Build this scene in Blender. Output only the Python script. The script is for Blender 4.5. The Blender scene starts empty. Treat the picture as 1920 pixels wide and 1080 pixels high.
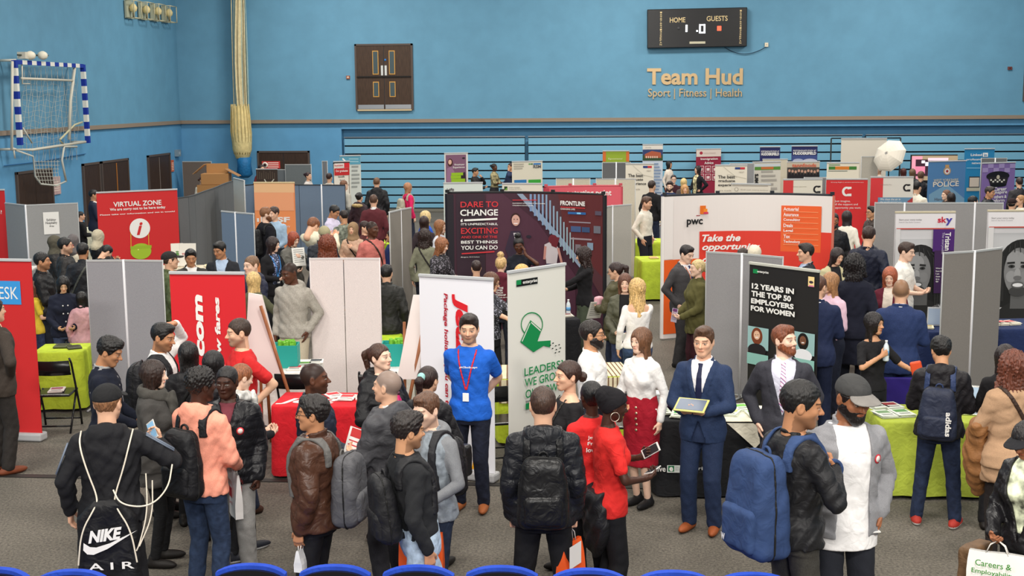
import bpy, bmesh, math, random
import numpy as np
from mathutils import Matrix, Vector
# ---------------------------------------------------------------- camera, world, lights, exposure
C = bpy.context.scene.collection
SC = bpy.context.scene
F = 2400.0; CAMZ = 3.8
YAW, PITCH, ROLL = math.radians(4.9), math.atan(360 / F), math.radians(-0.45)
RM = Matrix.Rotation(YAW, 3, 'Z') @ Matrix.Rotation(math.pi / 2 - PITCH, 3, 'X') @ Matrix.Rotation(ROLL, 3, 'Z')
cam_d = bpy.data.cameras.new('camera'); cam = bpy.data.objects.new('camera', cam_d); C.objects.link(cam)
cam.matrix_world = Matrix.Translation((0, 0, CAMZ)) @ RM.to_4x4()
cam_d.sensor_width = 36; cam_d.lens = 36 * F / 1920; cam_d.clip_start = .1; cam_d.clip_end = 200
SC.camera = cam
SC.view_settings.view_transform = 'Standard'; SC.view_settings.look = 'None'
SC.view_settings.gamma = 1; SC.view_settings.use_curve_mapping = False
SC.view_settings.exposure = -0.44
w = bpy.data.worlds.new('world'); SC.world = w; w.use_nodes = True
w.node_tree.nodes['Background'].inputs[0].default_value = (1.0, .98, .94, 1)
w.node_tree.nodes['Background'].inputs[1].default_value = 0.42
def area(name, loc, target, sx, sy, power, col=(1, .96, .9)):
    l = bpy.data.lights.new(name, 'AREA'); l.shape = 'RECTANGLE'; l.size = sx; l.size_y = sy; l.energy = power; l.color = col
    o = bpy.data.objects.new(name, l); C.objects.link(o); o.location = loc
    o.rotation_euler = (Vector(target) - Vector(loc)).to_track_quat('-Z', 'Y').to_euler()
    return o
# the hall's high luminaires, in rows along the ceiling
for iy, yy in enumerate((-1.5, 8, 18, 28, 37)):
    for ix, xx in enumerate((-9, 0, 9)):
        area('hall_luminaire_light', (xx, yy, 9.2), (xx, yy + (3.5 if iy == 0 else .6), 0), 2.4, 1.2, (1100, 620, 620, 620, 700)[iy], (1, .95, .87))
area('front_fill_light', (1.2, -2.2, 5.6), (.0, 10, .8), 1.6, .9, 520, (1, .98, .95))  # soft flash-like fill added behind the camera, not a fitting of the hall
def ray(px, py):
    return RM @ Vector(((px - 960) / F, -(py - 540) / F, -1))
def at(px, py, z=0.0):
    "the point of height z behind a photograph pixel"
    d = ray(px, py); t = (z - CAMZ) / d.z
    return Vector((d.x * t, d.y * t, z))
def aty(px, py, Y):
    d = ray(px, py); t = Y / d.y
    return Vector((d.x * t, Y, CAMZ + d.z * t))
def atx(px, py, X):
    d = ray(px, py); t = X / d.x
    return Vector((X, d.y * t, CAMZ + d.z * t))
# ---------------------------------------------------------------- colours and materials
def lin(c):
    "sRGB 0-255 to linear"
    return tuple(((v / 255) / 12.92 if v / 255 <= .04045 else ((v / 255 + .055) / 1.055) ** 2.4) for v in c)
MATS = {}
def mat(rgb, kind='plain'):
    key = (tuple(rgb), kind)
    if key in MATS: return MATS[key]
    m = bpy.data.materials.new('%s_%d_%d_%d' % (kind, *rgb)); m.use_nodes = True
    nt = m.node_tree; b = nt.nodes['Principled BSDF']; N = nt.nodes.new; L = nt.links.new
    col = (*lin(rgb), 1); b.inputs['Base Color'].default_value = col
    rough = {'plain': .55, 'gloss': .25, 'metal': .35, 'cloth': .85, 'knit': .95, 'denim': .9, 'leather': .38, 'puffer': .42, 'hair': .5, 'print': .5,
             'board': .95, 'wood': .45, 'nylon': .55, 'skin': .5, 'vcol': .6, 'paper': .8, 'wall': .62, 'suit': .8}.get(kind, .6)
    b.inputs['Roughness'].default_value = rough
    b.inputs['Specular IOR Level'].default_value = .3
    if kind == 'hair': b.inputs['Roughness'].default_value = .42; b.inputs['Specular IOR Level'].default_value = .5
    if kind == 'metal': b.inputs['Metallic'].default_value = .85
    if kind in ('skin', 'vcol', 'hairv'):
        a = N('ShaderNodeVertexColor'); a.layer_name = 'Col'; L(a.outputs[0], b.inputs['Base Color'])
        if kind == 'skin':
            b.inputs['Subsurface Weight'].default_value = 0
            b.inputs['Roughness'].default_value = .46
        return MATS.setdefault(key, m)
    if kind in ('plain', 'gloss', 'metal', 'print', 'paper'):
        return MATS.setdefault(key, m)
    tc = N('ShaderNodeTexCoord'); no = N('ShaderNodeTexNoise'); L(tc.outputs['Object'], no.inputs['Vector'])
    sc, amt, det, bs = {'cloth': (9, .12, 4, .35), 'knit': (190, .12, 2, .3), 'denim': (22, .3, 6, .35), 'leather': (26, .15, 4, .45), 'puffer': (14, .12, 3, .6),
                    'hair': (30, .55, 5, .7), 'board': (300, .22, 3, .12), 'wood': (6, .25, 6, .1), 'nylon': (18, .12, 4, .4), 'wall': (2.2, .05, 3, .02), 'suit': (120, .2, 4, .15),
                    'marl': (70, .16, 5, .2), 'camo': (14, .9, 4, .2), 'flecks': (45, 2.2, 2, .1), 'carpet': (60, .5, 6, .3)}.get(kind, (9, .1, 3, .2))
    no.inputs['Scale'].default_value = sc; no.inputs['Detail'].default_value = det
    mp = N('ShaderNodeMapping')
    if kind == 'hair':
        L(tc.outputs['Object'], mp.inputs[0]); mp.inputs['Scale'].default_value = (4, 4, .5); L(mp.outputs[0], no.inputs['Vector'])
    if kind == 'wood':
        L(tc.outputs['Object'], mp.inputs[0]); mp.inputs['Scale'].default_value = (5, 5, .7); L(mp.outputs[0], no.inputs['Vector'])
    mr = N('ShaderNodeMapRange'); L(no.outputs[0], mr.inputs[0])
    mr.inputs[1].default_value = .3; mr.inputs[2].default_value = .7
    if kind == 'flecks':
        mr.inputs[1].default_value = .56; mr.inputs[2].default_value = .6
        mr.inputs[3].default_value = 1; mr.inputs[4].default_value = 11
    else:
        mr.inputs[3].default_value = 1 - amt; mr.inputs[4].default_value = 1 + amt
    mx = N('ShaderNodeVectorMath'); mx.operation = 'SCALE'; mx.inputs[0].default_value = col[:3]
    L(mr.outputs[0], mx.inputs['Scale']); L(mx.outputs[0], b.inputs['Base Color'])
    bp = N('ShaderNodeBump'); bp.inputs['Strength'].default_value = bs; bp.inputs['Distance'].default_value = .01
    if kind in ('leather', 'cloth', 'puffer', 'nylon', 'suit', 'denim', 'knit'):
        n2 = N('ShaderNodeTexNoise'); n2.inputs['Scale'].default_value = {'suit': 7, 'denim': 9, 'knit': 6}.get(kind, 11); n2.inputs['Detail'].default_value = 2
        n2.inputs['Distortion'].default_value = 1.2; L(tc.outputs['Object'], n2.inputs['Vector'])
        bp.inputs['Distance'].default_value = .03; L(n2.outputs[0], bp.inputs['Height'])
    else:
        L(no.outputs[0], bp.inputs['Height'])
    L(bp.outputs[0], b.inputs['Normal'])
    return MATS.setdefault(key, m)
def emit(rgb, s):
    key = (tuple(rgb), 'emit', s)
    if key in MATS: return MATS[key]
    m = bpy.data.materials.new('lit'); m.use_nodes = True; b = m.node_tree.nodes['Principled BSDF']
    b.inputs['Base Color'].default_value = (*lin(rgb), 1); b.inputs['Emission Color'].default_value = (*lin(rgb), 1); b.inputs['Emission Strength'].default_value = s
    return MATS.setdefault(key, m)
# ---------------------------------------------------------------- objects
def tag(o, label=None, cat=None, group=None, kind=None):
    if label: o['label'] = label
    if cat: o['category'] = cat
    if group: o['group'] = group
    if kind: o['kind'] = kind
    return o
def empty(name, loc=(0, 0, 0), rz=0, label=None, cat=None, group=None):
    o = bpy.data.objects.new(name, None); C.objects.link(o); o.location = loc; o.rotation_euler = (0, 0, rz); o.empty_display_size = .1
    return tag(o, label, cat, group)
def link(name, me, parent=None):
    o = bpy.data.objects.new(name, me); C.objects.link(o)
    if parent is not None: o.parent = parent
    return o
def npmesh(name, V, Q, m, parent=None, col=None, smooth=True):
    "mesh from numpy arrays of vertices and quads"
    me = bpy.data.meshes.new(name)
    me.vertices.add(len(V)); me.vertices.foreach_set('co', np.ascontiguousarray(V, dtype=np.float32).ravel())
    me.loops.add(Q.size); me.loops.foreach_set('vertex_index', Q.astype(np.int32).ravel())
    me.polygons.add(len(Q)); me.polygons.foreach_set('loop_start', np.arange(0, Q.size, 4, dtype=np.int32))
    me.polygons.foreach_set('loop_total', np.full(len(Q), 4, dtype=np.int32))
    me.update(calc_edges=True)
    if smooth: me.polygons.foreach_set('use_smooth', np.ones(len(Q), dtype=bool))
    me.materials.append(m)
    if col is not None:
        a = me.color_attributes.new('Col', 'FLOAT_COLOR', 'POINT')
        c4 = np.ones((len(V), 4), dtype=np.float32); c4[:, :3] = col; a.data.foreach_set('color', c4.ravel())
    return link(name, me, parent)
class MB:
    "collects simple shapes into one mesh"
    def __init__(s): s.V = []; s.F = []; s.M = []; s.mats = []; s.S = []
    def mi(s, m):
        if m not in s.mats: s.mats.append(m)
        return s.mats.index(m)
    def add(s, V, Fs, m=None, smooth=False):
        n = len(s.V); s.V += [tuple(v) for v in V]
        for f in Fs: s.F.append(tuple(i + n for i in f)); s.M.append(s.mi(m) if m else 0); s.S.append(smooth)
        return s
    def box(s, c, d, m=None, R=None, bev=0):
        x, y, z = d[0] / 2, d[1] / 2, d[2] / 2
        if bev:
            b = min(bev, x * .9, y * .9, z * .9); V = []
            bm = bmesh.new(); bmesh.ops.create_cube(bm, size=1)
            for v in bm.verts: v.co = Vector((v.co.x * d[0], v.co.y * d[1], v.co.z * d[2]))
            bmesh.ops.bevel(bm, geom=bm.edges[:], offset=b, segments=2, affect='EDGES', profile=.5)
            bm.verts.index_update(); V = [v.co.copy() for v in bm.verts]; Fs = [[v.index for v in f.verts] for f in bm.faces]; bm.free()
        else:
            V = [Vector((i * x, j * y, k * z)) for k in (-1, 1) for j in (-1, 1) for i in (-1, 1)]
            Fs = [(0, 2, 3, 1), (4, 5, 7, 6), (0, 1, 5, 4), (2, 6, 7, 3), (0, 4, 6, 2), (1, 3, 7, 5)]
        if R is not None: V = [R @ v for v in V]
        return s.add([v + Vector(c) for v in V], Fs, m)
    def tube(s, pts, r, m=None, n=8, caps=True, closed=False, r2=None):
        pts = [Vector(p) for p in pts]; V = []; Fs = []; k = len(pts); N0 = None
        for i, p in enumerate(pts):
            t = (pts[(i + 1) % k if closed else min(i + 1, k - 1)] - pts[i - 1 if (closed or i) else 0]).normalized()
            if N0 is None: N0 = t.orthogonal().normalized()
            N0 = (N0 - t * N0.dot(t)).normalized(); B = t.cross(N0)
            rr = r if r2 is None else r + (r2 - r) * i / max(1, k - 1)
            V += [p + (N0 * math.cos(a) + B * math.sin(a)) * rr for a in [2 * math.pi * j / n for j in range(n)]]
        for i in range(k if closed else k - 1):
            for j in range(n):
                a, b = i * n + j, i * n + (j + 1) % n; c, d = ((i + 1) % k) * n + (j + 1) % n, ((i + 1) % k) * n + j
                Fs.append((a, b, c, d))
        if caps and not closed: Fs += [tuple(range(n))[::-1], tuple((k - 1) * n + j for j in range(n))]
        return s.add(V, Fs, m, True)
    def lathe(s, prof, m=None, n=20, c=(0, 0, 0), R=None):
        V = []; Fs = []
        for r, z in prof: V += [Vector((r * math.cos(2 * math.pi * j / n), r * math.sin(2 * math.pi * j / n), z)) for j in range(n)]
        for i in range(len(prof) - 1):
            for j in range(n): Fs.append((i * n + j, i * n + (j + 1) % n, (i + 1) * n + (j + 1) % n, (i + 1) * n + j))
        Fs += [tuple(range(n))[::-1], tuple((len(prof) - 1) * n + j for j in range(n))]
        if R is not None: V = [R @ v for v in V]
        return s.add([v + Vector(c) for v in V], Fs, m, True)
    def poly(s, pts, m=None): return s.add(pts, [tuple(range(len(pts)))], m)
    def build(s, name, m=None, parent=None):
        me = bpy.data.meshes.new(name); me.from_pydata(s.V, [], s.F)
        for mm in (s.mats or [m]): me.materials.append(mm)
        me.polygons.foreach_set('material_index', s.M); me.polygons.foreach_set('use_smooth', s.S); me.update()
        return link(name, me, parent)
# ---------------------------------------------------------------- text as mesh data
_TXT = {}
def text_data(s, bold=0.0, shear=0.0):
    key = (s, bold, shear)
    if key in _TXT: return _TXT[key]
    cu = bpy.data.curves.new('lettering', 'FONT'); cu.body = s; cu.offset = bold; cu.shear = shear; cu.resolution_u = 3; cu.size = 1
    o = bpy.data.objects.new('lettering', cu); C.objects.link(o)
    dg = bpy.context.evaluated_depsgraph_get(); dg.update()
    me = o.evaluated_get(dg).to_mesh()
    V = np.array([v.co[:2] for v in me.vertices], dtype=float).reshape(-1, 2); Fs = [tuple(p.vertices) for p in me.polygons]
    bpy.data.objects.remove(o)
    if len(V):
        lo = V.min(0); hi = V.max(0); V = (V - lo) / np.maximum(hi - lo, 1e-6); asp = (hi[0] - lo[0]) / (hi[1] - lo[1])
    else: asp = 1
    _TXT[key] = (V, Fs, asp); return _TXT[key]
# ---------------------------------------------------------------- implicit surfaces
f32 = np.float32
def surf(fn, lo, hi, res):
    "surface nets over a block-sparse grid; fn takes an (N,3) array and returns signed distances"
    B = 4; lo = np.array(lo, dtype=f32); hi = np.array(hi, dtype=f32)
    nb = np.maximum(1, np.ceil((hi - lo) / (res * B)).astype(int)) ; n = nb * B
    gi = np.stack(np.meshgrid(*[np.arange(k) for k in nb], indexing='ij'), -1).reshape(-1, 3)
    cen = lo + (gi * B + (B - 1) / 2).astype(f32) * res
    dc = fn(cen.astype(f32))
    keep = np.abs(dc) < res * B * 1.55
    base = np.where(dc < 0, f32(-1), f32(1)).reshape(nb)
    V = np.repeat(np.repeat(np.repeat(base, B, 0), B, 1), B, 2)
    k = gi[keep]
    if len(k) == 0: return np.zeros((0, 3)), np.zeros((0, 4), int)
    off = np.stack(np.meshgrid(*[np.arange(B)] * 3, indexing='ij'), -1).reshape(-1, 3)
    idx = (k[:, None, :] * B + off[None]).reshape(-1, 3)
    d = fn((lo + idx.astype(f32) * res).astype(f32))
    V[idx[:, 0], idx[:, 1], idx[:, 2]] = d
    V = np.pad(V, 1, constant_values=1.0); lo = lo - res
    I = V < 0
    s = [slice(0, -1), slice(1, None)]
    cnt = sum(I[s[a], s[b], s[c]].astype(np.int8) for a in (0, 1) for b in (0, 1) for c in (0, 1))
    act = np.argwhere((cnt > 0) & (cnt < 8))
    if len(act) == 0: return np.zeros((0, 3)), np.zeros((0, 4), int)
    cor = np.array([(a, b, c) for a in (0, 1) for b in (0, 1) for c in (0, 1)])
    cv = np.stack([V[act[:, 0] + o[0], act[:, 1] + o[1], act[:, 2] + o[2]] for o in cor], 1)
    pos = np.zeros((len(act), 3), f32); num = np.zeros(len(act), f32)
    for i in range(8):
        for j in range(i + 1, 8):
            if np.abs(cor[i] - cor[j]).sum() != 1: continue
            a, b = cv[:, i], cv[:, j]; cr = (a < 0) != (b < 0)
            t = np.where(cr, a / np.where(cr, a - b, 1), 0)
            pos += np.where(cr[:, None], cor[i] + (cor[j] - cor[i]) * t[:, None], 0); num += cr
    P = lo + (act + pos / num[:, None]) * res
    idm = np.full(np.array(V.shape) - 1, -1, np.int32); idm[act[:, 0], act[:, 1], act[:, 2]] = np.arange(len(act))
    Q = []
    for ax in range(3):
        a1, a2 = (ax + 1) % 3, (ax + 2) % 3
        sl0 = [slice(None)] * 3; sl1 = [slice(None)] * 3; sl0[ax] = slice(0, -1); sl1[ax] = slice(1, None)
        e = np.argwhere(I[tuple(sl0)] != I[tuple(sl1)])
        if len(e) == 0: continue
        ins = I[e[:, 0], e[:, 1], e[:, 2]]
        o1 = np.zeros(3, int); o1[a1] = 1; o2 = np.zeros(3, int); o2[a2] = 1
        g = lambda q: idm[q[:, 0], q[:, 1], q[:, 2]]
        q = np.stack([g(e - o1 - o2), g(e - o2), g(e), g(e - o1)], 1)
        q[~ins] = q[~ins][:, ::-1]
        Q.append(q)
    return P, np.concatenate(Q)
def smin(a, b, k):
    h = np.clip(.5 + .5 * (b - a) / k, 0, 1); return b + (a - b) * h - k * h * (1 - h)
def smax(a, b, k): return -smin(-a, -b, k)
def cap(P, a, b, ra, rb=None):
    rb = ra if rb is None else rb
    a = np.array(a, f32); b = np.array(b, f32); ab = b - a; pa = P - a
    t = np.clip(pa @ ab / max(float(ab @ ab), 1e-9), 0, 1)
    return np.sqrt(((pa - t[:, None] * ab) ** 2).sum(1)) - (ra + (rb - ra) * t)
def ell(P, c, r):
    r = np.array(r, f32); q = (P - np.array(c, f32)) / r
    k0 = np.sqrt((q ** 2).sum(1)); k1 = np.sqrt(((q / r) ** 2).sum(1))
    return k0 * (k0 - 1) / np.maximum(k1, 1e-6)
def rbox(P, c, h, r):
    q = np.abs(P - np.array(c, f32)) - (np.array(h, f32) - r)
    return np.sqrt((np.maximum(q, 0) ** 2).sum(1)) + np.minimum(q.max(1), 0) - r
def wob(P, s, seed=0.):
    x, y, z = P[:, 0] * s, P[:, 1] * s, P[:, 2] * s
    return np.sin(x + 1.7 * np.sin(z * .9 + seed) + seed) * np.sin(z * 1.1 + 1.3 * np.sin(y + x * .7) + seed * 2) * .6 + .4 * np.sin(2.1 * y + 1.9 * z + 2.3 * x + seed)
# ---------------------------------------------------------------- people
PM = np.array([[.76, .80, .86, .93, 1.00, 1.08, 1.18, 1.28, 1.36, 1.42, 1.46, 1.50, 1.55],
               [.140, .156, .164, .163, .152, .146, .156, .172, .172, .150, .108, .070, .058],
               [.09, .105, .118, .120, .112, .108, .115, .122, .118, .100, .080, .064, .056],
               [.01, .012, .014, .014, .006, 0, 0, 0, .004, .012, .014, .01, .0]])
PF = np.array([[.76, .80, .86, .93, 1.00, 1.08, 1.18, 1.28, 1.36, 1.42, 1.46, 1.50, 1.55],
               [.140, .160, .172, .168, .148, .128, .136, .150, .155, .142, .098, .056, .049],
               [.09, .108, .120, .118, .104, .094, .102, .112, .106, .09, .07, .056, .049],
               [.01, .014, .018, .016, .006, 0, 0, -.004, .002, .012, .014, .012, .004]])
SKIN = {'pale': (236, 196, 172), 'fair': (226, 178, 148), 'tan': (200, 148, 112), 'asian': (222, 178, 140), 'brown': (160, 105, 74), 'olive': (188, 134, 98),
        'dark': (92, 56, 40), 'deep': (66, 40, 30)}
def n3(v): v = np.array(v, float); return v / max(1e-9, np.linalg.norm(v))
def ik(S, W, pole, L1, L2):
    S = np.array(S, float); W = np.array(W, float); d = W - S; D = np.linalg.norm(d)
    if D > (L1 + L2) * .995: W = S + d / D * (L1 + L2) * .995; d = W - S; D = np.linalg.norm(d)
    if D < abs(L1 - L2) + .06: D2 = abs(L1 - L2) + .06; W = S + n3(d) * D2; d = W - S; D = D2
    x = (L1 * L1 - L2 * L2 + D * D) / (2 * D); hh = math.sqrt(max(0, L1 * L1 - x * x)); u = d / D
    p = np.array(pole, float) - S; p = p - u * (p @ u); p = n3(p)
    return S + u * x + p * hh, W
# arm presets for the left (s = +1) side: wrist, elbow pole, palm normal, finger curl, finger direction (None: along the forearm)
ARM = {'down': ((.235, -.03, .885), (.5, .5, 1.1), (-1, .1, 0), .35, (0, -.12, -1)),
       'side': ((.29, -.06, .90), (.6, .5, 1.1), (-1, .1, 0), .35, (.05, -.2, -1)),
       'hang': ((.215, -.05, .885), (.4, .6, 1.1), (-1, .1, 0), .9, (0, -.1, -1)),
       'pocket': ((.205, -.045, .955), (.6, .5, 1.15), (-1, 0, 0), .2, (-.25, -.1, -1)),
       'front': ((.09, -.26, 1.10), (.5, .2, 1.0), (-.3, .2, 1), .6, (-.6, -.6, .1)),
       'low': ((.12, -.24, 1.00), (.5, .3, 1.0), (-.6, .2, .6), .6, (-.5, -.6, -.2)),
       'hold': ((.11, -.27, 1.20), (.5, .1, .95), (-.6, .2, .5), .8, (-.35, -.7, .5)),
       'phone': ((.13, -.29, 1.25), (.45, .1, .9), (-.5, .5, .3), .8, (-.3, -.5, .8)),
       'hip': ((.19, -.03, 1.03), (.8, .25, 1.1), (-1, .3, .2), .5, (-.6, -.55, -.35)),
       'back': ((.05, .20, .98), (.45, .4, 1.1), (0, 1, 0), .6, (-.8, .1, -.5)),
       'strap': ((.12, -.18, 1.27), (.5, .0, .95), (-.2, .9, .1), .95, (-.5, .05, .85)),
       'cheek': ((.10, -.14, 1.50), (.55, -.35, 1.2), (-.9, .3, 0), .3, (-.15, .25, 1)),
       'hair': ((.17, -.10, 1.73), (.75, -.2, 1.5), (-.3, .2, -1), .25, (-.9, .25, .1)),
       'reach': ((.13, -.50, 1.14), (.5, .1, .9), (0, .1, 1), .15, (-.05, -1, .05)),
       'reach2': ((.06, -.42, 1.28), (.5, .1, .9), (-.6, .1, .6), .3, (-.2, -1, .2)),
       'out': ((.33, -.36, 1.12), (.5, .3, .9), (0, .1, 1), .2, (.3, -1, .1)),
       'fold': ((-.05, -.19, 1.13), (.5, .0, 1.05), (-.2, 1, 0), .5, (-1, -.1, .05)),
       'chest': ((.06, -.20, 1.32), (.6, -.05, 1.05), (-.2, 1, 0), .4, (-.8, -.1, .4)),
       'wave': ((.28, -.30, 1.30), (.5, .1, .9), (-.4, -.8, .2), .15, (.1, -.3, 1)),
       'mouth': ((.06, -.20, 1.42), (.5, -.1, 1.0), (0, .9, .2), .8, (-.4, .3, .8))}
# garments: (thickness, hem height, sleeve share 0-1, opening, collar, material, folds)
GAR = {'t_shirt': (.014, .84, .34, '', '', 'cloth', .0045), 'shirt': (.012, .93, .97, '', 'shirt', 'cloth', .005), 'blouse': (.014, .99, .97, '', '', 'cloth', .005),
       'top': (.010, .90, .97, '', '', 'cloth', .003), 'jumper': (.018, .86, .98, '', 'crew', 'knit', .006), 'hoodie': (.023, .86, .98, '', 'hood', 'knit', .007),
       'suit_jacket': (.022, .80, .98, 'V', 'lapel', 'suit', .0035), 'jacket': (.030, .84, .99, '', 'stand', 'nylon', .008), 'open_jacket': (.028, .82, .99, 'open', 'stand', 'nylon', .007),
       'puffer_jacket': (.038, .84, .99, '', 'stand', 'puffer', .003), 'coat': (.032, .62, .99, '', 'stand', 'nylon', .007), 'parka': (.040, .70, .99, '', 'hood', 'nylon', .008),
       'cardigan': (.022, .82, .98, 'open', '', 'knit', .006), 'polo_shirt': (.014, .84, .36, '', 'shirt', 'cloth', .004), 'dress': (.014, .55, .3, '', '', 'cloth', .004),
       'vest': (.03, .84, .0, 'open', 'shirt', 'denim', .005), 'leather_jacket': (.030, .88, .99, 'V', 'lapel', 'leather', .007)}
class Person: pass
def person(px, py, h, face, label, sex='m', skin='fair', hair=('short', (50, 36, 28)), tops=(('t_shirt', (200, 30, 30)),), bottom=('trousers', (30, 32, 40)),
           shoes=(30, 26, 24), arms=('down', 'down'), lean=0, head=(0, 0, 0), legs=0, bulk=1.0, extra=None, d=None, hs=1.05, tie=None, name='person', group=None, foot=False, beard=None, glasses=None, hat=None, tall=0):
    A = Person(); A.h = h
    PF_ = PM if sex == 'm' else PF
    th = math.radians(lean); ca, sa = math.cos(th), math.sin(th)
    R = np.array([[1, 0, 0], [0, ca, sa], [0, -sa, ca]]); piv = np.array([0, 0, .95])      # column-vector rotation: top moves to -Y
    X = lambda p: R @ (np.array(p, float) - piv) + piv
    A.X = X; A.R = R
    shw = (.176 if sex == 'm' else .150) * (1 + (bulk - 1) * .7)
    # head frame
    hy, hp, hr = [math.radians(v) for v in head]
    HR = np.array(Matrix.Rotation(hy, 3, 'Z') @ Matrix.Rotation(hr, 3, 'Y') @ Matrix.Rotation(hp, 3, 'X')); HR = np.array(Matrix.Rotation(th * .75, 3, 'X')) @ HR
    npv = X((0, .015, 1.50)); hk = hs * (1.0 if sex == 'm' else .96)
    HC = npv + HR @ np.array([0, -.012, .135 * hk]) + np.array([0, 0, .0])
    A.HC, A.HR, A.hk = HC, HR, hk
    top = HC + HR @ np.array([0, .015, .118 * hk])
    k0 = h / 1.75
    if d is not None:
        z = CAMZ + ray(px, py).z * (d / ray(px, py).y); h = z * 1.75 / top[2]; k0 = h / 1.75
    W = at(px, py, top[2] * k0) if not foot else at(px, py, 0)
    r0 = math.atan2(-W.x, W.y) + math.radians(face)
    off = Matrix.Rotation(r0, 3, 'Z') @ Vector((top[0] * k0, top[1] * k0, 0)) if not foot else Vector((0, 0, 0))
    loc = Vector((W.x - off.x, W.y - off.y, 0)); D = loc.y
    root = empty(name, loc, r0, label, 'person', group); A.root = root; A.k = k0; A.D = D; A.loc = loc; A.r0 = r0; A.MW = Matrix.Translation(loc) @ Matrix.Rotation(r0, 4, 'Z') @ Matrix.Scale(k0, 4)
    rb = (.0055 + D * .00055) / k0; rh = (.0032 + .00032 * D) / k0; rhand = (.0036 + .0003 * D) / k0
    # legs
    hipx = .09
    foots = {0: [(.11, 0, 8), (-.11, 0, -8)], 1: [(.10, -.13, 6), (-.11, .12, -8)], 2: [(.11, .14, 8), (-.10, -.12, -4)], 3: [(.17, 0, 14), (-.17, 0, -14)],
             4: [(.08, -.26, 0), (-.09, .24, -4)], 5: [(.07, .0, 4), (-.07, .02, -4)]}[legs]
    L = []
    for s, (fx, fy, fa) in zip((1, -1), foots):
        hip = np.array([s * hipx, .01, .90]); ank = np.array([fx, fy + .02, .085])
        kn, ank = ik(hip, ank, (fx * 1.1, -1.2, .5), .425, .40)
        L.append((hip, kn, ank, fa))
    # arms
    AR = []; ar = ((.047, .040, .028) if sex == 'm' else (.039, .033, .024))
    for s, sp in zip((1, -1), arms):
        Wr, pole, nrm, curl, fd = ARM[sp] if isinstance(sp, str) else sp
        sg = np.array([s, 1, 1]); S = X((s * shw, .012, 1.393))
        tr = (lambda p: X(p)) if (isinstance(sp, str) and sp not in ('down', 'hang', 'side', 'x')) else (lambda p: np.array(p, float))
        Wp = tr(np.array(Wr) * sg) if sp not in ('down', 'hang', 'side') else np.array(Wr) * sg + np.array([0, (X((0, 0, 1.4)))[1] * .8, 0])
        El, Wp = ik(S, Wp, X(np.array(pole) * sg), .285, .255)
        fdir = n3(Wp - El) if fd is None else n3(np.array(fd) * sg)
        AR.append((S, El, Wp, fdir, np.array(nrm, float) * sg, curl, s))
    A.AR = AR; A.L = L
    zp, ap, bp_, yp = PF_
    ap = ap * (1 + (bulk - 1)); bp_ = bp_ * (1 + (bulk - 1) * 1.3)
    Rf = R.astype(f32)
    def toT(P): return ((P - piv.astype(f32)) @ Rf) + piv.astype(f32)
    A.toT = toT
    def torso(P, o=0., Q=None):
        Q = toT(P) if Q is None else Q
        z = Q[:, 2]; a = np.interp(z, zp, ap) + o; b = np.interp(z, zp, bp_) + o; yo = np.interp(z, zp, yp)
        y = Q[:, 1] - yo; rr = np.sqrt((Q[:, 0] / a) ** 2 + (y / b) ** 2)
        dd = (rr - 1) * np.minimum(a, b) * .92
        if sex == 'f' and D < 30:
            ob = float(np.min(o)); dd = smin(dd, ell(np.stack([np.abs(Q[:, 0]), Q[:, 1], z], 1), (.066, -.078, 1.265), (.062 + ob, .05 + ob, .058 + ob)), .03)
        return dd.astype(f32)
    A.torso = torso
    def arm(P, o, i, sl=1.0, cuff=0):
        S, E, Wp = AR[i][:3]; o = o * .8
        if sl <= .5:
            e = S + (E - S) * sl / .5; return cap(P, S, e, ar[0] + o, ar[1] + o + .006)
        e = E + (Wp - E) * (sl - .5) / .5
        return np.minimum(cap(P, S, E, ar[0] + o, ar[1] + o), cap(P, E, e, ar[1] + o, ar[2] + o * .9 + cuff))
    A.arm = arm
    def clipz(dd, Q, lo_, hi_): return np.maximum(np.maximum(dd, lo_ - Q[:, 2]), Q[:, 2] - hi_)
    VV, QQ, CC = [], [], []
    def put(V, Qd, col):
        if len(V) == 0: return
        n = sum(len(v) for v in VV); VV.append(V); QQ.append(Qd + n); CC.append(col)
    sk = np.array(lin(SKIN[skin] if isinstance(skin, str) else skin))
    # body under the clothes, one surface
    def bodyf(P):
        Q = toT(P); dd = clipz(torso(P, -.006, Q), Q, .80, 1.52)
        for i in (0, 1): dd = smin(dd, arm(P, 0, i), .03)
        for (hip, kn, ank, fa) in L:
            dd = smin(dd, np.minimum(cap(P, hip, kn, .078, .05), cap(P, kn, ank, .05, .034)), .03)
        return dd
    pts = np.array([X((0, 0, 1.5))] + [a[j] for a in AR for j in (0, 1, 2)] + [l[j] for l in L for j in (0, 1, 2)])
    lo = pts.min(0) - .12; hi = pts.max(0) + .12; lo[0] = min(lo[0], -.26); hi[0] = max(hi[0], .26); lo[1] = min(lo[1], -.22); hi[1] = max(hi[1], .22)
    V, Qd = surf(bodyf, lo, hi, max(rb * 1.4, .02)); put(V, Qd, np.tile(sk, (len(V), 1)))
    # head
    HRf = HR.astype(f32)
    hcol = np.array(lin(hair[1])) if hair else sk * .3
    def headf(P):
        dd = ell(P, (0, .012, .030), (.074, .094, .088))
        dd = smin(dd, ell(P, (0, -.022, -.018), (.060, .070, .078)), .03)
        dd = smin(dd, cap(P, (0, -.03, -.045), (0, -.062, -.088), .047, .024 if sex == 'm' else .019), .035)
        for s in (1, -1):
            dd = smin(dd, cap(P, (s * .050, -.0, -.045), (s * .018, -.066, -.086), .018 if sex == 'm' else .014, .014), .03)
            dd = smin(dd, ell(P, (s * .036, -.062, -.018), (.022, .02, .018)), .02)
            dd = smax(dd, -ell(P, (s * .031, -.098, .006), (.019, .020, .012)), .012)
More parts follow.
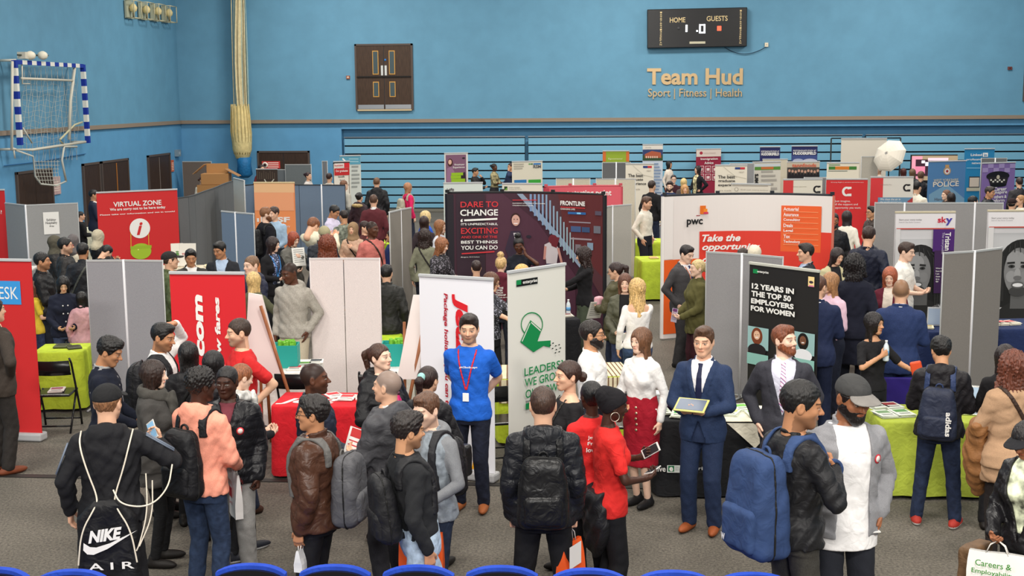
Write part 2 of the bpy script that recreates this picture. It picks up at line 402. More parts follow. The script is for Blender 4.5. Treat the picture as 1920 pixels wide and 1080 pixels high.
        dd = smin(dd, cap(P, (-.034, -.080, .028), (.034, -.080, .028), .009), .018)
        dd = smin(dd, cap(P, (0, -.088, .012), (0, -.112, -.022), .006, .0105), .010)
        dd = smin(dd, cap(P, (-.011, -.098, -.026), (.011, -.098, -.026), .007), .008)
        for s in (1, -1):
            dd = np.minimum(dd, ell(P, (s * .031, -.0815, .005), (.0145, .0105, .0100)))
        dd = smin(dd, ell(P, (0, -.088, -.052), (.024, .011, .0085)), .006)
        dd = np.maximum(dd, -ell(P, (0, -.101, -.0525), (.021, .006, .0013)))
        for s in (1, -1):
            e = ell(P, (s * .076, .010, -.002), (.010, .020, .033)); e = smax(e, -ell(P, (s * .086, .004, .002), (.007, .011, .020)), .006)
            dd = smin(dd, e, .008)
        nk = (npv - HC) @ HR
        dd = smin(dd, cap(P, (0, .018, -.05), nk / hk + np.array([0, .0, -.05]), .052 if sex == 'm' else .043, .058 if sex == 'm' else .048), .02)
        return dd
    V, Qd = surf(headf, (-.105, -.14, -.24), (.105, .13, .14), rh)
    col = np.tile(sk, (len(V), 1)); x, y, z = V[:, 0], V[:, 1], V[:, 2]; ax = np.abs(x)
    fr = y < -.045
    w_ = max(rh * .7, .003)
    def blend(mask_d, c, amt=1.):
        m = np.clip(.5 - mask_d / w_, 0, 1)[:, None] * amt * fr[:, None]; return col * (1 - m) + np.array(c) * m
    col = blend(np.sqrt(((ax - .014) / 1.) ** 2 + ((z + .03) / .6) ** 2) - .03, sk * np.array([1.06, .9, .88]), .5) if D < 20 else col
    lipc = sk * np.array([.95, .55, .55]) if sex == 'f' else sk * np.array([.9, .68, .66])
    col = blend((np.sqrt((x / 2.5) ** 2 + (z + .0525) ** 2) - .0085), lipc)
    col = blend(np.sqrt(((ax - .031) / 2.2) ** 2 + (z - .005) ** 2) - .0052, (.50, .47, .43))
    col = blend(np.maximum(np.sqrt((ax - .031) ** 2 + (z - .006) ** 2) - .0062, z - .0105), (.02, .012, .008))
    col = blend(np.maximum(np.abs(z - .0125 + (ax - .031) ** 2 * 16) - .0022, np.abs(ax - .031) - .017), sk * .18, .95)
    col = blend(np.maximum(np.abs(z - .031 + (ax - .03) ** 2 * 10) - (.0038 if sex == 'm' else .0028), np.abs(ax - .032) - .020), np.minimum(hcol, sk * .6) * .8)
    if beard == 'stubble':
        m = np.clip((-.03 - z) / .02, 0, 1) * (y < .03) * (z > -.125); col = col * (1 - .45 * m[:, None]) + hcol * .45 * m[:, None]
    if hair and hair[0] == 'buzz':
        g = np.interp(y, [-.1, -.075, -.03, .0, .03, .08], [.075, .058, .02, -.005, -.04, -.06]); m = np.clip((z - g) / .012, 0, 1) * .8
        m *= (ax < .079); col = col * (1 - m[:, None]) + (hcol * .9 + .004) * m[:, None]
    tp = lambda V: (V * hk) @ HRf.T + HC.astype(f32)
    A.tp = tp
    put(tp(V), Qd, col)
    # hands
    A.palm = []
    for (S, E, Wp, fd, nn, curl, s) in AR:
        n_ = n3(nn - fd * (nn @ fd)); side = -s * np.cross(fd, n_); A.palm.append((Wp + fd * .09 + n_ * .03, fd, n_, side))
        ks = 1.0 if sex == 'm' else .88
        def handf(P):
            dd = cap(P, Wp - n3(Wp - E) * .03, Wp + fd * .02, ar[2], .026 * ks)
            for f_, (so, kl, fl) in enumerate(((.030, .088, .070), (.011, .092, .078), (-.009, .088, .073), (-.028, .080, .058))):
                K = Wp + (fd * kl + side * so * .95) * ks
                dd = smin(dd, cap(P, Wp + (fd * .015 + side * so * .5) * ks, K, .0155 * ks, .0125 * ks), .012)
            for f_, (so, kl, fl) in enumerate(((.030, .088, .070), (.011, .092, .078), (-.009, .088, .073), (-.028, .080, .058))):
                K = Wp + (fd * kl + side * so * .95) * ks; a1 = curl * (1.15 + .12 * f_); a2 = a1 + curl * 1.2; sp = side * so * 1.6
                d1 = n3(fd * math.cos(a1) + n_ * math.sin(a1) + sp * (1 - curl)); d2 = n3(fd * math.cos(a2) + n_ * math.sin(a2) + sp * (1 - curl) * .6)
                m1 = K + d1 * fl * .52 * ks
                dd = smin(dd, cap(P, K, m1, .0098 * ks, .0088 * ks), .004); dd = smin(dd, cap(P, m1, m1 + d2 * fl * .5 * ks, .0088 * ks, .0074 * ks), .003)
            t0 = Wp + (fd * .025 + side * .022) * ks; t1 = t0 + n3(side * .75 + fd * .75 + n_ * .35 * (1 + curl)) * .044 * ks; t2 = t1 + n3(side * (.45 - .4 * curl) + fd + n_ * (.2 + .6 * curl)) * .032 * ks
            dd = smin(dd, cap(P, t0, t1, .0155 * ks, .0118 * ks), .01); dd = smin(dd, cap(P, t1, t2, .0112 * ks, .009 * ks), .004)
            return dd
        c_ = Wp + fd * .08
        V, Qd = surf(handf, c_ - .125, c_ + .125, rhand); put(V, Qd, np.tile(sk * np.array([1.0, .96, .95]), (len(V), 1)))
    npmesh('body', np.concatenate(VV) * k0, np.concatenate(QQ), mat(tuple(int(v) for v in (SKIN[skin] if isinstance(skin, str) else skin)), 'skin'), root, np.concatenate(CC))
    # hair, hats
    def hpart(nm, fn, m, lo_=(-.16, -.2, -.2), hi_=(.16, .2, .24), r_=None):
        V, Qd = surf(fn, lo_, hi_, r_ or rh * 1.15)
        if len(V): return npmesh(nm, tp(V) * k0, Qd, m, root)
    A.hpart = hpart
    def skull(P, t): 
        dd = ell(P, (0, .012, .030), (.074 + t, .094 + t, .088 + t)); return smin(dd, ell(P, (0, -.018, -.018), (.058 + t, .070 + t, .078 + t)), .03)
    A.skull = skull
    if hair and hair[0] not in ('none', 'buzz'):
        st = hair[0]; hm = mat(hair[1], 'hair'); seed = (px * 7 + py) % 10
        def hl(P, fr_=.066, sd=.0, bk=-.078): return (np.interp(P[:, 1], [-.1, -.072, -.058, -.040, -.018, .0, .028, .045], [fr_, fr_ - .004, .045, .012, -.018, .012, .008, bk]) + wob(P, 120, seed) * .004 - P[:, 2]) * .6
        def stubs(P, a): return wob(P, 95, seed) * a + wob(P[:, [1, 2, 0]], 170, seed) * a * .4
        if st in ('short', 'quiff', 'curly', 'messy', 'crop'):
            t = {'short': .013, 'quiff': .013, 'curly': .024, 'messy': .02, 'crop': .008}[st]; am = {'short': .003, 'quiff': .0035, 'curly': .009, 'messy': .006, 'crop': .0015}[st]
            def fn(P):
                dd = skull(P, 0) - t * np.interp(P[:, 2], [-.04, .02, .09], [.3, .5, 1.0])
                if st in ('quiff', 'messy'): dd = smin(dd, ell(P, (0, -.045, .100), (.05, .045, .028)), .02)
                dd = smax(dd + stubs(P, am), hl(P), .004)
                return np.maximum(dd, P[:, 2] - .035 - P[:, 1] * -.1) if hat else dd
        elif st in ('long', 'longwavy', 'bob', 'straight', 'longcurly'):
            ln = {'long': .26, 'longwavy': .27, 'bob': .13, 'straight': .34, 'longcurly': .24}[st] * (hair[2] if len(hair) > 2 else 1); am = {'longwavy': .010, 'longcurly': .016}.get(st, .004); wd = {'longcurly': .03, 'longwavy': .014}.get(st, 0)
            def fn(P):
                q = P * np.array([1, 1.5, 1], f32)
                dd = skull(P, .017 + wd * .4)
                dd = smin(dd, cap(q, (0, .03, .0), (0, .075, -ln), .082 + wd, .066 + wd) / 1.25, .03)
                for s in (1, -1): dd = smin(dd, cap(P, (s * .068, -.005, .0), (s * (.074 + wd), -.02, -ln * .85), .021 + wd * .5, .017 + wd * .4), .02)
                dd = dd + stubs(P, am * .6) + np.sin(np.arctan2(P[:, 0], P[:, 1] - .02) * 19 + 2 * np.sin(P[:, 2] * 22)) * am * .45
                fh = ell(P, (0, -.125, -.02), (.056, .085, .086)); fh = smin(fh, ell(P, (0, -.13, -.20), (.07, .09, .14)), .03)
                return smax(dd, -fh, .008)
        elif st in ('bun', 'pony', 'topbun', 'lowbun'):
            def fn(P):
                dd = smax(skull(P, .0085) + stubs(P, .002), hl(P), .006)
                if st == 'bun' or st == 'lowbun': zc = .05 if st == 'bun' else -.02; dd = smin(dd, ell(P, (0, .125, zc), (.042, .038, .042)) + stubs(P, .005), .015)
                if st == 'topbun': dd = smin(dd, ell(P, (0, .03, .15), (.052, .05, .045)) + stubs(P, .008), .015)
                if st == 'pony':
                    dd = smin(dd, cap(P, (0, .11, .055), (0, .155, .02), .028, .034), .01); dd = smin(dd, cap(P, (0, .155, .02), (0, .135, -.17), .036, .014) + stubs(P, .005), .015)
                return dd
        elif st == 'hijab':
            def fn(P):
                dd = skull(P, .022); dd = smin(dd, cap(P, (0, .01, -.06), (0, .01, -.17), .078, .12), .05); dd += wob(P, 40, seed) * .003
                return smax(dd, -ell(P, (0, -.125, -.008), (.050, .07, .072)), .006)
        elif st == 'wrap':
            def fn(P):
                dd = smax(skull(P, .016), (np.interp(P[:, 1], [-.1, -.04, .0, .05], [.058, .03, .0, -.06]) - P[:, 2]) * .7, .01); dd = smin(dd, ell(P, (0, .08, .07), (.07, .07, .07)) + wob(P, 50, seed) * .003, .03); return dd
        sub = hpart({'hijab': 'headscarf', 'wrap': 'head_wrap'}.get(st, 'hair'), fn, mat(hair[1], 'cloth') if st in ('hijab', 'wrap') else hm, (-.17, -.17, -.42 if st in ('long', 'longwavy', 'straight', 'longcurly', 'bob') else -.24), (.17, .24, .24))
    if beard and beard != 'stubble':
        def fn(P):
            dd = ell(P, (0, -.018, -.018), (.060, .072, .080)); dd = smin(dd, cap(P, (0, -.03, -.045), (0, -.062, -.092), .050, .027), .03)
            for s in (1, -1): dd = smin(dd, cap(P, (s * .050, -.0, -.045), (s * .018, -.066, -.086), .019, .016), .03)
            dd = dd - .005 + wob(P, 150, 1) * .0015
            g = np.maximum(P[:, 2] + np.interp(np.abs(P[:, 0]), [0, .03, .05, .07], [.034, .036, .022, -.02]), P[:, 1] - .015)
            g = np.maximum(g, -ell(P, (0, -.10, -.052), (.022, .03, .010)))
            return smax(dd, g, .004)
        hpart('beard', fn, mat(beard, 'hair'), (-.1, -.14, -.16), (.1, .08, .02), rh * .9)
    if hat:
        hkind, hc = hat[:2]
        if hkind == 'cap':
            back = len(hat) > 2 and hat[2] == 'back'
            def fn(P):
                dd = ell(P, (0, .010, .042), (.086, .107, .085)); return np.maximum(dd, .036 - P[:, 2] - P[:, 1] * .16)
            co = hpart('cap_crown', fn, mat(hc, 'cloth'))
            sg = -1
            def fb(P):
                sh = np.abs(P[:, 2] - (.060 - (P[:, 0] ** 2) * 3.6 - (P[:, 1] + .1) * -.10)) - .0035
                return np.maximum(np.maximum(sh, np.sqrt((P[:, 0] / .078) ** 2 + ((P[:, 1] + .10) / .085) ** 2) * .08 - .08), P[:, 1] + .06)
            hpart('cap_brim', fb, mat(hat[3] if len(hat) > 3 else hc, 'flecks' if len(hat) > 4 else 'cloth'), (-.12, -.22, -.04), (.12, .0, .09), rh * .7)
        elif hkind == 'beanie':
            hpart('beanie', lambda P: np.maximum(ell(P, (0, .014, .045), (.088, .106, .10)) + np.abs(np.sin(np.arctan2(P[:, 0], P[:, 1]) * 18)) * -.003, .025 - P[:, 2] - P[:, 1] * .25), mat(hc, 'knit'))
    if glasses:
        m = MB(); T = lambda p: Vector((HC + HR @ (np.array(p) * hk)) * k0); gm = mat(glasses, 'gloss')
        for s in (1, -1):
            m.tube([T((s * .032 + .021 * math.cos(a), -.104, .004 + .0155 * math.sin(a))) for a in [i * math.pi / 6 for i in range(12)]], .0022 * k0, gm, 5, closed=True)
            m.tube([T((s * .053, -.104, .008)), T((s * .078, -.05, .008)), T((s * .080, .01, .006))], .002 * k0, gm, 5)
        m.tube([T((-.011, -.106, .006)), T((.011, -.106, .006))], .002 * k0, gm, 5); m.build('glasses', None, root)
    # garments
    A.maxoff = 0
    def gpart(nm, fn, m, lo_, hi_, r_=None, col=None):
        V, Qd = surf(fn, lo_, hi_, r_ or rb)
        if len(V): return npmesh(nm, V * k0, Qd, m, root, None if col is None else col(V))
    A.gpart = gpart; A.rb = rb
    for gi, g in enumerate(tops):
        kind, rgb = g[:2]; ov = g[2] if len(g) > 2 else {}
        o, hem, sl, opn, clr, mk, fold = GAR[kind]
        o = ov.get('off', o); hem = ov.get('hem', hem); sl = ov.get('sleeve', sl); opn = ov.get('open', opn); clr = ov.get('collar', clr); mk = ov.get('mat', mk); low = ov.get('neck', 1.485)
        inner = gi < len(tops) - 1
        if inner: fold *= .3
        A.maxoff = max(A.maxoff, o)
        ribs = kind == 'puffer_jacket' or ov.get('ribs')
        vb = ov.get('vb', 1.12); sd = (px + py * 3 + gi) % 9
        def fn(P, o=o, hem=hem, sl=sl, opn=opn, clr=clr, fold=fold, ribs=ribs, low=low, vb=vb, sd=sd, inner=inner):
            Q = toT(P); z = Q[:, 2]
            oo = o + (np.clip((1.0 - z) * .10, 0, .06) if hem < .75 else 0) + (0 if inner or hem > .92 else .015 * np.clip((1.03 - z) / .05, 0, 1))
            dd = torso(P, oo, Q)
            if hem < .80:
                e = np.sqrt((Q[:, 0] / (.185 + o)) ** 2 + ((Q[:, 1] - .01) / (.135 + o)) ** 2); dd = np.where(z < .84, (e - 1) * .14, dd)
            elif hem > .9 and kind in ('t_shirt', 'blouse'): pass
            dd = np.maximum(np.maximum(dd, hem - z), z - low)
            if ribs: dd = dd - .007 * np.abs(np.sin(z * math.pi / .075)) ** .6 + .004
            for i in (0, 1):
                if sl <= 0: 
                    continue
                a = arm(P, o * .3 if inner else o * .85 + .004, i, sl)
                if ribs:
                    S, E, Wp = AR[i][:3]; t = ((P - S.astype(f32)) @ n3(Wp - S).astype(f32)); a = a - .006 * np.abs(np.sin(t * math.pi / .07)) ** .6 + .003
                dd = smin(dd, a, .035)
            if clr == 'hood':
                dd = smin(dd, ell(Q, (0, .085, 1.465), (.125, .065, .075)), .03)
                r_ = np.sqrt((Q[:, 0] / 1.15) ** 2 + (Q[:, 1] - .02) ** 2); dd = smin(dd, np.sqrt((r_ - .085) ** 2 + ((z - 1.475 - Q[:, 1] * .25) * .8) ** 2) - .024, .02)
            elif clr in ('stand', 'shirt', 'lapel', 'crew'):
                hh = {'stand': .026, 'shirt': .019, 'lapel': .017, 'crew': .010}[clr]; rr_ = {'stand': .072, 'shirt': .064, 'lapel': .074, 'crew': .066}[clr] * (1 if sex == 'm' else .88)
                r_ = np.sqrt(Q[:, 0] ** 2 + (Q[:, 1] - .016) ** 2); zz = 1.485 + (Q[:, 1]) * .22
                ring = np.maximum(np.abs(r_ - rr_) - .0085, np.abs(z - zz - hh * .3) - hh); 
                if clr != 'crew': ring = np.maximum(ring, .02 - np.maximum(np.abs(Q[:, 0]), Q[:, 1] + .03))
                dd = smin(dd, ring, .012)
            dd = dd + wob(P, 24, sd) * fold + wob(P, 51, sd + 2) * fold * .35
            if opn:
                wv = np.clip((z - vb) * .26, -.02, .10) if opn == 'V' else np.full_like(z, ov.get('gap', .055))
                if opn == 'V': wv = np.where(z < vb, np.clip((vb - .12 - z) * .35, -.02, .06), wv)
                if clr == 'lapel': dd = np.where((np.abs(np.abs(Q[:, 0]) - wv - .022) < .026) & (z > vb) & (Q[:, 1] < 0), dd - .006, dd)
                cut = np.maximum(np.abs(Q[:, 0]) - wv, Q[:, 1] + .02); dd = smax(dd, -cut, .003)
            elif o > .02 and ov.get('zip', 1):
                dd = np.where((np.abs(Q[:, 0]) < .008) & (Q[:, 1] < 0), dd + .004, dd)
            return dd
        lo2 = pts[:7].min(0) - .13; hi2 = pts[:7].max(0) + .13; lo2[2] = min(hem - .05, lo2[2]); hi2[2] += .03
        lo2[:2] = np.minimum(lo2[:2], [-.30, -.27]); hi2[:2] = np.maximum(hi2[:2], [.30, .27])
        nm = ov.get('name', {'open_jacket': 'jacket'}.get(kind, kind))
        gob = gpart(nm, fn, mat(rgb, mk), lo2, hi2)
        if gob is not None and 'label' in ov: gob['label'] = ov['label']
    if tie:
        kind, rgb = tie[:2]
        if kind == 'tie':
            gpart('tie', lambda P: (lambda Q: np.maximum.reduce([torso(P, .021, Q), -torso(P, .008, Q), np.abs(Q[:, 0]) - np.interp(Q[:, 2], [1.05, 1.12, 1.40, 1.44, 1.47], [.0, .036, .020, .016, .022]), Q[:, 2] - 1.475, 1.05 - Q[:, 2], Q[:, 1] + .02]))(toT(P)),
                  STRIPE if rgb == 'stripe' else mat(rgb, 'plain'), (-.09, -.28, 1.02), (.09, .1, 1.5), min(rb, .007))
        if kind == 'lanyard' or len(tie) > 2:
            rgb2 = tie[2] if len(tie) > 2 else rgb; oo = A.maxoff + .004
            ln = gpart('lanyard', lambda P: (lambda Q: np.maximum.reduce([torso(P, oo + .006, Q), -torso(P, oo - .003, Q), np.abs(np.abs(Q[:, 0]) - np.interp(Q[:, 2], [1.12, 1.42, 1.5], [.004, .075, .085])) - .0085, 1.12 - Q[:, 2], Q[:, 2] - 1.47, Q[:, 1] + .0]))(toT(P)), mat(rgb2, 'plain'), (-.12, -.28, 1.08), (.12, .1, 1.5), min(rb, .007))
            c_ = X((0, -(np.interp(1.06, zp, bp_) + oo + .02), 1.06)) * k0; mb = MB(); mb.box(c_, (.055 * k0, .008, .075 * k0), mat((240, 240, 240)), bev=.003); b_ = mb.build('badge', None, root)
    # legs
    bk, brgb = bottom[:2]; bo = bottom[2] if len(bottom) > 2 else {}
    ow = {'trousers': .022, 'jeans': .016, 'skinny': .007, 'leggings': .004, 'joggers': .024, 'wide': .035, 'skirt': 0}.get(bk, .016)
    bm_ = bo.get('mat', {'jeans': 'denim', 'trousers': 'suit', 'skinny': 'cloth', 'leggings': 'cloth', 'joggers': 'knit'}.get(bk, 'cloth'))
    legpts = np.array([l[j] for l in L for j in (0, 1, 2)])
    if bk == 'skirt':
        kz = bo.get('hem', .48)
        def fn(P):
            z = P[:, 2]; a = np.interp(z, [.48, .8, .93, 1.06, 1.12], [.175, .192, .192, .160, .152]); b = np.interp(z, [.48, .8, .93, 1.06, 1.12], [.14, .147, .146, .126, .118])
            dd = (np.sqrt((P[:, 0] / a) ** 2 + ((P[:, 1] - .01) / b) ** 2) - 1) * .11
            return np.maximum(np.maximum(dd, kz - z), z - 1.11) + wob(P, 22, 1) * .003
        gpart('skirt', fn, mat(brgb, 'cloth'), (-.26, -.26, kz - .05), (.26, .26, 1.16))
    else:
        def fn(P):
            Q = toT(P); dd = clipz(torso(P, .017, Q), Q, .80, 1.01)
            for (hip, kn, ank, fa) in L:
                rk = .052 + ow; ra_ = .040 + ow * 1.15
                l_ = np.minimum(cap(P, hip, kn, .084 + ow * .6, rk), cap(P, kn, ank, rk, ra_)); l_ = l_ + wob(P, 30, 3) * (.0045 if ow > .01 else .002) * np.clip(1.3 - P[:, 2] * 1.2, .3, 1)
                dd = smin(dd, l_, .02)
            return np.maximum(dd, .045 + (.03 if ow < .01 else 0) - P[:, 2])
        gpart({'skinny': 'trousers', 'wide': 'trousers'}.get(bk, bk), fn, mat(brgb, bm_), legpts.min(0) - .16, (.28, .27, 1.06) if hi[1] < .3 else np.maximum(legpts.max(0) + .16, (.28, .27, 1.06)))
    # shoes
    for (hip, kn, ank, fa), s in zip(L, (1, -1)):
        a_ = math.radians(fa); fdv = np.array([math.sin(a_), -math.cos(a_), 0]); sole = bo.get('sole')
        def fn(P):
            q = P - np.array([ank[0], ank[1], 0], f32); u = q @ fdv.astype(f32); v = q @ np.array([-fdv[1], fdv[0], 0], f32); z = q[:, 2]
            Pq = np.stack([v, u, z], 1).astype(f32)
            dd = ell(Pq, (0, .045, .035), (.044, .145, .042)); dd = smin(dd, cap(Pq, (0, -.02, .05), (0, -.015, .09), .044, .042), .03)
            dd = smin(dd, ell(Pq, (0, -.055, .03), (.034, .04, .034)), .02)
            return np.maximum(dd, -z + .002)
        cc = np.array([ank[0], ank[1], 0])
        sc_ = np.array(lin(shoes)); so_ = np.array(lin(sole)) if sole else sc_ * .5
        so = gpart('shoe', fn, mat(tuple(shoes), 'vcol'), cc + (-.22, -.22, -.02), cc + (.22, .22, .15), max(rh * 1.3, .008), (lambda V: np.where(V[:, 2:3] < .024, so_, sc_)))
    if extra: 
        for e in extra: e(A)
    return A
def stripe_mat():
    m = bpy.data.materials.new('striped_silk'); m.use_nodes = True; nt = m.node_tree; b = nt.nodes['Principled BSDF']; N = nt.nodes.new; L = nt.links.new
    tc = N('ShaderNodeTexCoord'); wv = N('ShaderNodeTexWave'); wv.bands_direction = 'DIAGONAL'; wv.inputs['Scale'].default_value = 8; L(tc.outputs['Object'], wv.inputs['Vector'])
    cr = N('ShaderNodeValToRGB'); cr.color_ramp.interpolation = 'CONSTANT'; e = cr.color_ramp.elements
    e[0].color = (*lin((228, 218, 232)), 1); e[1].position = .35; e[1].color = (*lin((190, 70, 110)), 1); x = e.new(.6); x.color = (*lin((96, 120, 180)), 1); x = e.new(.8); x.color = (*lin((228, 218, 232)), 1)
    L(wv.outputs[0], cr.inputs[0]); L(cr.outputs[0], b.inputs['Base Color']); b.inputs['Roughness'].default_value = .4
    return m
STRIPE = stripe_mat()
def wpt(A, p): "canonical person point to world"; return A.MW @ Vector(p)
def worn(A, name, label, cat, pieces, group=None):
    "a thing worn or carried: its own top-level object, shaped in the wearer's frame"
    r = empty(name, A.loc, A.r0, label, cat, group); out = []
    for nm, fn, m, lo, hi, res in pieces:
        V, Q = surf(fn, lo, hi, (res or A.rb) * 1.0)
        if len(V): out.append(npmesh(nm, V * A.k, Q, m, r))
    return r, out
def backpack(rgb, label, kind='nylon', size=(.155, .085, .23), z=1.17, straps=True, strap_rgb=None, pocket=True, one=None, zipc=(25, 25, 25), dy=0):
    def f(A):
        o = A.maxoff; back = .118 + o + size[1] + dy
        m = mat(rgb, kind); sm = mat(strap_rgb or rgb, kind)
        def body(P):
            Q = A.toT(P); q = Q - np.array([0, back, z], f32); sc = np.interp(q[:, 2], [-size[2], 0, size[2]], [1.04, 1, .78]).astype(f32)
            q = np.stack([q[:, 0] / sc, q[:, 1] / sc, q[:, 2]], 1)
            return (rbox(q, (0, 0, 0), size, .065) + wob(P, 19, 1) * .005) * .9
        def pock(P):
            Q = A.toT(P); return rbox(Q, (0, back + size[1] * .75, z - size[2] * .42), (size[0] * .78, size[1] * .55, size[2] * .42), .035) + wob(P, 30, 2) * .003
        def seam(P):
            Q = A.toT(P); dd = body(P); zz = Q[:, 2] - z; return np.maximum(np.abs(dd) - .006, np.abs(Q[:, 1] - back - .01 + zz * .04) - .006)
        def strapf(P):
            Q = A.toT(P); n = np.minimum.reduce([A.torso(P, o, Q)] + [A.arm(P, o, i) for i in (0, 1)]) if False else A.torso(P, o, Q)
            n = smin(n, A.arm(P, o + .004, 0), .035); n = smin(n, A.arm(P, o + .004, 1), .035)
            xs = np.interp(Q[:, 2], [1.0, 1.2, 1.45], [.135, .12, .108]); ax = np.abs(Q[:, 0]) if one is None else Q[:, 0] * one
            st = np.maximum.reduce([n - .016, -n - .004, np.abs(ax - xs) - .024, 1.08 - Q[:, 2], Q[:, 2] - 1.50, Q[:, 1] - .17, np.where((Q[:, 1] > .0), 1.3 - Q[:, 2], -1)])
            return st
        hd = lambda P: (lambda Q: np.maximum(np.sqrt((np.sqrt(Q[:, 0] ** 2 + (Q[:, 2] - z - size[2] + .005) ** 2) - .03) ** 2 + (Q[:, 1] - back + size[1] * .5) ** 2) - .009, -1))(A.toT(P))
        lo = A.X((0, back, z)) - .36; hi = A.X((0, back, z)) + .36
        pcs = [('bag_body', body, m, lo, hi, None)]
        if pocket: pcs.append(('front_pocket', pock, m, lo, hi, None))
        pcs.append(('zip', seam, mat(zipc, 'plain'), lo, hi, A.rb * .8))
        pcs.append(('top_handle', hd, sm, lo, hi, A.rb * .7))
        if straps: pcs.append(('shoulder_strap', strapf, sm, (-.3, -.36, 1.0), (.3, .3, 1.6), A.rb * .8))
        A.bag, _ = worn(A, 'backpack', label, 'backpack', pcs); A.bag_back = back; A.bag_size = size; A.bag_z = z
    return f
def patch(label_or_name, kind, rgb, p, r, text=None):
    "a round or square sticker on the front of the clothes, at canonical torso (x, z)"
    def f(A):
        x, z = p; lo_, hi_ = 0., .5
        Pn = np.array([[0, 0, 0]], f32)
        ys = np.linspace(-.4, 0, 161); Q = np.stack([np.full(161, x), ys, np.full(161, z)], 1); W = (A.R @ (Q - [0, 0, .95]).T).T + [0, 0, .95]
        dd = A.torso(W.astype(f32), A.maxoff + .004); i = int(np.argmax(dd < 0)); y = ys[i] - .004
        c = Vector(A.X((x, y, z))) * A.k
        q = Vector((x / .17 ** 2, y / .13 ** 2, 0)).normalized(); rot = Vector((0, 0, 1)).rotation_difference(q).to_matrix()
        m = MB(); k = A.k
        if kind == 'round': m.lathe([(r * k, 0), (r * k, .003), (0.001, .003)], mat(rgb), 18, c, rot); m.lathe([(r * .7 * k, .003), (r * .7 * k, .004), (.001, .004)], mat((235, 225, 220)), 14, c, rot)
        else: m.box(c, (r * 2 * k, r * 1.2 * k, .003), mat(rgb), rot)
        m.build(label_or_name, None, A.root)
    return f
# ---------------------------------------------------------------- the hall
YB, XL, XR = 42.06, -14.69, 17.0
BLUE_U, BLUE_L = (98, 148, 176), (92, 150, 190)  # warm lamp cast is mixed into the upper blue
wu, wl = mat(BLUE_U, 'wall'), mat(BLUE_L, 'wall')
def st(mb, name, m=None): o = mb.build(name, m); o['kind'] = 'structure'; return o
def floor_mat():
    m = bpy.data.materials.new('speckled_carpet'); m.use_nodes = True; nt = m.node_tree; b = nt.nodes['Principled BSDF']; N = nt.nodes.new; L = nt.links.new
    tc = N('ShaderNodeTexCoord'); n1 = N('ShaderNodeTexNoise'); n1.inputs['Scale'].default_value = 42; n1.inputs['Detail'].default_value = 6; n1.inputs['Roughness'].default_value = .8; L(tc.outputs['Object'], n1.inputs['Vector'])
    cr = N('ShaderNodeValToRGB'); e = cr.color_ramp.elements; e[0].position = .36; e[0].color = (*lin((60, 57, 52)), 1); e[1].position = .64; e[1].color = (*lin((122, 115, 104)), 1)
    L(n1.outputs[0], cr.inputs[0]); n2 = N('ShaderNodeTexNoise'); n2.inputs['Scale'].default_value = .8; n2.inputs['Detail'].default_value = 3; L(tc.outputs['Object'], n2.inputs['Vector'])
    mr = N('ShaderNodeMapRange'); L(n2.outputs[0], mr.inputs[0]); mr.inputs[3].default_value = .85; mr.inputs[4].default_value = 1.12
    mx = N('ShaderNodeVectorMath'); mx.operation = 'SCALE'; L(cr.outputs[0], mx.inputs[0]); L(mr.outputs[0], mx.inputs['Scale']); L(mx.outputs[0], b.inputs['Base Color']); b.inputs['Roughness'].default_value = .95
    bp = N('ShaderNodeBump'); bp.inputs['Strength'].default_value = .3; bp.inputs['Distance'].default_value = .006; L(n1.outputs[0], bp.inputs['Height']); L(bp.outputs[0], b.inputs['Normal'])
    return m
st(MB().box(((XL + XR) / 2, 19, -.1), (XR - XL + .4, 48, .2)), 'floor', floor_mat())
TZ = 3.02
H_ = 10.5
# back wall: proud upper part over the moulding, lower part set back, and a recess for the folded seating
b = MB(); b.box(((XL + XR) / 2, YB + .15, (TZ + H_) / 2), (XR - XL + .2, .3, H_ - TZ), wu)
b.box(((XL - 9.25) / 2, YB + .18, TZ / 2), (-9.25 - XL, .24, TZ), wl); b.box(((XL + XR) / 2, YB + .45, TZ / 2), (XR - XL + .2, .2, TZ), wl)
b.box(((-9.25 + XR) / 2, YB + .25, TZ - .13), (XR + 9.25, .4, .26), wl); st(b, 'wall_back')
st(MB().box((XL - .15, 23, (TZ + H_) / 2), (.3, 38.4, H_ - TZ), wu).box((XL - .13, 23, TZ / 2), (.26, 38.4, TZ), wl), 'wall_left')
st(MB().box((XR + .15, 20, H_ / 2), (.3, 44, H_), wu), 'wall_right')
tm = mat((142, 126, 110))
st(MB().box(((XL + XR) / 2, YB - .03, TZ), (XR - XL, .07, .115)), 'trim_1', tm)
st(MB().box((XL + .03, 23, TZ), (.07, 38.2, .115)), 'trim_2', tm)
st(MB().box((-6, at(40, 893).y, .004), (17, .10, .008)), 'trim_3', mat((40, 38, 36)))
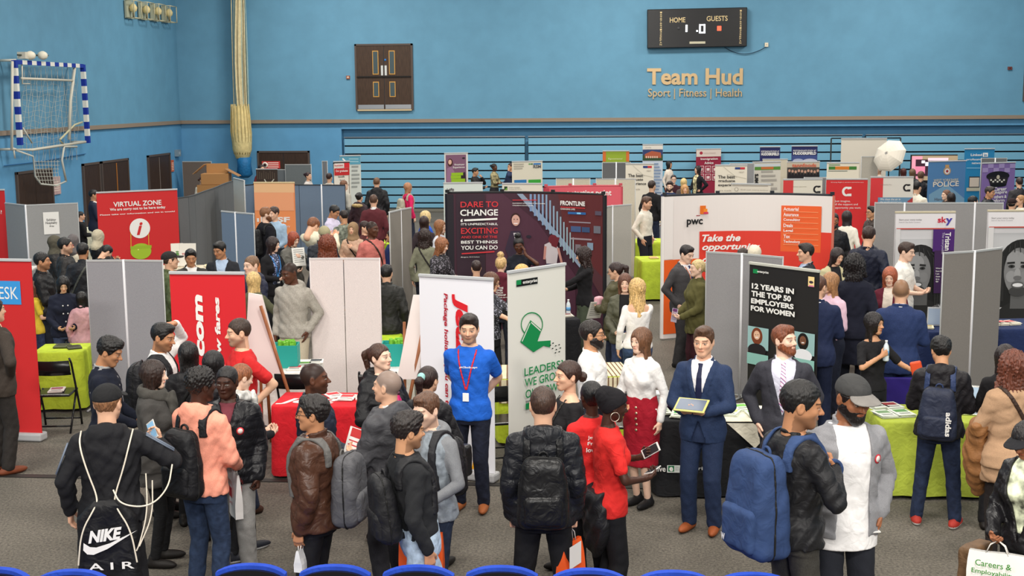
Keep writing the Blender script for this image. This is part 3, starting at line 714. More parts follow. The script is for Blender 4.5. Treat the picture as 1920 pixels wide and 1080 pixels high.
# folded telescopic seating: three banks of blue boards with dark slots between
rows = [2.46, 2.20, 1.93, 1.65, 1.37, 1.10, .83, .56, .30, .12]
for x0, x1, nm in ((-9.18, -3.15, 'blue folded seating bank at the left, next to the plain lower wall'), (-3.05, 7.72, 'long blue folded seating bank in the middle of the wall'),
                   (7.82, XR - .05, 'blue folded seating bank at the right end, behind the large screen')):
    r = empty('folded_seating', ((x0 + x1) / 2, YB + .1, 0), 0, nm, 'seating', 'folded seating banks along the back wall')
    m = MB().box((0, .12, 1.24), (x1 - x0, .03, 2.44), mat((12, 16, 30))); m.build('dark_backing', None, r)
    for k in range(len(rows) - 1):
        zt, zb = rows[k] - .028, rows[k + 1] + .02
        m = MB().box((0, .03 + .006 * k, (zt + zb) / 2), (x1 - x0 - .02, .05, zt - zb), mat((118, 172, 200), 'gloss'), bev=.006); m.build('board', None, r)
    m = MB().box((0, .0, .06), (x1 - x0, .06, .10), mat((120, 118, 108))); m.build('kick_rail', None, r)
    m = MB().box((0, .02, 2.485), (x1 - x0, .05, .03), mat((150, 160, 168), 'metal')); m.build('top_rail', None, r)
# doors
dk = mat((58, 42, 33), 'wood'); fr = mat((84, 72, 66))
def double_door(n, M, w_, h_, label, split=.5, vis=False, strip=None, leaf=dk):
    "M maps (u, v, out) to the wall; u along the wall, v up"
    R = M[1]; P = lambda u, v, o: M[0] + R @ Vector((u, -o, v))
    r = empty('door_%d' % n, M[0], 0); r['kind'] = 'structure'
    inv = lambda p: p - M[0]
    def bx(m, u0, u1, v0, v1, o0, o1, mm): m.box(inv(P((u0 + u1) / 2, (v0 + v1) / 2, (o0 + o1) / 2)), (u1 - u0, abs(o1 - o0), v1 - v0), mm, R)
    m = MB(); t = .06
    bx(m, 0, t, 0, h_, -.02, .05, fr); bx(m, w_ - t, w_, 0, h_, -.02, .05, fr); bx(m, 0, w_, h_ - t, h_, -.02, .05, fr); m.build('door_frame', None, r)
    sp = t + (w_ - 2 * t) * split
    for a, c, q in ((t, sp - .006, 0), (sp + .006, w_ - t, 1)):
        if c - a < .1: continue
        m = MB(); bx(m, a, c, .01, h_ - t, .0, .03, leaf); lf = m.build('door_leaf', None, r)
        if vis:
            cx = (a + c) / 2 + (.18 if q == 0 else -.18); om = mat((196, 146, 72)); gm = mat((70, 84, 88), 'gloss')
            for v0, v1 in ((.42, .92), (1.15, 1.92)):
                m = MB(); bx(m, cx - .10, cx + .10, v0, v1, .03, .045, om); m.build('vision_frame', None, lf); m = MB(); bx(m, cx - .075, cx + .075, v0 + .03, v1 - .03, .04, .05, gm); m.build('vision_panel', None, lf)
            m = MB(); bx(m, a + .02, c - .02, .03, .17, .03, .036, mat((170, 172, 176), 'metal')); m.build('kick_plate', None, lf)
            hx = c - .055 if q == 0 else a + .055; m = MB(); bx(m, hx - .035, hx + .035, 1.12, 1.44, .03, .04, mat((214, 214, 210), 'metal')); m.build('push_plate', None, lf)
            if q: m = MB(); m.lathe([(.035, 0), (.035, .01), (.001, .01)], mat((40, 120, 200)), 14, inv(P(hx - .01, 1.62, .03)), R @ Matrix.Rotation(math.pi / 2, 3, 'X')); m.build('round_sign', None, lf)
    if vis: m = MB(); bx(m, t, w_ - t, 1.06, 1.10, .03, .07, mat((24, 20, 18))); bx(m, t, w_ - t, -.03, .02, -.02, .08, mat((196, 176, 140))); m.build('rail_and_sill', None, r)
    if strip: m = MB(); bx(m, sp - .03, sp + .0, .1, h_ - .1, .03, .04, mat(strip)); m.build('edge_strip', None, r)
    r['label'] = label; return r
I3 = Matrix.Identity(3); RL = Matrix.Rotation(math.pi / 2, 3, 'Z')
p0 = aty(668, 206, YB); double_door(1, (Vector((p0.x, YB - .01, 3.38)), I3), 1.92, 2.14, 'high double door', vis=True, leaf=mat((66, 48, 36), 'wood'))
p0 = aty(484, 345, YB); double_door(2, (Vector((p0.x, YB + .05, 0)), I3), 1.78, 2.05, 'dark double door in the back wall')
for k, (xa, xb, sp, strp) in enumerate(((27, 94, .5, None), (153, 184, .98, None), (188, 238, .55, (190, 120, 50)), (276, 317, .5, (120, 110, 104)))):
    ya, yb = atx(xa, 320, XL).y, atx(xb, 300, XL).y
    double_door(3 + k, (Vector((XL + .01, ya, 0)), RL), yb - ya, 2.06, 'dark door', split=sp, strip=strp)
pe = aty(1917, 190, YB); double_door(7, (Vector((pe.x, YB - .01, pe.z)), I3), 1.5, 1.2, 'dark high door')
# small fittings on walls
def wallbox(name, label, cat, px, py, w_, h_, rgb, on='b', t=.05, prints=None, group=None):
    if on == 'b': p = aty(px, py, YB - (.0 if py < 225 else -.05)); R = I3
    else: p = atx(px, py, XL); R = RL
    m = MB(); m.box((0, 0, 0), (w_, t, h_), mat(rgb), R, bev=.004)
    c = p + R @ Vector((0, -t / 2 - .002, 0)); r = empty(name, c, 0, label, cat, group); m.build('plate', None, r)
    if prints:
        m = MB()
        for x0, z0, x1, z1, c2 in prints: m.box(R @ Vector(((x0 + x1) / 2 * w_, -t / 2 - .002, (z0 + z1) / 2 * h_)), ((x1 - x0) * w_, .003, (z1 - z0) * h_), mat(c2), R)
        m.build('marking', None, r)
    return r
wallbox('call_point', 'small orange-brown call point on the back wall left of the high double door', 'alarm', 653, 145, .12, .11, (150, 90, 66), prints=[(-.25, -.2, .25, .25, (220, 190, 170))])
wallbox('sensor_box', 'small dark red box high on the back wall at the far right', 'alarm', 1893, 128, .13, .1, (110, 60, 56), prints=[(-.2, -.2, .2, .2, (60, 30, 30))])
wallbox('wall_socket', 'white cable outlet right of the black scoreboard', 'socket', 1437, 84, .11, .13, (226, 214, 190), prints=[(-.2, -.15, .2, .15, (190, 180, 160))])
wallbox('door_notice', 'white paper notice taped on the leftmost dark door', 'notice', 47, 368, .36, .52, (214, 208, 196), 'l', .01, [(-.3, .1 * i - .3, .3, .1 * i - .26, (110, 100, 100)) for i in range(6)])
wallbox('wall_notice', 'pinkish framed notice on the left wall right of the first dark door', 'notice', 104, 348, .5, .46, (190, 160, 158), 'l', .03, [(-.4, .12 * i - .3, .35, .12 * i - .25, (230, 214, 200)) for i in range(5)])
wallbox('fire_notice', 'orange framed notice right of the last door on the left wall', 'notice', 322, 311, .26, .38, (196, 96, 60), 'l', .03, [(-.35, .14 * i - .35, .35, .14 * i - .28, (232, 200, 180)) for i in range(5)])
wallbox('wall_siren', 'grey siren box high on the left wall by the corner', 'siren', 330, 287, .3, .22, (120, 140, 152), 'l', .12, [(-.3, -.2, .3, .2, (160, 170, 176))])
# panelled recesses on the left wall behind the goal are a thin blue conduit
r = empty('wall_conduit', (XL + .03, 33, 2.2), 0, 'thin blue conduit running along the left wall under the moulding', 'pipe'); MB().tube([(0, -3.5, .05), (0, -1.5, .05), (0, 1.2, .12)], .012, mat((50, 110, 160))).build('pipe', None, r)
# scoreboard
p = aty(1306, 53, YB); sx, sz = 3.15, 1.22
r = empty('scoreboard', (p.x, YB - .12, p.z), 0, 'black electronic scoreboard reading HOME and GUESTS high on the back wall', 'scoreboard')
m = MB(); blk = mat((14, 14, 17), 'gloss'); m.box((0, 0, 0), (sx, .22, sz), blk, Matrix.Rotation(math.radians(-.5), 3, 'Y'), bev=.02); m.build('casing', None, r)
def textin(mb, s, x0, z0, x1, z1, m, M, bold=0, shear=0, rot=0):
    "fit the text in the box x0..x1, z0 (bottom)..z1 (top); M maps (x, z) to a point"
    V, Fs, asp = text_data(s, bold, shear)
    if rot == 0: W = [(x0 + v[0] * (x1 - x0), z0 + v[1] * (z1 - z0)) for v in V]
    elif rot == 90: W = [(x1 - v[1] * (x1 - x0), z0 + v[0] * (z1 - z0)) for v in V]
    else: W = [(x0 + v[1] * (x1 - x0), z1 - v[0] * (z1 - z0)) for v in V]
    mb.add([M(*q) for q in W], Fs, m)
cr_ = mat((214, 190, 142)); Msb = lambda x, z: Vector((x, -.118, z + x * .0087))
m = MB(); textin(m, 'HOME', -.86, .18, -.37, .34, cr_, Msb, .01); textin(m, 'GUESTS', .30, .20, .96, .36, cr_, Msb, .01)
for q, x in enumerate((-1.14, 1.37)):
    for i in range(16): textin(m, '16987654132SEPAN'[i], x - .03, .48 - i * .067, x + .03, .53 - i * .067, cr_, Msb, .01)
m.build('lettering', None, r)
m = MB(); wE = emit((245, 250, 255), 3.2); textin(m, '1', -.36, -.12, -.30, .10, wE, Msb, .03)
for x0, z0, x1, z1 in ((.08, .07, .26, .11), (.08, -.17, .26, -.13), (.07, -.17, .12, .11), (.21, -.17, .26, .11), (-.02, -.12, .03, -.07)): m.box(Msb((x0 + x1) / 2, (z0 + z1) / 2), (x1 - x0, .01, z1 - z0), wE)
m.build('lit_digits', None, r)
m = MB(); m.box(Msb(.70, -.03), (.13, .012, .15), emit((255, 90, 60), 1.4)); m.build('red_lamp', None, r)
m = MB(); m.lathe([(.045, 0), (.045, .012), (.001, .014)], mat((70, 70, 72)), 14, Msb(-.58, 0), Matrix.Rotation(math.pi / 2, 3, 'X')); m.build('grey_button', None, r); MB().box(Msb(.02, -.46), (.5, .01, .07), mat((190, 184, 160))).build('maker_plate', None, r)
a_, b_, c_ = aty(1358, 88, YB - .05), aty(1395, 101, YB - .05), aty(1436, 88, YB - .05)
r = empty('scoreboard_cable', a_, 0, 'thin dark cable sagging from the scoreboard to the white outlet', 'cable')
MB().tube([tuple((a_ * (1 - t) ** 2 + (b_ + Vector((0, 0, -.22))) * 2 * t * (1 - t) + c_ * t * t) - a_) for t in [i / 14 for i in range(15)]], .011, mat((30, 50, 70)), 6).build('cable', None, r)
# the sign in brass letters
r = empty('wall_sign', aty(1303, 155, YB), 0, 'brass Team Hud lettering mounted on the back wall under the scoreboard', 'sign'); brass = mat((186, 160, 122), 'metal')
def wall_text(s, x0, y0, x1, y1, bold, m, name):
    a, c = aty(x0, y1, YB), aty(x1, y0, YB); V, Fs, asp = text_data(s, bold, 0); bm = bmesh.new(); sl = (aty(x1, y1, YB).z - a.z) / (c.x - a.x)
    vs = [bm.verts.new((a.x + v[0] * (c.x - a.x), YB - .012, a.z + v[1] * (c.z - a.z - sl * (c.x - a.x)) + sl * v[0] * (c.x - a.x))) for v in V]
    for f in Fs:
        try: bm.faces.new([vs[i] for i in f])
        except ValueError: pass
    g = bmesh.ops.extrude_face_region(bm, geom=bm.faces[:]); bmesh.ops.translate(bm, vec=(0, -.03, 0), verts=[v for v in g['geom'] if isinstance(v, bmesh.types.BMVert)])
    bmesh.ops.recalc_face_normals(bm, faces=bm.faces); bmesh.ops.translate(bm, vec=-r.location, verts=bm.verts); me = bpy.data.meshes.new(name); bm.to_mesh(me); bm.free(); me.materials.append(m); link(name, me, r)
wall_text('Team Hud', 1213, 128, 1393, 159, .03, brass, 'large_lettering')
wall_text('Sport | Fitness | Health', 1215, 166, 1391, 186, .004, brass, 'small_lettering')
# prohibition sign on a post by the far door
r = wallbox('warning_sign', 'red and white prohibition sign on the dark door in the back wall', 'sign', 509, 309, .62, .24, (206, 60, 56), 'b', .02, [(-.17, .22, .42, .34, (240, 220, 210)), (-.17, -.05, .42, .06, (240, 220, 210)), (-.17, -.34, .42, -.22, (240, 220, 210))])
r.location.y -= .045; MB().lathe([(.1, 0), (.1, .004), (.001, .004)], mat((236, 226, 214)), 16, (-.2, -.012, 0), Matrix.Rotation(math.pi / 2, 3, 'X')).lathe([(.055, .0), (.055, .008), (.001, .008)], mat((60, 40, 40)), 12, (-.2, -.012, 0), Matrix.Rotation(math.pi / 2, 3, 'X')).build('round_symbol', None, r)
# rolled-up dividing net with its canvas sack
cx = aty(453, 250, 41.3); X0 = aty(430, 100, 41.3).x; X1 = aty(462, 100, 41.3).x
r = empty('divider_net', (cx.x, 41.3, 0), 0, 'tall cream dividing net bundled into a canvas sack hanging beside the back wall', 'net')
rng = random.Random(4); m = MB(); zt = 9.5; zb_ = aty(450, 200, 41.3).z; zs = aty(450, 303, 41.3).z
for i in range(46):
    a = rng.random() * 6.28; q = rng.random() ** .5; lx = lambda z: (aty(446, 20, 41.3).x - cx.x) * (z - zb_) / 3.5
    m.tube([(lx(z) + q * .27 * math.cos(a + .2 * math.sin(z)), q * .2 * math.sin(a), z) for z in [zb_ - .1 + (zt - zb_ + .1) * j / 8 for j in range(9)]], .016 + .012 * rng.random(), mat(rng.choice([(196, 184, 148), (168, 176, 156), (214, 200, 160), (140, 166, 166)]), 'cloth'), 5, False)
m.build('hanging_net', None, r)
m = MB(); m.lathe([(.24, zb_ + .02), (.30, zb_ - .25), (.335, zb_ - .9), (.31, zb_ - 1.4), (.22, zs + .12), (.08, zs)], mat((214, 196, 140), 'cloth'), 26)
for i in range(9): a = -2.9 + i * .33; m.tube([(.30 * math.cos(a), .30 * math.sin(a), zb_ + .08), (.345 * math.cos(a), .345 * math.sin(a), zb_ - .8), (.26 * math.cos(a), .26 * math.sin(a), zs + .25)], .02, mat((190, 170, 116), 'cloth'), 5)
m.build('canvas_sack', None, r)
z2 = aty(450, 333, 41.3).z; m = MB(); m.lathe([(.24, zs + .14), (.22, zs - .1), (.26, z2 + .1), (.14, z2)], mat((30, 104, 156), 'nylon'), 18, (.05, 0, 0)); m.build('blue_bag', None, r)
for o in r.children: pass
# four light fittings high on the left wall
for k, px in enumerate((239, 264, 286, 307)):
    p = atx(px, 18 + k * 3, XL); r = empty('wall_light', (XL + .02, p.y, p.z), 0, ['clear-sided square light fitting nearest the camera in the row of four on the left wall', 'second clear square light fitting in the row of four on the left wall', 'third clear square light fitting in the row of four on the left wall', 'clear square light fitting nearest the corner in the row of four'][k], 'light', 'light fittings high on the left wall')
    m = MB(); m.box((.03, 0, 0), (.04, .62, .52), mat((168, 172, 150))); m.build('backplate', None, r)
    m = MB()
    for a, c in (((0, -.3, -.25), (0, .3, -.25)), ((0, -.3, .25), (0, .3, .25)), ((0, -.3, -.25), (0, -.3, .25)), ((0, .3, -.25), (0, .3, .25))): m.tube([Vector(a) + Vector((.30, 0, 0)), Vector(c) + Vector((.30, 0, 0))], .015, mat((206, 196, 160)), 5); m.tube([Vector(a) + Vector((.04, 0, 0)), Vector(a) + Vector((.3, 0, 0))], .012, mat((206, 196, 160)), 5)
    m.build('cage', None, r)
    m = MB(); m.lathe([(.03, -.12), (.10, -.06), (.12, .03), (.07, .12), (.02, .15)], mat((226, 206, 150)), 12, (.16, 0, .03)); m.build('bulb', None, r); m = MB(); m.tube([(.16, 0, -.1), (.16, .02, -.22)], .035, mat((120, 110, 84)), 6); m.build('lamp_holder', None, r)
# handball goal folded up on the left wall
r = empty('handball_goal', (XL + .4, 32.5, 0), 0, 'blue and white striped goal with net folded up against the left wall', 'goal')
gx = XL + .4
A1, A2, B1, B2 = atx(27, 113, gx), atx(38, 272, gx), atx(155, 121, gx), atx(165, 268, gx)
bw = [mat((24, 50, 150)), mat((226, 224, 214))]
def striped(a, b, n, r_, par, nm):
    m = MB(); a, b = a - r.location, b - r.location; d = b - a; rot = Vector((0, 0, 1)).rotation_difference(d.normalized()).to_matrix()
    for i in range(n): m.box(a + d * ((i + .5) / n), (r_, r_, d.length / n), bw[i % 2], rot)
    m.build(nm, None, par)
striped(A1, A2, 11, .11, r, 'goal_post'); striped(B1, B2, 11, .11, r, 'goal_post'); striped(A1 + Vector((0, .05, -.04)), B1 + Vector((0, -.05, -.04)), 15, .10, r, 'crossbar')
wh = mat((206, 200, 184)); m = MB(); L_ = r.location; q = lambda px, py, x=gx: tuple(atx(px, py, x) - L_)
m.tube([q(23, 115), q(22, 280), q(60, 281), q(160, 266)], .035, wh); m.tube([q(140, 128), q(132, 190), q(130, 262)], .04, wh); m.tube([q(40, 147), q(138, 151)], .03, wh); m.tube([q(41, 115), q(42, 157), q(55, 157)], .02, wh)
m.tube([q(154, 229), q(140, 234), q(112, 262), (118 * 0 + q(118, 270)[0], *q(118, 270)[1:])], .025, mat((190, 184, 150))); m.tube([q(43, 240), q(60, 268)], .02, wh)
m.tube([q(25, 277), q(28, 297)], .02, wh)
m.build('rear_frame', None, r)
m = MB()
for px, py in ((30, 113), (30, 280), (155, 123), (160, 266)): a = atx(px, py, gx); m.tube([a - L_, (a.x - L_.x - .42, a.y - L_.y, a.z - L_.z)], .03, wh)
m.build('wall_bracket', None, r)
m = MB()
m.tube([q(33, 103), q(90, 104)], .02, mat((60, 70, 60))); 
for px in (57, 80): m.lathe([(.02, -.12), (.09, -.1), (.11, 0), (.09, .1), (.02, .12)], mat((232, 224, 204)), 14, q(px, 104, gx + .1), Matrix.Rotation(math.pi / 2, 3, 'X'))
m.box(q(46, 104), (.2, .35, .16), wh); m.build('winch', None, r)
m = MB(); net = mat((196, 196, 186)); rng = random.Random(2)
def nl(px, t):
    y0, y1 = 125, 286 if t else 300
    return [atx(px + 3 * math.sin(k * 1.3 + px), y0 + (y1 - y0) * k / 9, gx - .15 - .1 * math.sin(px)) - L_ for k in range(10)]
for i in range(27): m.tube(nl(44 + i * 3.9, 0), .004, net, 3, False)
for j in range(14): y = 150 + j * 9.8; m.tube([atx(42 + k * 11.2, y + 3 * math.sin(k * 1.9 + j), gx - .15) - L_ for k in range(10)], .0035, net, 3, False)
m.tube([q(30, 282), q(62, 293), q(66, 330), q(76, 345), q(105, 348), q(124, 340)], .024, net, 6); m.tube([q(124, 340), q(116, 300), q(120, 275), q(144, 275)], .03, net, 6)
for i in range(8): m.tube([q(66 + i * 6, 300), q(70 + i * 5.5, 320), q(76 + i * 5, 344)], .008, net, 3, False)
for j in range(6): m.tube([q(64 + j, 303 + j * 7), q(112 - j, 303 + j * 7)], .008, net, 3, False)
m.build('goal_net', None, r)
# ---------------------------------------------------------------- banners, boards, tables
class Plane:
    def __init__(s, tl, tr, z=2.05, Y=None, curve=0):
        if Y is None: a, b = at(*tl, z), at(*tr, z)
        else:
            Ya, Yb = Y if isinstance(Y, tuple) else (Y, Y)
            a, b = aty(*tl, Ya), aty(*tr, Yb); z = (a.z + b.z) / 2
        s.z = z; s.a = Vector((a.x, a.y, 0)); b = Vector((b.x, b.y, 0)); s.U = (b - s.a).normalized(); s.W = (b - s.a).length
        s.n = Vector((s.U.y, -s.U.x, 0)); s.curve = curve; s.c = (s.a + b) / 2; s.rz = math.atan2(s.U.y, s.U.x)
    def P(s, u, v, o=0.):
        "local point (relative to the object's base centre, rotated frame): x along, y away, z up"
        t = 2 * u / s.W - 1
        return Vector((u - s.W / 2, -o + s.curve * (1 - t * t), v))
    def uv(s, px, py):
        d = ray(px, py); o = Vector((0, 0, CAMZ)); t = (s.a - o).dot(s.n) / d.dot(s.n); p = o + d * t
        return ((p - s.a).dot(s.U), p.z)
BLACKT = (30, 30, 32)
def curved(m, pl, pts, o, mm):
    "a flat outline laid on a curved wall: sliced into narrow strips"
    bm = bmesh.new(); bm.faces.new([bm.verts.new((u, v, 0)) for u, v in pts]); n = 26
    for i in range(1, n): bmesh.ops.bisect_plane(bm, geom=bm.verts[:] + bm.edges[:] + bm.faces[:], plane_co=(pl.W * i / n, 0, 0), plane_no=(1, 0, 0))
    bmesh.ops.recalc_face_normals(bm, faces=bm.faces); bm.verts.index_update()
    m.add([pl.P(v.co.x, v.co.y, o) for v in bm.verts], [[v.index for v in f.verts] for f in bm.faces], mm); bm.free()
def prints(pl, root, items, part='print', base=.008, rot=0):
    m = MB(); t_ = MB(); k = 0; nt = 0
    def clampu(u): return u
    for it in items:
        k += 1; o = base + k * .0007; kind = it[0]
        if kind == 'r':
            (u0, v1), (u1, v0) = pl.uv(it[1], it[2]), pl.uv(it[3], it[4]); u0 = max(u0, .002); u1 = min(u1, pl.W - .002); v1 = min(v1, pl.z - .01); v0 = max(v0, .02)
            n = 14 if pl.curve else 1; mm = it[5] if not isinstance(it[5], tuple) else mat(it[5], 'print')
            V = []; 
            for i in range(n + 1): u = u0 + (u1 - u0) * i / n; V += [pl.P(u, v0, o), pl.P(u, v1, o)]
            m.add(V, [(2 * i, 2 * i + 2, 2 * i + 3, 2 * i + 1) for i in range(n)], mm)
        elif kind == 'p':
            pts = [pl.uv(x, y) for x, y in it[1]]; pts = [(min(max(u, .002), pl.W - .002), max(v, .02)) for u, v in pts]
            V = [pl.P(u, v, o) for u, v in pts]; ar_ = sum(pts[i][0] * pts[(i + 1) % len(pts)][1] - pts[(i + 1) % len(pts)][0] * pts[i][1] for i in range(len(pts)))
            if pl.curve: curved(m, pl, pts, o, mat(it[2], 'print'))
            else: m.add(V, [tuple(range(len(V))) if ar_ > 0 else tuple(range(len(V)))[::-1]], mat(it[2], 'print'))
        elif kind == 'e':
            cu, cv = pl.uv(it[1], it[2]); ru = abs(pl.uv(it[1] + it[3], it[2])[0] - cu); rv = abs(pl.uv(it[1], it[2] + it[4])[1] - cv)
            a0 = math.radians(it[6]) if len(it) > 6 else 0
            E = []
            for j in range(28): t = 2 * math.pi * j / 28; x, y = ru * math.cos(t), rv * math.sin(t); E.append((min(max(cu + x * math.cos(a0) - y * math.sin(a0), .002), pl.W - .002), min(cv + x * math.sin(a0) + y * math.cos(a0), pl.z - .01)))
            if pl.curve: curved(m, pl, E, o, mat(it[5], 'print'))
            else: m.add([pl.P(*q, o) for q in E], [tuple(range(28))], mat(it[5], 'print'))
        elif kind == 'l':
            pts = [pl.uv(x, y) for x, y in it[1]]; w_ = it[2]; mm = mat(it[3], 'print')
            for (ua, va), (ub, vb) in zip(pts, pts[1:]):
                d = Vector((ub - ua, vb - va)); nn = Vector((-d.y, d.x)).normalized() * w_ / 2
                m.add([pl.P(ua - nn.x, va - nn.y, o), pl.P(ub - nn.x, vb - nn.y, o), pl.P(ub + nn.x, vb + nn.y, o), pl.P(ua + nn.x, va + nn.y, o)], [(0, 3, 2, 1)] if d.x * 0 + 1 < 0 else [(3, 2, 1, 0)][:0] + [(0, 1, 2, 3)], mm)
        elif kind == 't':
            _, s, x0, y0, x1, y1, rgb = it[:7]; bold = it[7] if len(it) > 7 else .012; sh = it[8] if len(it) > 8 else 0; rt = it[9] if len(it) > 9 else 0
            (ua, va), (ub, vb) = pl.uv(x0, y0), pl.uv(x1, y1); nt += 1
            oo = base + .0012 + len(items) * .0007
            textin(t_, s, ua, vb, ub, va, mat(rgb, 'print'), lambda x, z: pl.P(x, z, oo), bold, sh, rt)
    if m.V: m.build(part, None, root)
    if t_.V: t_.build('lettering', None, root)
def rollup(tl, tr, rgb, label, items=(), z=2.05, Y=None, rail=(186, 188, 190), base=True, name='rollup_banner', cat='banner', grad=None, zb=.08, group=None, kindm='print', back=False):
    pl = Plane(tl, tr, z, Y); r = empty(name, pl.c, pl.rz, label, cat, group)
    m = MB(); m.box((0, .004, (pl.z + zb) / 2), (pl.W, .012, pl.z - zb), mat(rgb, kindm)); m.build('banner_sheet', None, r)
    rm = mat(rail, 'metal') if rail else None
    MB().box((0, .0, pl.z + .012), (pl.W + .01, .035, .03), mat(tuple(rail)), bev=.005).build('top_rail', None, r)
    if base: 
        MB().box((0, .02, .05), (pl.W + .03, .16, .09), mat((176, 176, 178)), bev=.02).build('base', None, r)
        MB().tube([(0, .05, .08), (0, .035, pl.z)], .012, mat((150, 152, 156)), 6).build('support_pole', None, r)
    prints(pl, r, items)
    return pl, r
def board(pts, label, z=1.83, rgb=(150, 150, 150), Y=None, split=(), zb=.06, name='display_board', frame=(176, 178, 178), tape=None, thick=.03, group=None):
    "fabric display board; pts: photo points along its top edge; split: indices that carry a light post"
    P = [at(*p, z) if Y is None else aty(*p, Y) for p in pts]
    if Y is not None: z = sum(p.z for p in P) / len(P)
    P = [Vector((p.x, p.y, 0)) for p in P]; c = sum(P, Vector()) / len(P); r = empty(name, c, 0, label, 'display board', group)
    fm = mat(frame)
    for a, b in zip(P, P[1:]):
        d = (b - a); L_ = d.length; rz = Matrix.Rotation(math.atan2(d.y, d.x), 3, 'Z'); mid = (a + b) / 2 - c
        MB().box(mid + Vector((0, 0, (z + zb) / 2)), (L_ - .012, thick, z - zb - .03), mat(rgb, 'board'), rz).build('fabric_panel', None, r)
        MB().box(mid + Vector((0, 0, z - .01)), (L_, thick + .01, .022), fm, rz).build('top_rail', None, r)
        MB().box(mid + Vector((0, 0, zb)), (L_, thick + .01, .022), fm, rz).build('bottom_rail', None, r)
    for i, p in enumerate(P):
        if i in split or i in (0, len(P) - 1):
            rr = .018 if i in split else .010
            o_ = MB().tube([p - c + Vector((0, -.012 if i in split else 0, .02)), p - c + Vector((0, -.012 if i in split else 0, z + .005))], rr, mat((222, 222, 226)) if i in split else fm, 8).build('post', None, r)
            if i in split or len(P) < 4:
                d = (P[min(i + 1, len(P) - 1)] - P[max(i - 1, 0)]).normalized(); nn = Vector((d.y, -d.x, 0)); MB().tube([p - c - nn * .28 + Vector((0, 0, .015)), p - c + nn * .28 + Vector((0, 0, .015))], .014, fm, 6).build('foot', None, r)
    return r, P
def table(fl, fr_, depth, label, rgb=None, z=.74, cloth_label=None, group=None, drop=.70, top=(226, 214, 188), over=.0, kind='cloth'):
    "folding table and, when rgb is given, the cloth over it; fl, fr_: photo points of the front top edge"
    a, b = at(*fl, z), at(*fr_, z); a.z = b.z = 0; U = (b - a).normalized(); N_ = Vector((-U.y, U.x, 0)); W = (b - a).length; c = (a + b) / 2 + N_ * depth / 2; rz = math.atan2(U.y, U.x)
    r = empty('folding_table', c, rz, label, 'table', group)
    MB().box((0, 0, z - .02), (W - .03, depth - .03, .035), mat(top, 'wood'), bev=.006).build('tabletop', None, r)
    for sx_ in (-1, 1):
        for sy in (-1, 1): MB().tube([(sx_ * (W / 2 - .15), sy * (depth / 2 - .10), 0), (sx_ * (W / 2 - .15), sy * (depth / 2 - .10), z - .03)], .014, mat((90, 90, 92), 'metal'), 8).build('leg', None, r)
    if rgb:
        m = MB(); zb = z - drop; n = 10; per = []
        def ring(o, zz, wav):
            out = []; cor = [(-W / 2, -depth / 2), (W / 2, -depth / 2), (W / 2, depth / 2), (-W / 2, depth / 2)]
            for k in range(4):
                x0, y0 = cor[k]; x1, y1 = cor[(k + 1) % 4]; L_ = math.hypot(x1 - x0, y1 - y0); nn = max(6, int(L_ / .07)); nx, ny = (y1 - y0) / L_, -(x1 - x0) / L_
                for i in range(nn):
                    t = i / nn; w_ = o + wav * (.5 + .5 * math.sin(t * L_ * 17 + k * 2 + 1.3 * math.sin(t * L_ * 5))) * math.sin(math.pi * min(1, max(0, t)) ) ** .3
                    out.append((x0 + (x1 - x0) * t + nx * w_, y0 + (y1 - y0) * t + ny * w_, zz))
            return out
        rs = [ring(.004, z + .006, 0), ring(.014, z - .01, 0), ring(.02, z - .06, .004), ring(.024, z - .06 - (z - .06 - zb) * .5, .022), ring(.028, zb, .04)]
        k = len(rs[0]); V = sum(rs, []); Fs = [tuple(range(k))] + [(i * k + j, (i + 1) * k + j, (i + 1) * k + (j + 1) % k, i * k + (j + 1) % k) for i in range(len(rs) - 1) for j in range(k)]
        m.add(V, [Fs[0]], None, False); m.F += Fs[1:]; m.M += [0] * len(Fs[1:]); m.S += [True] * len(Fs[1:])
        t = m.build('tablecloth', mat(rgb, kind)); t.location = c; t.rotation_euler = (0, 0, rz); tag(t, cloth_label, 'tablecloth', 'lime green tablecloths' if rgb[1] > 180 and rgb[2] < 120 else None)
    r2 = (c, rz, W, depth, z)
    return r2
def on(T, u, v): c, rz, W, d, z = T; return Vector((c.x, c.y, z + .007)) + Matrix.Rotation(rz, 3, 'Z') @ Vector((u * W / 2, v * d / 2, 0)), rz
def leaflet(p, rz, label, n=4, rgb=(232, 230, 224), ac=(120, 160, 60), w_=.16, l_=.23, name='leaflet_stack', cat='leaflets', tilt=0, group=None):
    r = empty(name, p, rz + tilt, label, cat, group); m = MB(); rn = random.Random(int(p.x * 97 + p.y * 31))
    for i in range(n): a = Matrix.Rotation(rn.uniform(-.08, .08), 3, 'Z'); m.box((rn.uniform(-.01, .01), rn.uniform(-.01, .01), .003 + i * .004), (w_, l_, .0036), mat(rgb, 'paper'), a)
    m.build('paper', None, r); m = MB(); zt = n * .004 + .0015
    m.box((0, l_ * .18, zt), (w_ * .8, l_ * .4, .001), mat(ac, 'print')); m.box((0, -l_ * .22, zt), (w_ * .7, l_ * .06, .001), mat(tuple(int(c * .5) for c in ac), 'print')); m.box((0, -l_ * .34, zt), (w_ * .7, l_ * .04, .001), mat((120, 120, 120), 'print')); m.build('cover_print', None, r)
    return r
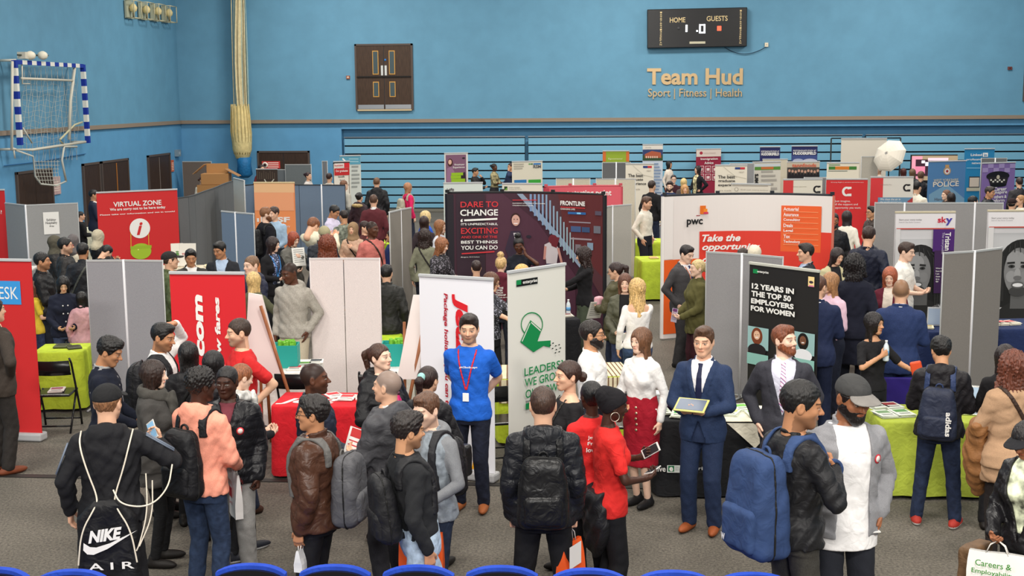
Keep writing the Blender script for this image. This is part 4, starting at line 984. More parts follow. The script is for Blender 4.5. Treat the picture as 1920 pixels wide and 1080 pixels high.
def bottle(p, label, s=1.0, rgb=(214, 224, 230), capc=(230, 230, 230), h=.22):
    r = empty('water_bottle', p, 0, label, 'bottle'); k = s * h / .22
    MB().lathe([(.001, 0), (.03 * k, 0), (.032 * k, .01 * k), (.031 * k, .13 * k), (.026 * k, .16 * k), (.012 * k, .19 * k), (.012 * k, .2 * k)], mat(rgb, 'gloss'), 14).build('bottle_body', None, r)
    MB().lathe([(.014 * k, .198 * k), (.014 * k, .218 * k), (.001, .218 * k)], mat(capc), 12).build('bottle_cap', None, r)
    MB().lathe([(.0325 * k, .06 * k), (.0325 * k, .11 * k)], mat((90, 150, 200)), 14).build('bottle_label', None, r); return r
# ---------------------------------------------------------------- the stands
WHT, CRM, RED, LIM = (238, 236, 232), (232, 226, 206), (204, 44, 46), (190, 214, 40)
def lines(x0, x1, y0, y1, n, rgb, frac=.8):
    dy = (y1 - y0) / n; rn = random.Random(int(x0 * 3 + y0))
    return [('r', x0, y0 + i * dy, x0 + (x1 - x0) * rn.uniform(frac, 1), y0 + i * dy + dy * .4, rgb) for i in range(n)]
# left side
rollup((-88, 488), (58, 490), RED, 'red roll-up banner with a blue help DESK panel at the left edge of the hall', [('r', -80, 525, 41, 571, (60, 150, 220)), ('t', 'HELP DESK', -76, 536, 35, 561, WHT, .0)], z=2.04)
rollup((-60, 357), (8, 357), RED, 'red banner by the left edge ending in an exclamation mark, behind the desk banner', [('t', 'in touch!', -40, 394, 4, 401, WHT, .01)])
rollup((180.5, 362.5), (332, 356), RED, 'wide red Virtual Zone banner with a white information circle and a lime basket', [
    ('t', 'VIRTUAL ZONE', 211.8, 378.7, 302.5, 383.7, WHT, .02), ('t', 'We are sorry not to be here today', 205.5, 390.5, 310, 391.8, WHT, .02), ('t', 'Please take our information and get in touch!', 187, 402, 327.5, 398, WHT, .02),
    ('l', [(245, 432), (245.5, 465)], .012, (220, 190, 60)), ('l', [(278, 432), (279, 465)], .012, (220, 190, 60)), ('e', 262, 428, 19.2, 18.6, WHT), ('t', 'i', 255, 417, 268, 440, RED, .03, .3),
    ('e', 264, 471, 19.5, 15, (160, 190, 50)), ('r', 244, 462, 284, 465, (150, 180, 46)), ('e', 259, 468, 1.5, 1.2, (220, 230, 120))], z=2.0)
board([(10, 380), (48, 384), (145, 380)], 'grey folding display board with a white Hospitality Area notice', split=(1,), z=1.83)
pl = Plane((48, 384), (145, 380), 1.83); r = empty('paper_notice', pl.c, pl.rz, 'white sheet reading Exhibitor Hospitality Area pinned to the grey board', 'notice')
prints(pl, r, [('r', 80, 398, 112, 438, (232, 230, 226)), ('t', 'Exhibitor', 87, 410, 105, 413.5, BLACKT, .01), ('t', 'Hospitality', 85, 415.5, 107, 420.5, BLACKT, .01), ('t', 'Area', 92, 422, 101, 425, BLACKT, .01)], 'paper', base=.03)
board([(162.5, 487.5), (232, 487), (304.5, 488)], 'grey two-panel display board behind the man in the dark jumper', split=(1,), z=1.85, rgb=(150, 151, 156))
board([(333, 370.5), (352, 368), (364, 365), (383, 358), (401, 352), (420, 344), (437.5, 338)], 'long dark grey folding screen curving away behind the Virtual Zone banner', z=1.80, rgb=(108, 110, 112), frame=(74, 76, 78))
board([(438, 333), (458, 338)], 'narrow white end panel beside the dark curving screen', z=2.0, rgb=(206, 206, 200))
board([(415.5, 395), (441.5, 397.5), (475.5, 400)], 'blue-grey display board left of the orange banner', split=(1,), z=1.83, rgb=(112, 130, 152))
board([(457, 347), (475, 345), (561, 346), (603, 346), (647, 346.5)], 'long blue-grey display board behind the orange banner', split=(3,), z=1.83, rgb=(112, 130, 152), frame=(40, 42, 48))
board([(535, 315), (583, 301)], 'dark grey screen in front of the dark door in the back wall', Y=39.5, rgb=(104, 110, 112))
board([(485, 322), (535, 313)], 'small dark grey screen left of the screen before the far door', Y=39.6, rgb=(100, 106, 110))
board([(342, 302), (396, 303)], 'brown-grey upright board against the back wall left of the net', Y=41.2, rgb=(104, 94, 88))
board([(604, 302), (608, 301), (613.5, 302)], 'narrow grey board seen edge-on near the folded seating', Y=38.5, rgb=(120, 120, 122))
pl, r = rollup((480, 318), (520, 317.5), (64, 52, 46), 'small brown patterned poster standing over the blue-grey boards', [('r', 482 + 4 * i, 320 + (i % 3) * 2, 484 + 4 * i, 336, (96, 82, 70)) for i in range(9)] + [('l', [(496, 336), (500, 343)], .03, (214, 214, 200)), ('l', [(508, 343), (514, 336)], .03, (214, 214, 200))], Y=37)
rollup((475.8, 343.5), (552, 343.5), (240, 148, 92), 'orange gradient roll-up banner with white BASF lettering', [('r', 476, 344, 552, 361, (240, 190, 142)), ('r', 476, 361, 552, 395, (242, 166, 122)), ('r', 482, 409, 486, 416, WHT), ('t', 'BASF', 489, 406.5, 544, 416.8, WHT, .04), ('t', 'We create chemistry', 500, 422, 544, 427, WHT, .005)], rail=(220, 196, 150))
# orange box heap
HB = aty(403, 345, 34.5)
r_ = table((372, 345 + 0), (434, 344), .8, 'plain folding table behind the curving screen carrying cardboard boxes', z=.74) if False else None
for nm, dx, dy, z0, sz, a, lb in (('cardboard_box', 0, 0, 0, (.9, .7, .75), .05, 'large brown cardboard box at the bottom of the heap behind the curving screen'), ('cardboard_box', .02, 0, .755, (.85, .6, .70), -.06, 'brown cardboard box in the middle of the heap behind the curving screen'),
                            ('cardboard_box', .05, 0, 1.46, (.75, .5, .30), .12, 'open brown cardboard box with raised flaps on top of the heap')):
    r = empty(nm, (HB.x + dx, HB.y + dy, z0), a, lb, 'box', 'cardboard boxes behind the screen'); m = MB(); m.box((0, 0, sz[2] / 2), sz, mat((168, 122, 74)), bev=.008); bx_ = m.build('carton', None, r)
    if z0 > 1: 
        m = MB(); R1 = Matrix.Rotation(.5, 3, 'Y'); R2 = Matrix.Rotation(-.7, 3, 'Y'); m.box((-.45, 0, sz[2] + .12), (.40, .45, .01), mat((186, 140, 88)), R2); m.box((.46, 0, sz[2] + .02), (.42, .45, .01), mat((150, 106, 62)), R1); m.box((0, .2, sz[2] + .12), (.6, .01, .28), mat((178, 132, 82))); m.build('flap', None, r)
# red low-fares banner, white holiday banner
rollup((318, 513.5), (458, 514.5), (214, 40, 48), 'red roll-up banner with white sideways low fares lettering', [('t', 'Jet2.com', 360, 552, 396, 792, WHT, .045, .12, 90), ('t', 'Friendly low fares', 401, 557, 425, 812, WHT, .04, .12, 90)], z=2.05)
rollup((786, 518), (924.5, 526), (234, 234, 240), 'white holiday roll-up banner with sideways red lettering behind the man in blue', [('t', 'Package holidays you can trust', 831, 549, 844, 788, (176, 34, 52), .03, .15, -90), ('t', 'Jet2holidays', 848, 551, 882, 880, (214, 34, 44), .05, .18, -90), ('e', 905, 832, 3.5, 3, (240, 170, 30)), ('e', 905, 862, 3, 2.5, (240, 190, 60)), ('p', [(890, 850), (905, 872), (885, 880)], (240, 170, 30))], z=2.03)
board([(581, 484), (644, 483.5), (711.5, 484)], 'plain white two-panel display board in the middle', split=(), z=1.85, rgb=(228, 216, 214), frame=(216, 208, 208), thick=.02)
# enterprise stand
GRN = (22, 134, 74)
drops = [(1030, 647), (1035, 643), (1040, 648), (1034, 653), (1041, 655), (1046, 646), (1039, 661), (1046, 659), (1048, 652)]
ring = [(996 + 20 * math.cos(t), 608 + 22 * math.sin(t)) for t in [math.pi * (.75 + 1.5 * i / 20) for i in range(21)]]
rollup((952.5, 513), (1059.5, 497), (222, 220, 212), 'off-white roll-up banner with a green watering can beside the man in blue', [
    ('r', 967, 525.5, 1007, 531.5, (20, 22, 22)), ('r', 967, 525.5, 976, 533, GRN), ('t', 'enterprise', 977, 526, 1004, 529.5, WHT, .02),
    ('l', ring, .012, GRN), ('p', [(993, 600), (1014, 618), (999, 660), (974, 641)], GRN), ('p', [(1003, 640), (1031, 638), (1030, 651), (1018, 648), (999, 660)], GRN), ('l', [(994, 604), (1012, 620)], .012, (222, 220, 212)), ('l', [(992, 606), (977, 640)], .012, (222, 220, 212))] +
    [('e', x, y, 1.6, 1.1, (24, 40, 34)) for x, y in drops] +
    [('t', 'LEADERS?', 980, 690, 1052.5, 688, GRN, .01), ('t', 'WE GROW', 980.5, 710, 1052.5, 708, GRN, .01), ('t', 'OUR OWN', 982, 731, 1052.5, 729, GRN, .01), ('t', 'www.enterprisealive.co.uk', 982, 748.5, 1030, 746, (60, 70, 66), .0), ('r', 982.5, 756, 995, 764, GRN)], z=2.1)
ph = []
for cx_, cy_, hc_, sk_, tp_ in ((1421, 628, (120, 60, 36), (224, 180, 150), (34, 30, 34)), (1508, 638, (26, 20, 20), (120, 78, 58), (232, 232, 236))):
    ph += [('r', cx_ - 19.5, cy_ - 18.5, cx_ + 21, cy_ + 30, (150, 186, 186)), ('e', cx_, cy_ + 2, 10.5, 16, hc_), ('e', cx_, cy_ + 28, 17, 12, tp_), ('e', cx_, cy_, 6, 8.5, sk_), ('l', [(cx_ - 2.5, cy_ + 4), (cx_ + 2.5, cy_ + 4.3)], .012, (240, 230, 226)), ('e', cx_ - 2.2, cy_ - 1, .9, .6, BLACKT), ('e', cx_ + 2.2, cy_ - .8, .9, .6, BLACKT), ('r', cx_ - 19.5, cy_ + 31, cx_ + 21, cy_ + 60, (140, 190, 180))]
rollup((1406, 495), (1536, 511), (36, 34, 34), 'black roll-up banner about 12 years in the top 50 employers for women', [
    ('r', 1413, 504, 1422, 513, GRN), ('t', 'enterprise', 1423, 506, 1444, 514.5, WHT, .02), ('t', '12 YEARS IN', 1412.8, 530, 1491.5, 551.5, WHT, .042), ('t', 'THE TOP 50', 1412, 544, 1486, 565.5, WHT, .042), ('t', 'EMPLOYERS', 1411.4, 558, 1491, 580, WHT, .042), ('t', 'FOR WOMEN', 1410.8, 571.5, 1492.8, 594.5, WHT, .042),
    ('r', 1517, 518, 1528, 538, (244, 214, 150)), ('e', 1522.5, 529, 4, 2.5, (60, 50, 60)), ('r', 1518, 534, 1527.5, 538, (220, 130, 160))] + ph, z=2.0, rail=(190, 190, 180))
board([(1325, 471), (1391.5, 475), (1468, 481.5)], 'grey two-panel display board left of the black banner', split=(1,), z=1.85, rgb=(150, 148, 150))
board([(1769, 473.5), (1827, 470), (1878.5, 463.5)], 'grey two-panel display board right of the navy suit, in front of the portraits', split=(1,), z=1.84, rgb=(132, 127, 122))
board([(1641, 379.5), (1696, 380), (1828, 379.5), (1881, 380)], 'long grey display board behind the portrait banners', split=(1, 2), z=1.84, rgb=(146, 144, 144))
board([(730, 397), (751, 392), (770, 388.5)], 'tall grey two-panel board standing askew beside the salmon shirt', split=(1,), z=1.95, rgb=(138, 132, 124))
board([(1133, 387), (1148, 385), (1183, 382.5)], 'pale grey display board right of the dark pop-up wall', split=(1,), z=1.84, rgb=(172, 168, 160))
# dark pop-up wall
PU = (66, 36, 50)
it = [('r', 835, 363, 853, 640, (34, 30, 38)), ('r', 853, 363, 905, 640, (52, 34, 46)), ('p', [(905, 366), (935, 366), (1000, 420), (1075, 520), (1075, 640), (905, 640)], (78, 44, 60)), ('p', [(966, 366), (1130, 366), (1130, 560), (1090, 500), (1010, 400)], (84, 50, 56)),
      ('p', [(1040, 366), (1130, 366), (1130, 520), (1078, 470), (1050, 420)], (96, 44, 46))]
it += [('p', [(961, 366), (972, 366), (1085, 490), (1085, 506)], (142, 156, 178))]
for i in range(13): x = 985 + i * 8 - i * i * .08; yb = 372 + (x - 961) * 1.13; it.append(('r', x, max(366, yb - 76 + i * 2.4), x + 4.4 - i * .18, yb, (122 + i * 3, 146 + i * 3, 186)))
for x0, y0, x1, y1, c in ((1062, 417, 1106, 420, (150, 140, 150)), (1066, 426, 1086, 437, (70, 90, 130)), (1088, 427, 1104, 437, (60, 80, 116)), (1066, 448, 1108, 452, (156, 140, 146)), (1112, 424, 1126, 438, (110, 110, 120)), (1099, 456, 1111, 470, (130, 150, 170)), (1060, 399, 1096, 404, (50, 100, 160)), (1078, 400, 1086, 403, (140, 210, 250)), (1115, 396, 1128, 404, (90, 80, 96)), (1075, 460, 1086, 478, (120, 110, 116))): it.append(('r', x0, y0, x1, y1, c))
it += [('e', 959, 490, 15, 48, (48, 34, 50)), ('p', [(940, 470), (950, 436), (968, 436), (980, 480), (960, 520)], (54, 40, 58)), ('p', [(955, 440), (966, 440), (962, 452), (958, 452)], (220, 214, 216)), ('e', 959, 412, 8.6, 10, (56, 30, 30)), ('e', 959.5, 416, 7.6, 10.5, (206, 160, 146)), ('l', [(956, 422), (963, 422)], .014, (240, 230, 228)), ('e', 956.5, 414, 1.2, .8, (40, 30, 40)), ('e', 962.5, 414, 1.2, .8, (40, 30, 40)),
       ('p', [(1014, 462), (1024, 457), (1036, 458), (1042, 470), (1038, 498), (1018, 498)], (196, 186, 190)), ('l', [(1016, 465), (1014, 490)], .04, (186, 130, 120)), ('l', [(1041, 468), (1048, 496)], .04, (186, 130, 120)), ('e', 1031, 452, 9, 9, (110, 36, 46)), ('p', [(1024, 446), (1044, 448), (1038, 468), (1028, 464)], (104, 34, 44)), ('r', 1018, 498, 1038, 560, (60, 60, 90)), ('e', 984, 447, 5, 3, (40, 34, 46))]
PR = (206, 52, 58)
it += [('t', 'DARE TO', 862, 378.5, 928, 390.5, PR, .015), ('t', 'CHANGE', 861.5, 393.5, 927.5, 406.5, WHT, .02), ('t', '\u2018', 862, 411, 866, 417, WHT, .03), ('l', [(868, 414), (926, 412.6)], .03, WHT), ('t', "IT'S UNPREDICTABLE,", 863, 419, 927, 425, WHT, .015), ('t', 'EXCITING', 863, 428, 927, 440.5, PR, .015), ('t', 'AND ONE OF THE', 863, 443, 926, 449, PR, .015), ('t', 'BEST THINGS', 863, 452, 927, 459, WHT, .02), ('t', 'YOU CAN DO', 863, 461.5, 927, 470.5, WHT, .02), ('l', [(864, 476.5), (921, 474.6)], .02, PR), ('t', 'Margaret, 2014 Cohort', 863, 482, 895, 485, WHT, .01),
       ('t', 'LEADERSHIP DEVELOPMENT PROGRAMME', 954, 382.5, 1016, 385, WHT, .01), ('t', "CHILDREN'S SOCIAL WORK", 954, 386.5, 993, 389, WHT, .01), ('l', [(954, 377.5), (1000, 377.5)], .012, PR), ('t', 'FRONTLINE', 1045.7, 378, 1095, 387.5, WHT, .03), ('t', 'CHANGING LIVES', 1046, 392, 1075, 395.5, WHT, .01), ('l', [(1046, 390), (1095, 391.5)], .012, PR)]
def popup(tl, tr, z, rgb, label, items, curve, edge=(28, 28, 32), topc=(28, 28, 30)):
    pl = Plane(tl, tr, z, curve=curve); r = empty('pop_up_wall', pl.c, pl.rz, label, 'display wall'); n = 24; m = MB(); V = []
    for i in range(n + 1): u = pl.W * i / n; V += [pl.P(u, .03, 0), pl.P(u, z, 0), pl.P(u, z, -.03), pl.P(u, .03, -.03)]
    m.add(V, [(4 * i + a, 4 * i + 4 + a, 4 * i + 4 + b, 4 * i + b) for i in range(n) for a, b in ((0, 1), (1, 2), (2, 3), (3, 0))], mat(rgb, 'print')); m.build('curved_panel', None, r)
    for s in (0, 1):
        u = pl.W * s; m = MB(); pts = [pl.P(u, 0, 0) + Vector(((1 if s else -1) * .05 * math.sin(t), .05 * (1 - math.cos(t)), 0)) for t in [i * math.pi / 10 for i in range(11)]]
        m.add([p + Vector((0, 0, zz)) for p in pts for zz in (.03, z)], [(2 * i, 2 * i + 2, 2 * i + 3, 2 * i + 1) if s else (2 * i, 2 * i + 1, 2 * i + 3, 2 * i + 2) for i in range(10)], mat(edge if s else (items[0][5] if items and items[0][0] == 'r' and isinstance(items[0][5], tuple) else edge), 'print'), True); m.build('end_cap', None, r)
    m = MB(); pts = [pl.P(pl.W * i / n, z + .012, -.02) for i in range(n + 1)]; m.tube(pts, .022, mat(topc), 6)
    for t in (.0, .33, .66, 1): m.box(pl.P(pl.W * t, z + .04, -.02), (.06, .04, .05), mat(topc))
    m.build('top_rail', None, r); prints(pl, r, items); return pl, r
popup((838, 363.5), (1131, 367), 2.25, PU, 'dark curved pop-up wall reading Dare to change', it, .30)
OR, RD2 = (228, 96, 36), (220, 62, 48)
popup((1246, 369), (1561, 368), 2.25, (228, 220, 216), 'large white, red and orange curved pop-up wall reading Take the opportunity', [
    ('r', 1246, 370, 1262, 487, (232, 226, 222)), ('r', 1243, 488, 1314, 627, OR), ('r', 1314, 437, 1562, 660, RD2), ('r', 1314, 560, 1562, 660, (206, 50, 44)), ('r', 1470, 388, 1539.6, 475, (232, 98, 48))] +
    [('l', [(1473, 399.3 + i * 10.4), (1536, 399.3 + i * 10.4)], .008, (240, 160, 110)) for i in range(7)] +
    [('r', 1315, 388, 1326, 404, (224, 110, 30)), ('r', 1322, 394, 1329, 404, (236, 140, 40)), ('r', 1322, 400, 1331, 404, (206, 60, 90)), ('r', 1307.5, 405.8, 1315, 407.2, (150, 30, 40)),
     ('t', 'pwc', 1289, 413, 1320, 427.5, BLACKT, .03), ('t', 'Take the', 1318.8, 443, 1393, 456.5, WHT, .03, .3), ('t', 'opportunity', 1319, 461, 1430, 476, WHT, .03, .3), ('t', 'of a lifetime', 1319, 483, 1425, 497, WHT, .03, .3)] +
    [('t', s, 1473.5, 391 + i * 10.4, 1473.5 + 3.6 * len(s) * .72 + 4, 397.5 + i * 10.4, WHT, .02) for i, s in enumerate(('Actuarial', 'Assurance', 'Consulting', 'Deals', 'Legal', 'Tax', 'Technology'))], .34, edge=(216, 120, 100), topc=(32, 36, 44))
popup((1024, 352), (1164, 350), 2.1, (214, 92, 104), 'pink pop-up wall seen over the dark one, ending in int', [('r', 1024, 352, 1030, 420, (180, 60, 76)), ('t', 'at starting point', 1058, 358, 1147, 370, WHT, .02)], .1, edge=(200, 80, 92), topc=(190, 80, 90))
# portrait banners
def portrait(ox, oy, s, long_right=True):
    g = lambda v: (v, v, int(v * 1.01)); e = lambda x, y, rx, ry, c, a=0: ('e', ox + x * s, oy + y * s, rx * s, ry * s, c, a)
    o = [('r', ox - 42 * s, oy - 56 * s, ox + 40 * s, oy + 90 * s, (196, 196, 198)), e(2, 2, 38, 48, g(30)), ('p', [(ox - 36 * s, oy), (ox - 34 * s, oy + 60 * s), (ox + 38 * s, oy + 60 * s), (ox + 40 * s, oy)], g(28)), e(0, 92, 46, 42, g(36)), ('r', ox - 14 * s, oy + 26 * s, ox + 14 * s, oy + 62 * s, g(92)),
         e(-2, 4, 23, 37, g(126)), e(-6, -14, 15, 14, g(150)), e(-14, 12, 8, 9, g(148)), e(8, 12, 8, 9, g(132)), e(-4, 8, 5, 9, g(156)), e(-4, 14, 6.5, 3.5, g(104)),
         e(-13, -4, 5.2, 2.6, g(56)), e(6, -4, 5.2, 2.6, g(56)), e(-13, -4, 2.2, 1.8, g(14)), e(6, -4, 2.2, 1.8, g(14)), ('l', [(ox - 20 * s, oy - 9 * s), (ox - 8 * s, oy - 10 * s)], .03, g(38)), ('l', [(ox + 1 * s, oy - 10 * s), (ox + 12 * s, oy - 9 * s)], .03, g(38)),
         e(-4, 35, 14, 8, g(62)), e(-4, 25, 10, 5.5, g(88)), e(-4, 25, 8, 3, g(226))]
    for i in range(9): o.append(('l', [(ox + (-30 + 7.4 * i) * s, oy - 44 * s + abs(i - 4) * 4 * s), (ox + (-36 + 9.2 * i) * s, oy - 26 * s)], .014, g(52)))
    for i in range(5): o += [('l', [(ox + (25 + 3.2 * i) * s, oy - 24 * s + i * 5 * s), (ox + (27 + 3 * i) * s, oy + 62 * s)], .012, g(54)), ('l', [(ox - (26 + 2.6 * i) * s, oy - 20 * s + i * 5 * s), (ox - (28 + 2 * i) * s, oy + 50 * s)], .012, g(50))]
    return o
def skyb(x0, x1, y0, y1, label, full=True):
    k = (x1 - x0) / 112.5
    o = portrait(x0 + (44 if full else 56) * k, y0 + 108, 1.05 if full else 1.2) + [('r', x0, y0, x1, y0 + 29, (228, 224, 226)), ('l', [(x0 + 1, y0 + 29.5), (x1 - 3, y0 + 29)], .018, (196, 80, 70)), ('r', x0 - 0, y0 + 30, x0 + 2, y0 + 200, (214, 212, 212))]
    o += [('t', 'Start your story today', x0 + 5.5, y0 + 11, x0 + 48, y0 + 14.5, (110, 104, 108), .005), ('t', 'Search Sky Early Careers', x0 + 5.5, y0 + 16, x0 + 45, y0 + 18.5, (150, 146, 150), .0)]
    if full: o += [('r', x0 + 70, y0 + 30.5, x1 - 4, y0 + 72, (74, 34, 110)), ('p', [(x0 + 72, y0 + 70), (x1 - 4, y0 + 70), (x1 - 6, y0 + 150), (x0 + 70, y0 + 150)], (58, 30, 74)), ('t', 'sk', x0 + 78, y0 + 7, x0 + 94, y0 + 18, (196, 30, 60), .03), ('t', 'y', x0 + 93, y0 + 9.5, x0 + 105, y0 + 23, (70, 60, 160), .03), ('t', 'Tristan', x0 + 92, y0 + 36, x0 + 101, y0 + 70, WHT, .02, 0, -90), ('t', 'The storyteller', x0 + 85, y0 + 36, x0 + 89, y0 + 78, (200, 190, 214), .0, 0, -90)]
    if full: 
        for i, s in enumerate(('What inspires', 'from the', 'I am', 'shown', 'to a', 'app')): o.append(('t', s, x0 + 74, y0 + 102 + i * 5, x0 + 74 + len(s) * 1.6, y0 + 105 + i * 5, WHT, .01))
    return rollup((x0, y0 + .6), (x1, y0), (224, 222, 224), label, o, z=2.03, rail=(196, 186, 160))
skyb(1678.7, 1791, 399, 0, 'portrait banner with a purple Tristan panel behind the man in white')
skyb(1852, 1972, 396, 0, 'second portrait banner at the right edge without a visible purple panel', False)
# far banners
def cmark(x, y, s, c, bg):
    return [('e', x, y, 7.6 * s, 8.2 * s, c), ('e', x + 1 * s, y, 4.6 * s, 4.9 * s, bg), ('p', [(x + 1 * s, y - 4 * s), (x + 9 * s, y - 5 * s), (x + 9 * s, y + 4 * s), (x + 1 * s, y + 3.5 * s)], bg), ('p', [(x + 1 * s, y - 8 * s), (x + 8.6 * s, y - 8 * s), (x + 8.6 * s, y - 4.6 * s), (x + 2 * s, y - 3.4 * s)], c), ('p', [(x + 1 * s, y + 4 * s), (x + 8.4 * s, y + 3.6 * s), (x + 8.4 * s, y + 8 * s), (x + 1 * s, y + 8 * s)], c)]
rollup((1549.5, 337), (1627, 337), (214, 44, 46), 'red Cummins roll-up banner with a white letter C mark', cmark(1587, 359, 1.1, WHT, (214, 44, 46)) + [('t', 'Driving Right | careers.cummins.com', 1558, 341, 1619, 343, WHT, .0), ('t', 'Just imagine,', 1565, 375, 1594, 380, WHT, .0), ('t', 'all the support and', 1564.5, 381, 1608, 386, WHT, .0), ('t', 'opportunity you want.', 1564, 387.5, 1614, 392.5, WHT, .0)])
rollup((1632.5, 333), (1713, 333), (228, 224, 214), 'white banner with a red side band and a black letter C mark', [('r', 1632.5, 333, 1646, 620, (220, 60, 64))] + cmark(1699.5, 352, .85, (34, 32, 34), (228, 224, 214)) + [('t', 'Cummins Inc.', 1651, 345, 1672, 347, (140, 130, 120), .0), ('r', 1646, 370, 1713, 420, (110, 150, 180)), ('p', [(1700, 378), (1713, 370), (1713, 382)], (180, 60, 60)), ('t', 'We clean the air in', 1650, 371.5, 1688, 375.5, WHT, .01), ('t', 'the world around you', 1650, 377, 1690, 381, WHT, .01)])
rollup((1468.5, 337.5), (1542, 337), (228, 222, 206), 'cream banner with a red left band and black letter C mark above the pop-up wall', [('r', 1468.5, 337, 1481, 600, (214, 62, 62))] + cmark(1531, 355, .85, (34, 32, 34), (228, 222, 206)) + [('t', 'Graduate opportunities', 1487, 349, 1512, 351, (150, 140, 120), .0)])
board([(1508, 332), (1549, 332.5)], 'grey board behind the cream banner above the pop-up wall', z=1.85, Y=28, rgb=(130, 130, 132))
rollup((1741, 304), (1811, 302), (82, 128, 174), 'blue police recruitment banner with a crest', [('p', [(1741, 365), (1775, 345), (1811, 372), (1811, 420), (1741, 420)], (120, 160, 186)), ('e', 1775.5, 320.5, 7, 7.5, (176, 150, 120)), ('e', 1775.5, 321, 4.6, 5, (224, 220, 220)), ('e', 1775.5, 321, 2.5, 2.6, (150, 50, 60)), ('r', 1772, 309, 1779, 314, (190, 150, 100)), ('t', 'WEST YORKSHIRE', 1750, 336, 1796, 339.5, (206, 200, 176), .01), ('t', 'POLICE', 1749, 341, 1797, 349, (224, 216, 200), .02), ('t', 'Have you', 1752, 371, 1780, 377, (90, 90, 100), .0)])
pl, r = rollup((1842, 307), (1904, 305), (128, 104, 162), 'purple chequered banner with a black police cap', [('r', 1842 + 10.2 * i, 307 + 8 * j, 1852 + 10.2 * i, 315 + 8 * j, (158, 140, 186)) for i in range(6) for j in (0, 1) if (i + j) % 2] + [('e', 1870.5, 330, 21.5, 9, (26, 22, 26)), ('p', [(1852, 332), (1890, 332), (1886, 347), (1856, 347)], (40, 34, 36)), ('e', 1871, 347, 15, 3.5, (20, 18, 20))] + [('r', 1856 + 4 * i, 336 + (i % 2) * 3, 1859 + 4 * i, 339 + (i % 2) * 3, (214, 210, 200)) for i in range(7)] + [('e', 1870.5, 332, 3, 4, (190, 180, 160)), ('t', 'Career', 1863, 351, 1886, 357, WHT, .02), ('t', 'inspire', 1863, 358, 1887, 364, WHT, .02), ('t', 'others &', 1863, 366, 1886, 371, WHT, .02), ('t', 'inform', 1860, 373, 1882, 378, WHT, .02)])
rollup((1809, 280), (1865, 279.5), (40, 128, 178), 'blue professional network banner behind the police banners', [('t', 'Linked', 1820, 288, 1841, 292.5, WHT, .02), ('r', 1843, 286.5, 1852, 294, WHT), ('t', 'in', 1845, 288, 1850, 293, (40, 128, 178), .03), ('t', 'professional', 1812, 297, 1848, 301.5, WHT, .01), ('t', 'network', 1822, 303.5, 1844, 307.5, WHT, .01), ('l', [(1812, 315), (1838, 315)], .02, (140, 190, 220)), ('r', 1817, 331, 1836, 352, (60, 60, 64)), ('r', 1818, 333, 1835, 350, (214, 200, 186)), ('r', 1812, 352, 1838, 358, (196, 190, 170))], z=2.15)
r_t = LIM
board([(1840, 298), (1866, 296), (1888, 294.5)], 'small dark grey board above the purple chequered banner', Y=37, rgb=(118, 118, 118), split=(1,))
rollup((1550.5, 306), (1611, 306), (222, 214, 196), 'cream banner with a green and orange bar right of the food banner', [('r', 1554, 312, 1606, 318, (60, 120, 50)), ('r', 1566, 312, 1592, 318, (206, 120, 40)), ('r', 1554, 308.5, 1575, 310, (80, 130, 80))] + lines(1553, 1590, 320, 323, 1, (120, 130, 120)))
rollup((1476, 304.5), (1537, 304), (196, 190, 180), 'food company banner with a row of people in dark shirts', [('r', 1476, 305, 1537, 316, (190, 178, 160)), ('r', 1476, 314, 1537, 420, (70, 64, 60))] + [('e', 1480 + 5.9 * i, 320 + (i % 3), 2.2, 2.6, (196, 150, 130)) for i in range(10)] + [('e', 1480 + 5.9 * i, 331 + (i % 3), 3.1, 8, (28, 24, 30)) for i in range(10)] + [('t', 'tannfoods', 1485, 306.5, 1530, 313, (206, 90, 60), .02)])
for x0, x1, y, big in ((1425, 1463, 276, 'first'), (1484.5, 1533, 274.5, 'second')):
    w_ = x1 - x0
    rollup((x0, y), (x1, y), (34, 38, 92), ('dark navy Huddersfield postgraduate banner, narrower and further left of the two', 'navy Huddersfield postgraduate banner with pale clouds, above the food banner')[big == 'second'],
           [('t', 'POSTGRADUATE STUDY AT', x0 + w_ * .06, y + 6.5, x0 + w_ * .94, y + 9.5, WHT, .01), ('t', 'HUDDERSFIELD', x0 + w_ * .06, y + 10.5, x0 + w_ * .94, y + 15.5, WHT, .04)] + ([('r', x0, y + 17, x1, y + 60, (60, 74, 130)), ('e', x0 + 12, y + 27, 10, 4, (170, 176, 200)), ('e', x0 + 34, y + 28, 14, 5, (190, 190, 206))] if big == 'second' else []), Y=39)
rollup((1305.5, 280.5), (1352, 279.5), (150, 42, 66), 'crimson Immigration Advice banner with white icons', [('r', 1305, 280, 1353, 293, (222, 206, 196)), ('e', 1314.5, 287, 3, 3, (170, 50, 70)), ('t', 'University of Huddersfield', 1319, 286, 1341, 288, (160, 130, 130), .0), ('t', 'Immigration', 1313, 296, 1345, 300.5, WHT, .015), ('t', 'Advice', 1320, 303, 1337, 307.5, WHT, .015)] + [q for i in range(4) for j in range(2) for q in (('r', 1309 + 13 * i, 311 + 15 * j, 1319.5 + 13 * i, 323 + 15 * j, (224, 196, 196)), ('r', 1310 + 13 * i, 312 + 15 * j, 1318.5 + 13 * i, 322 + 15 * j, (150, 42, 66)), ('r', 1311.5 + 13 * i, 315 + 15 * j, 1317 + 13 * i, 320 + 15 * j, (230, 206, 206)))])
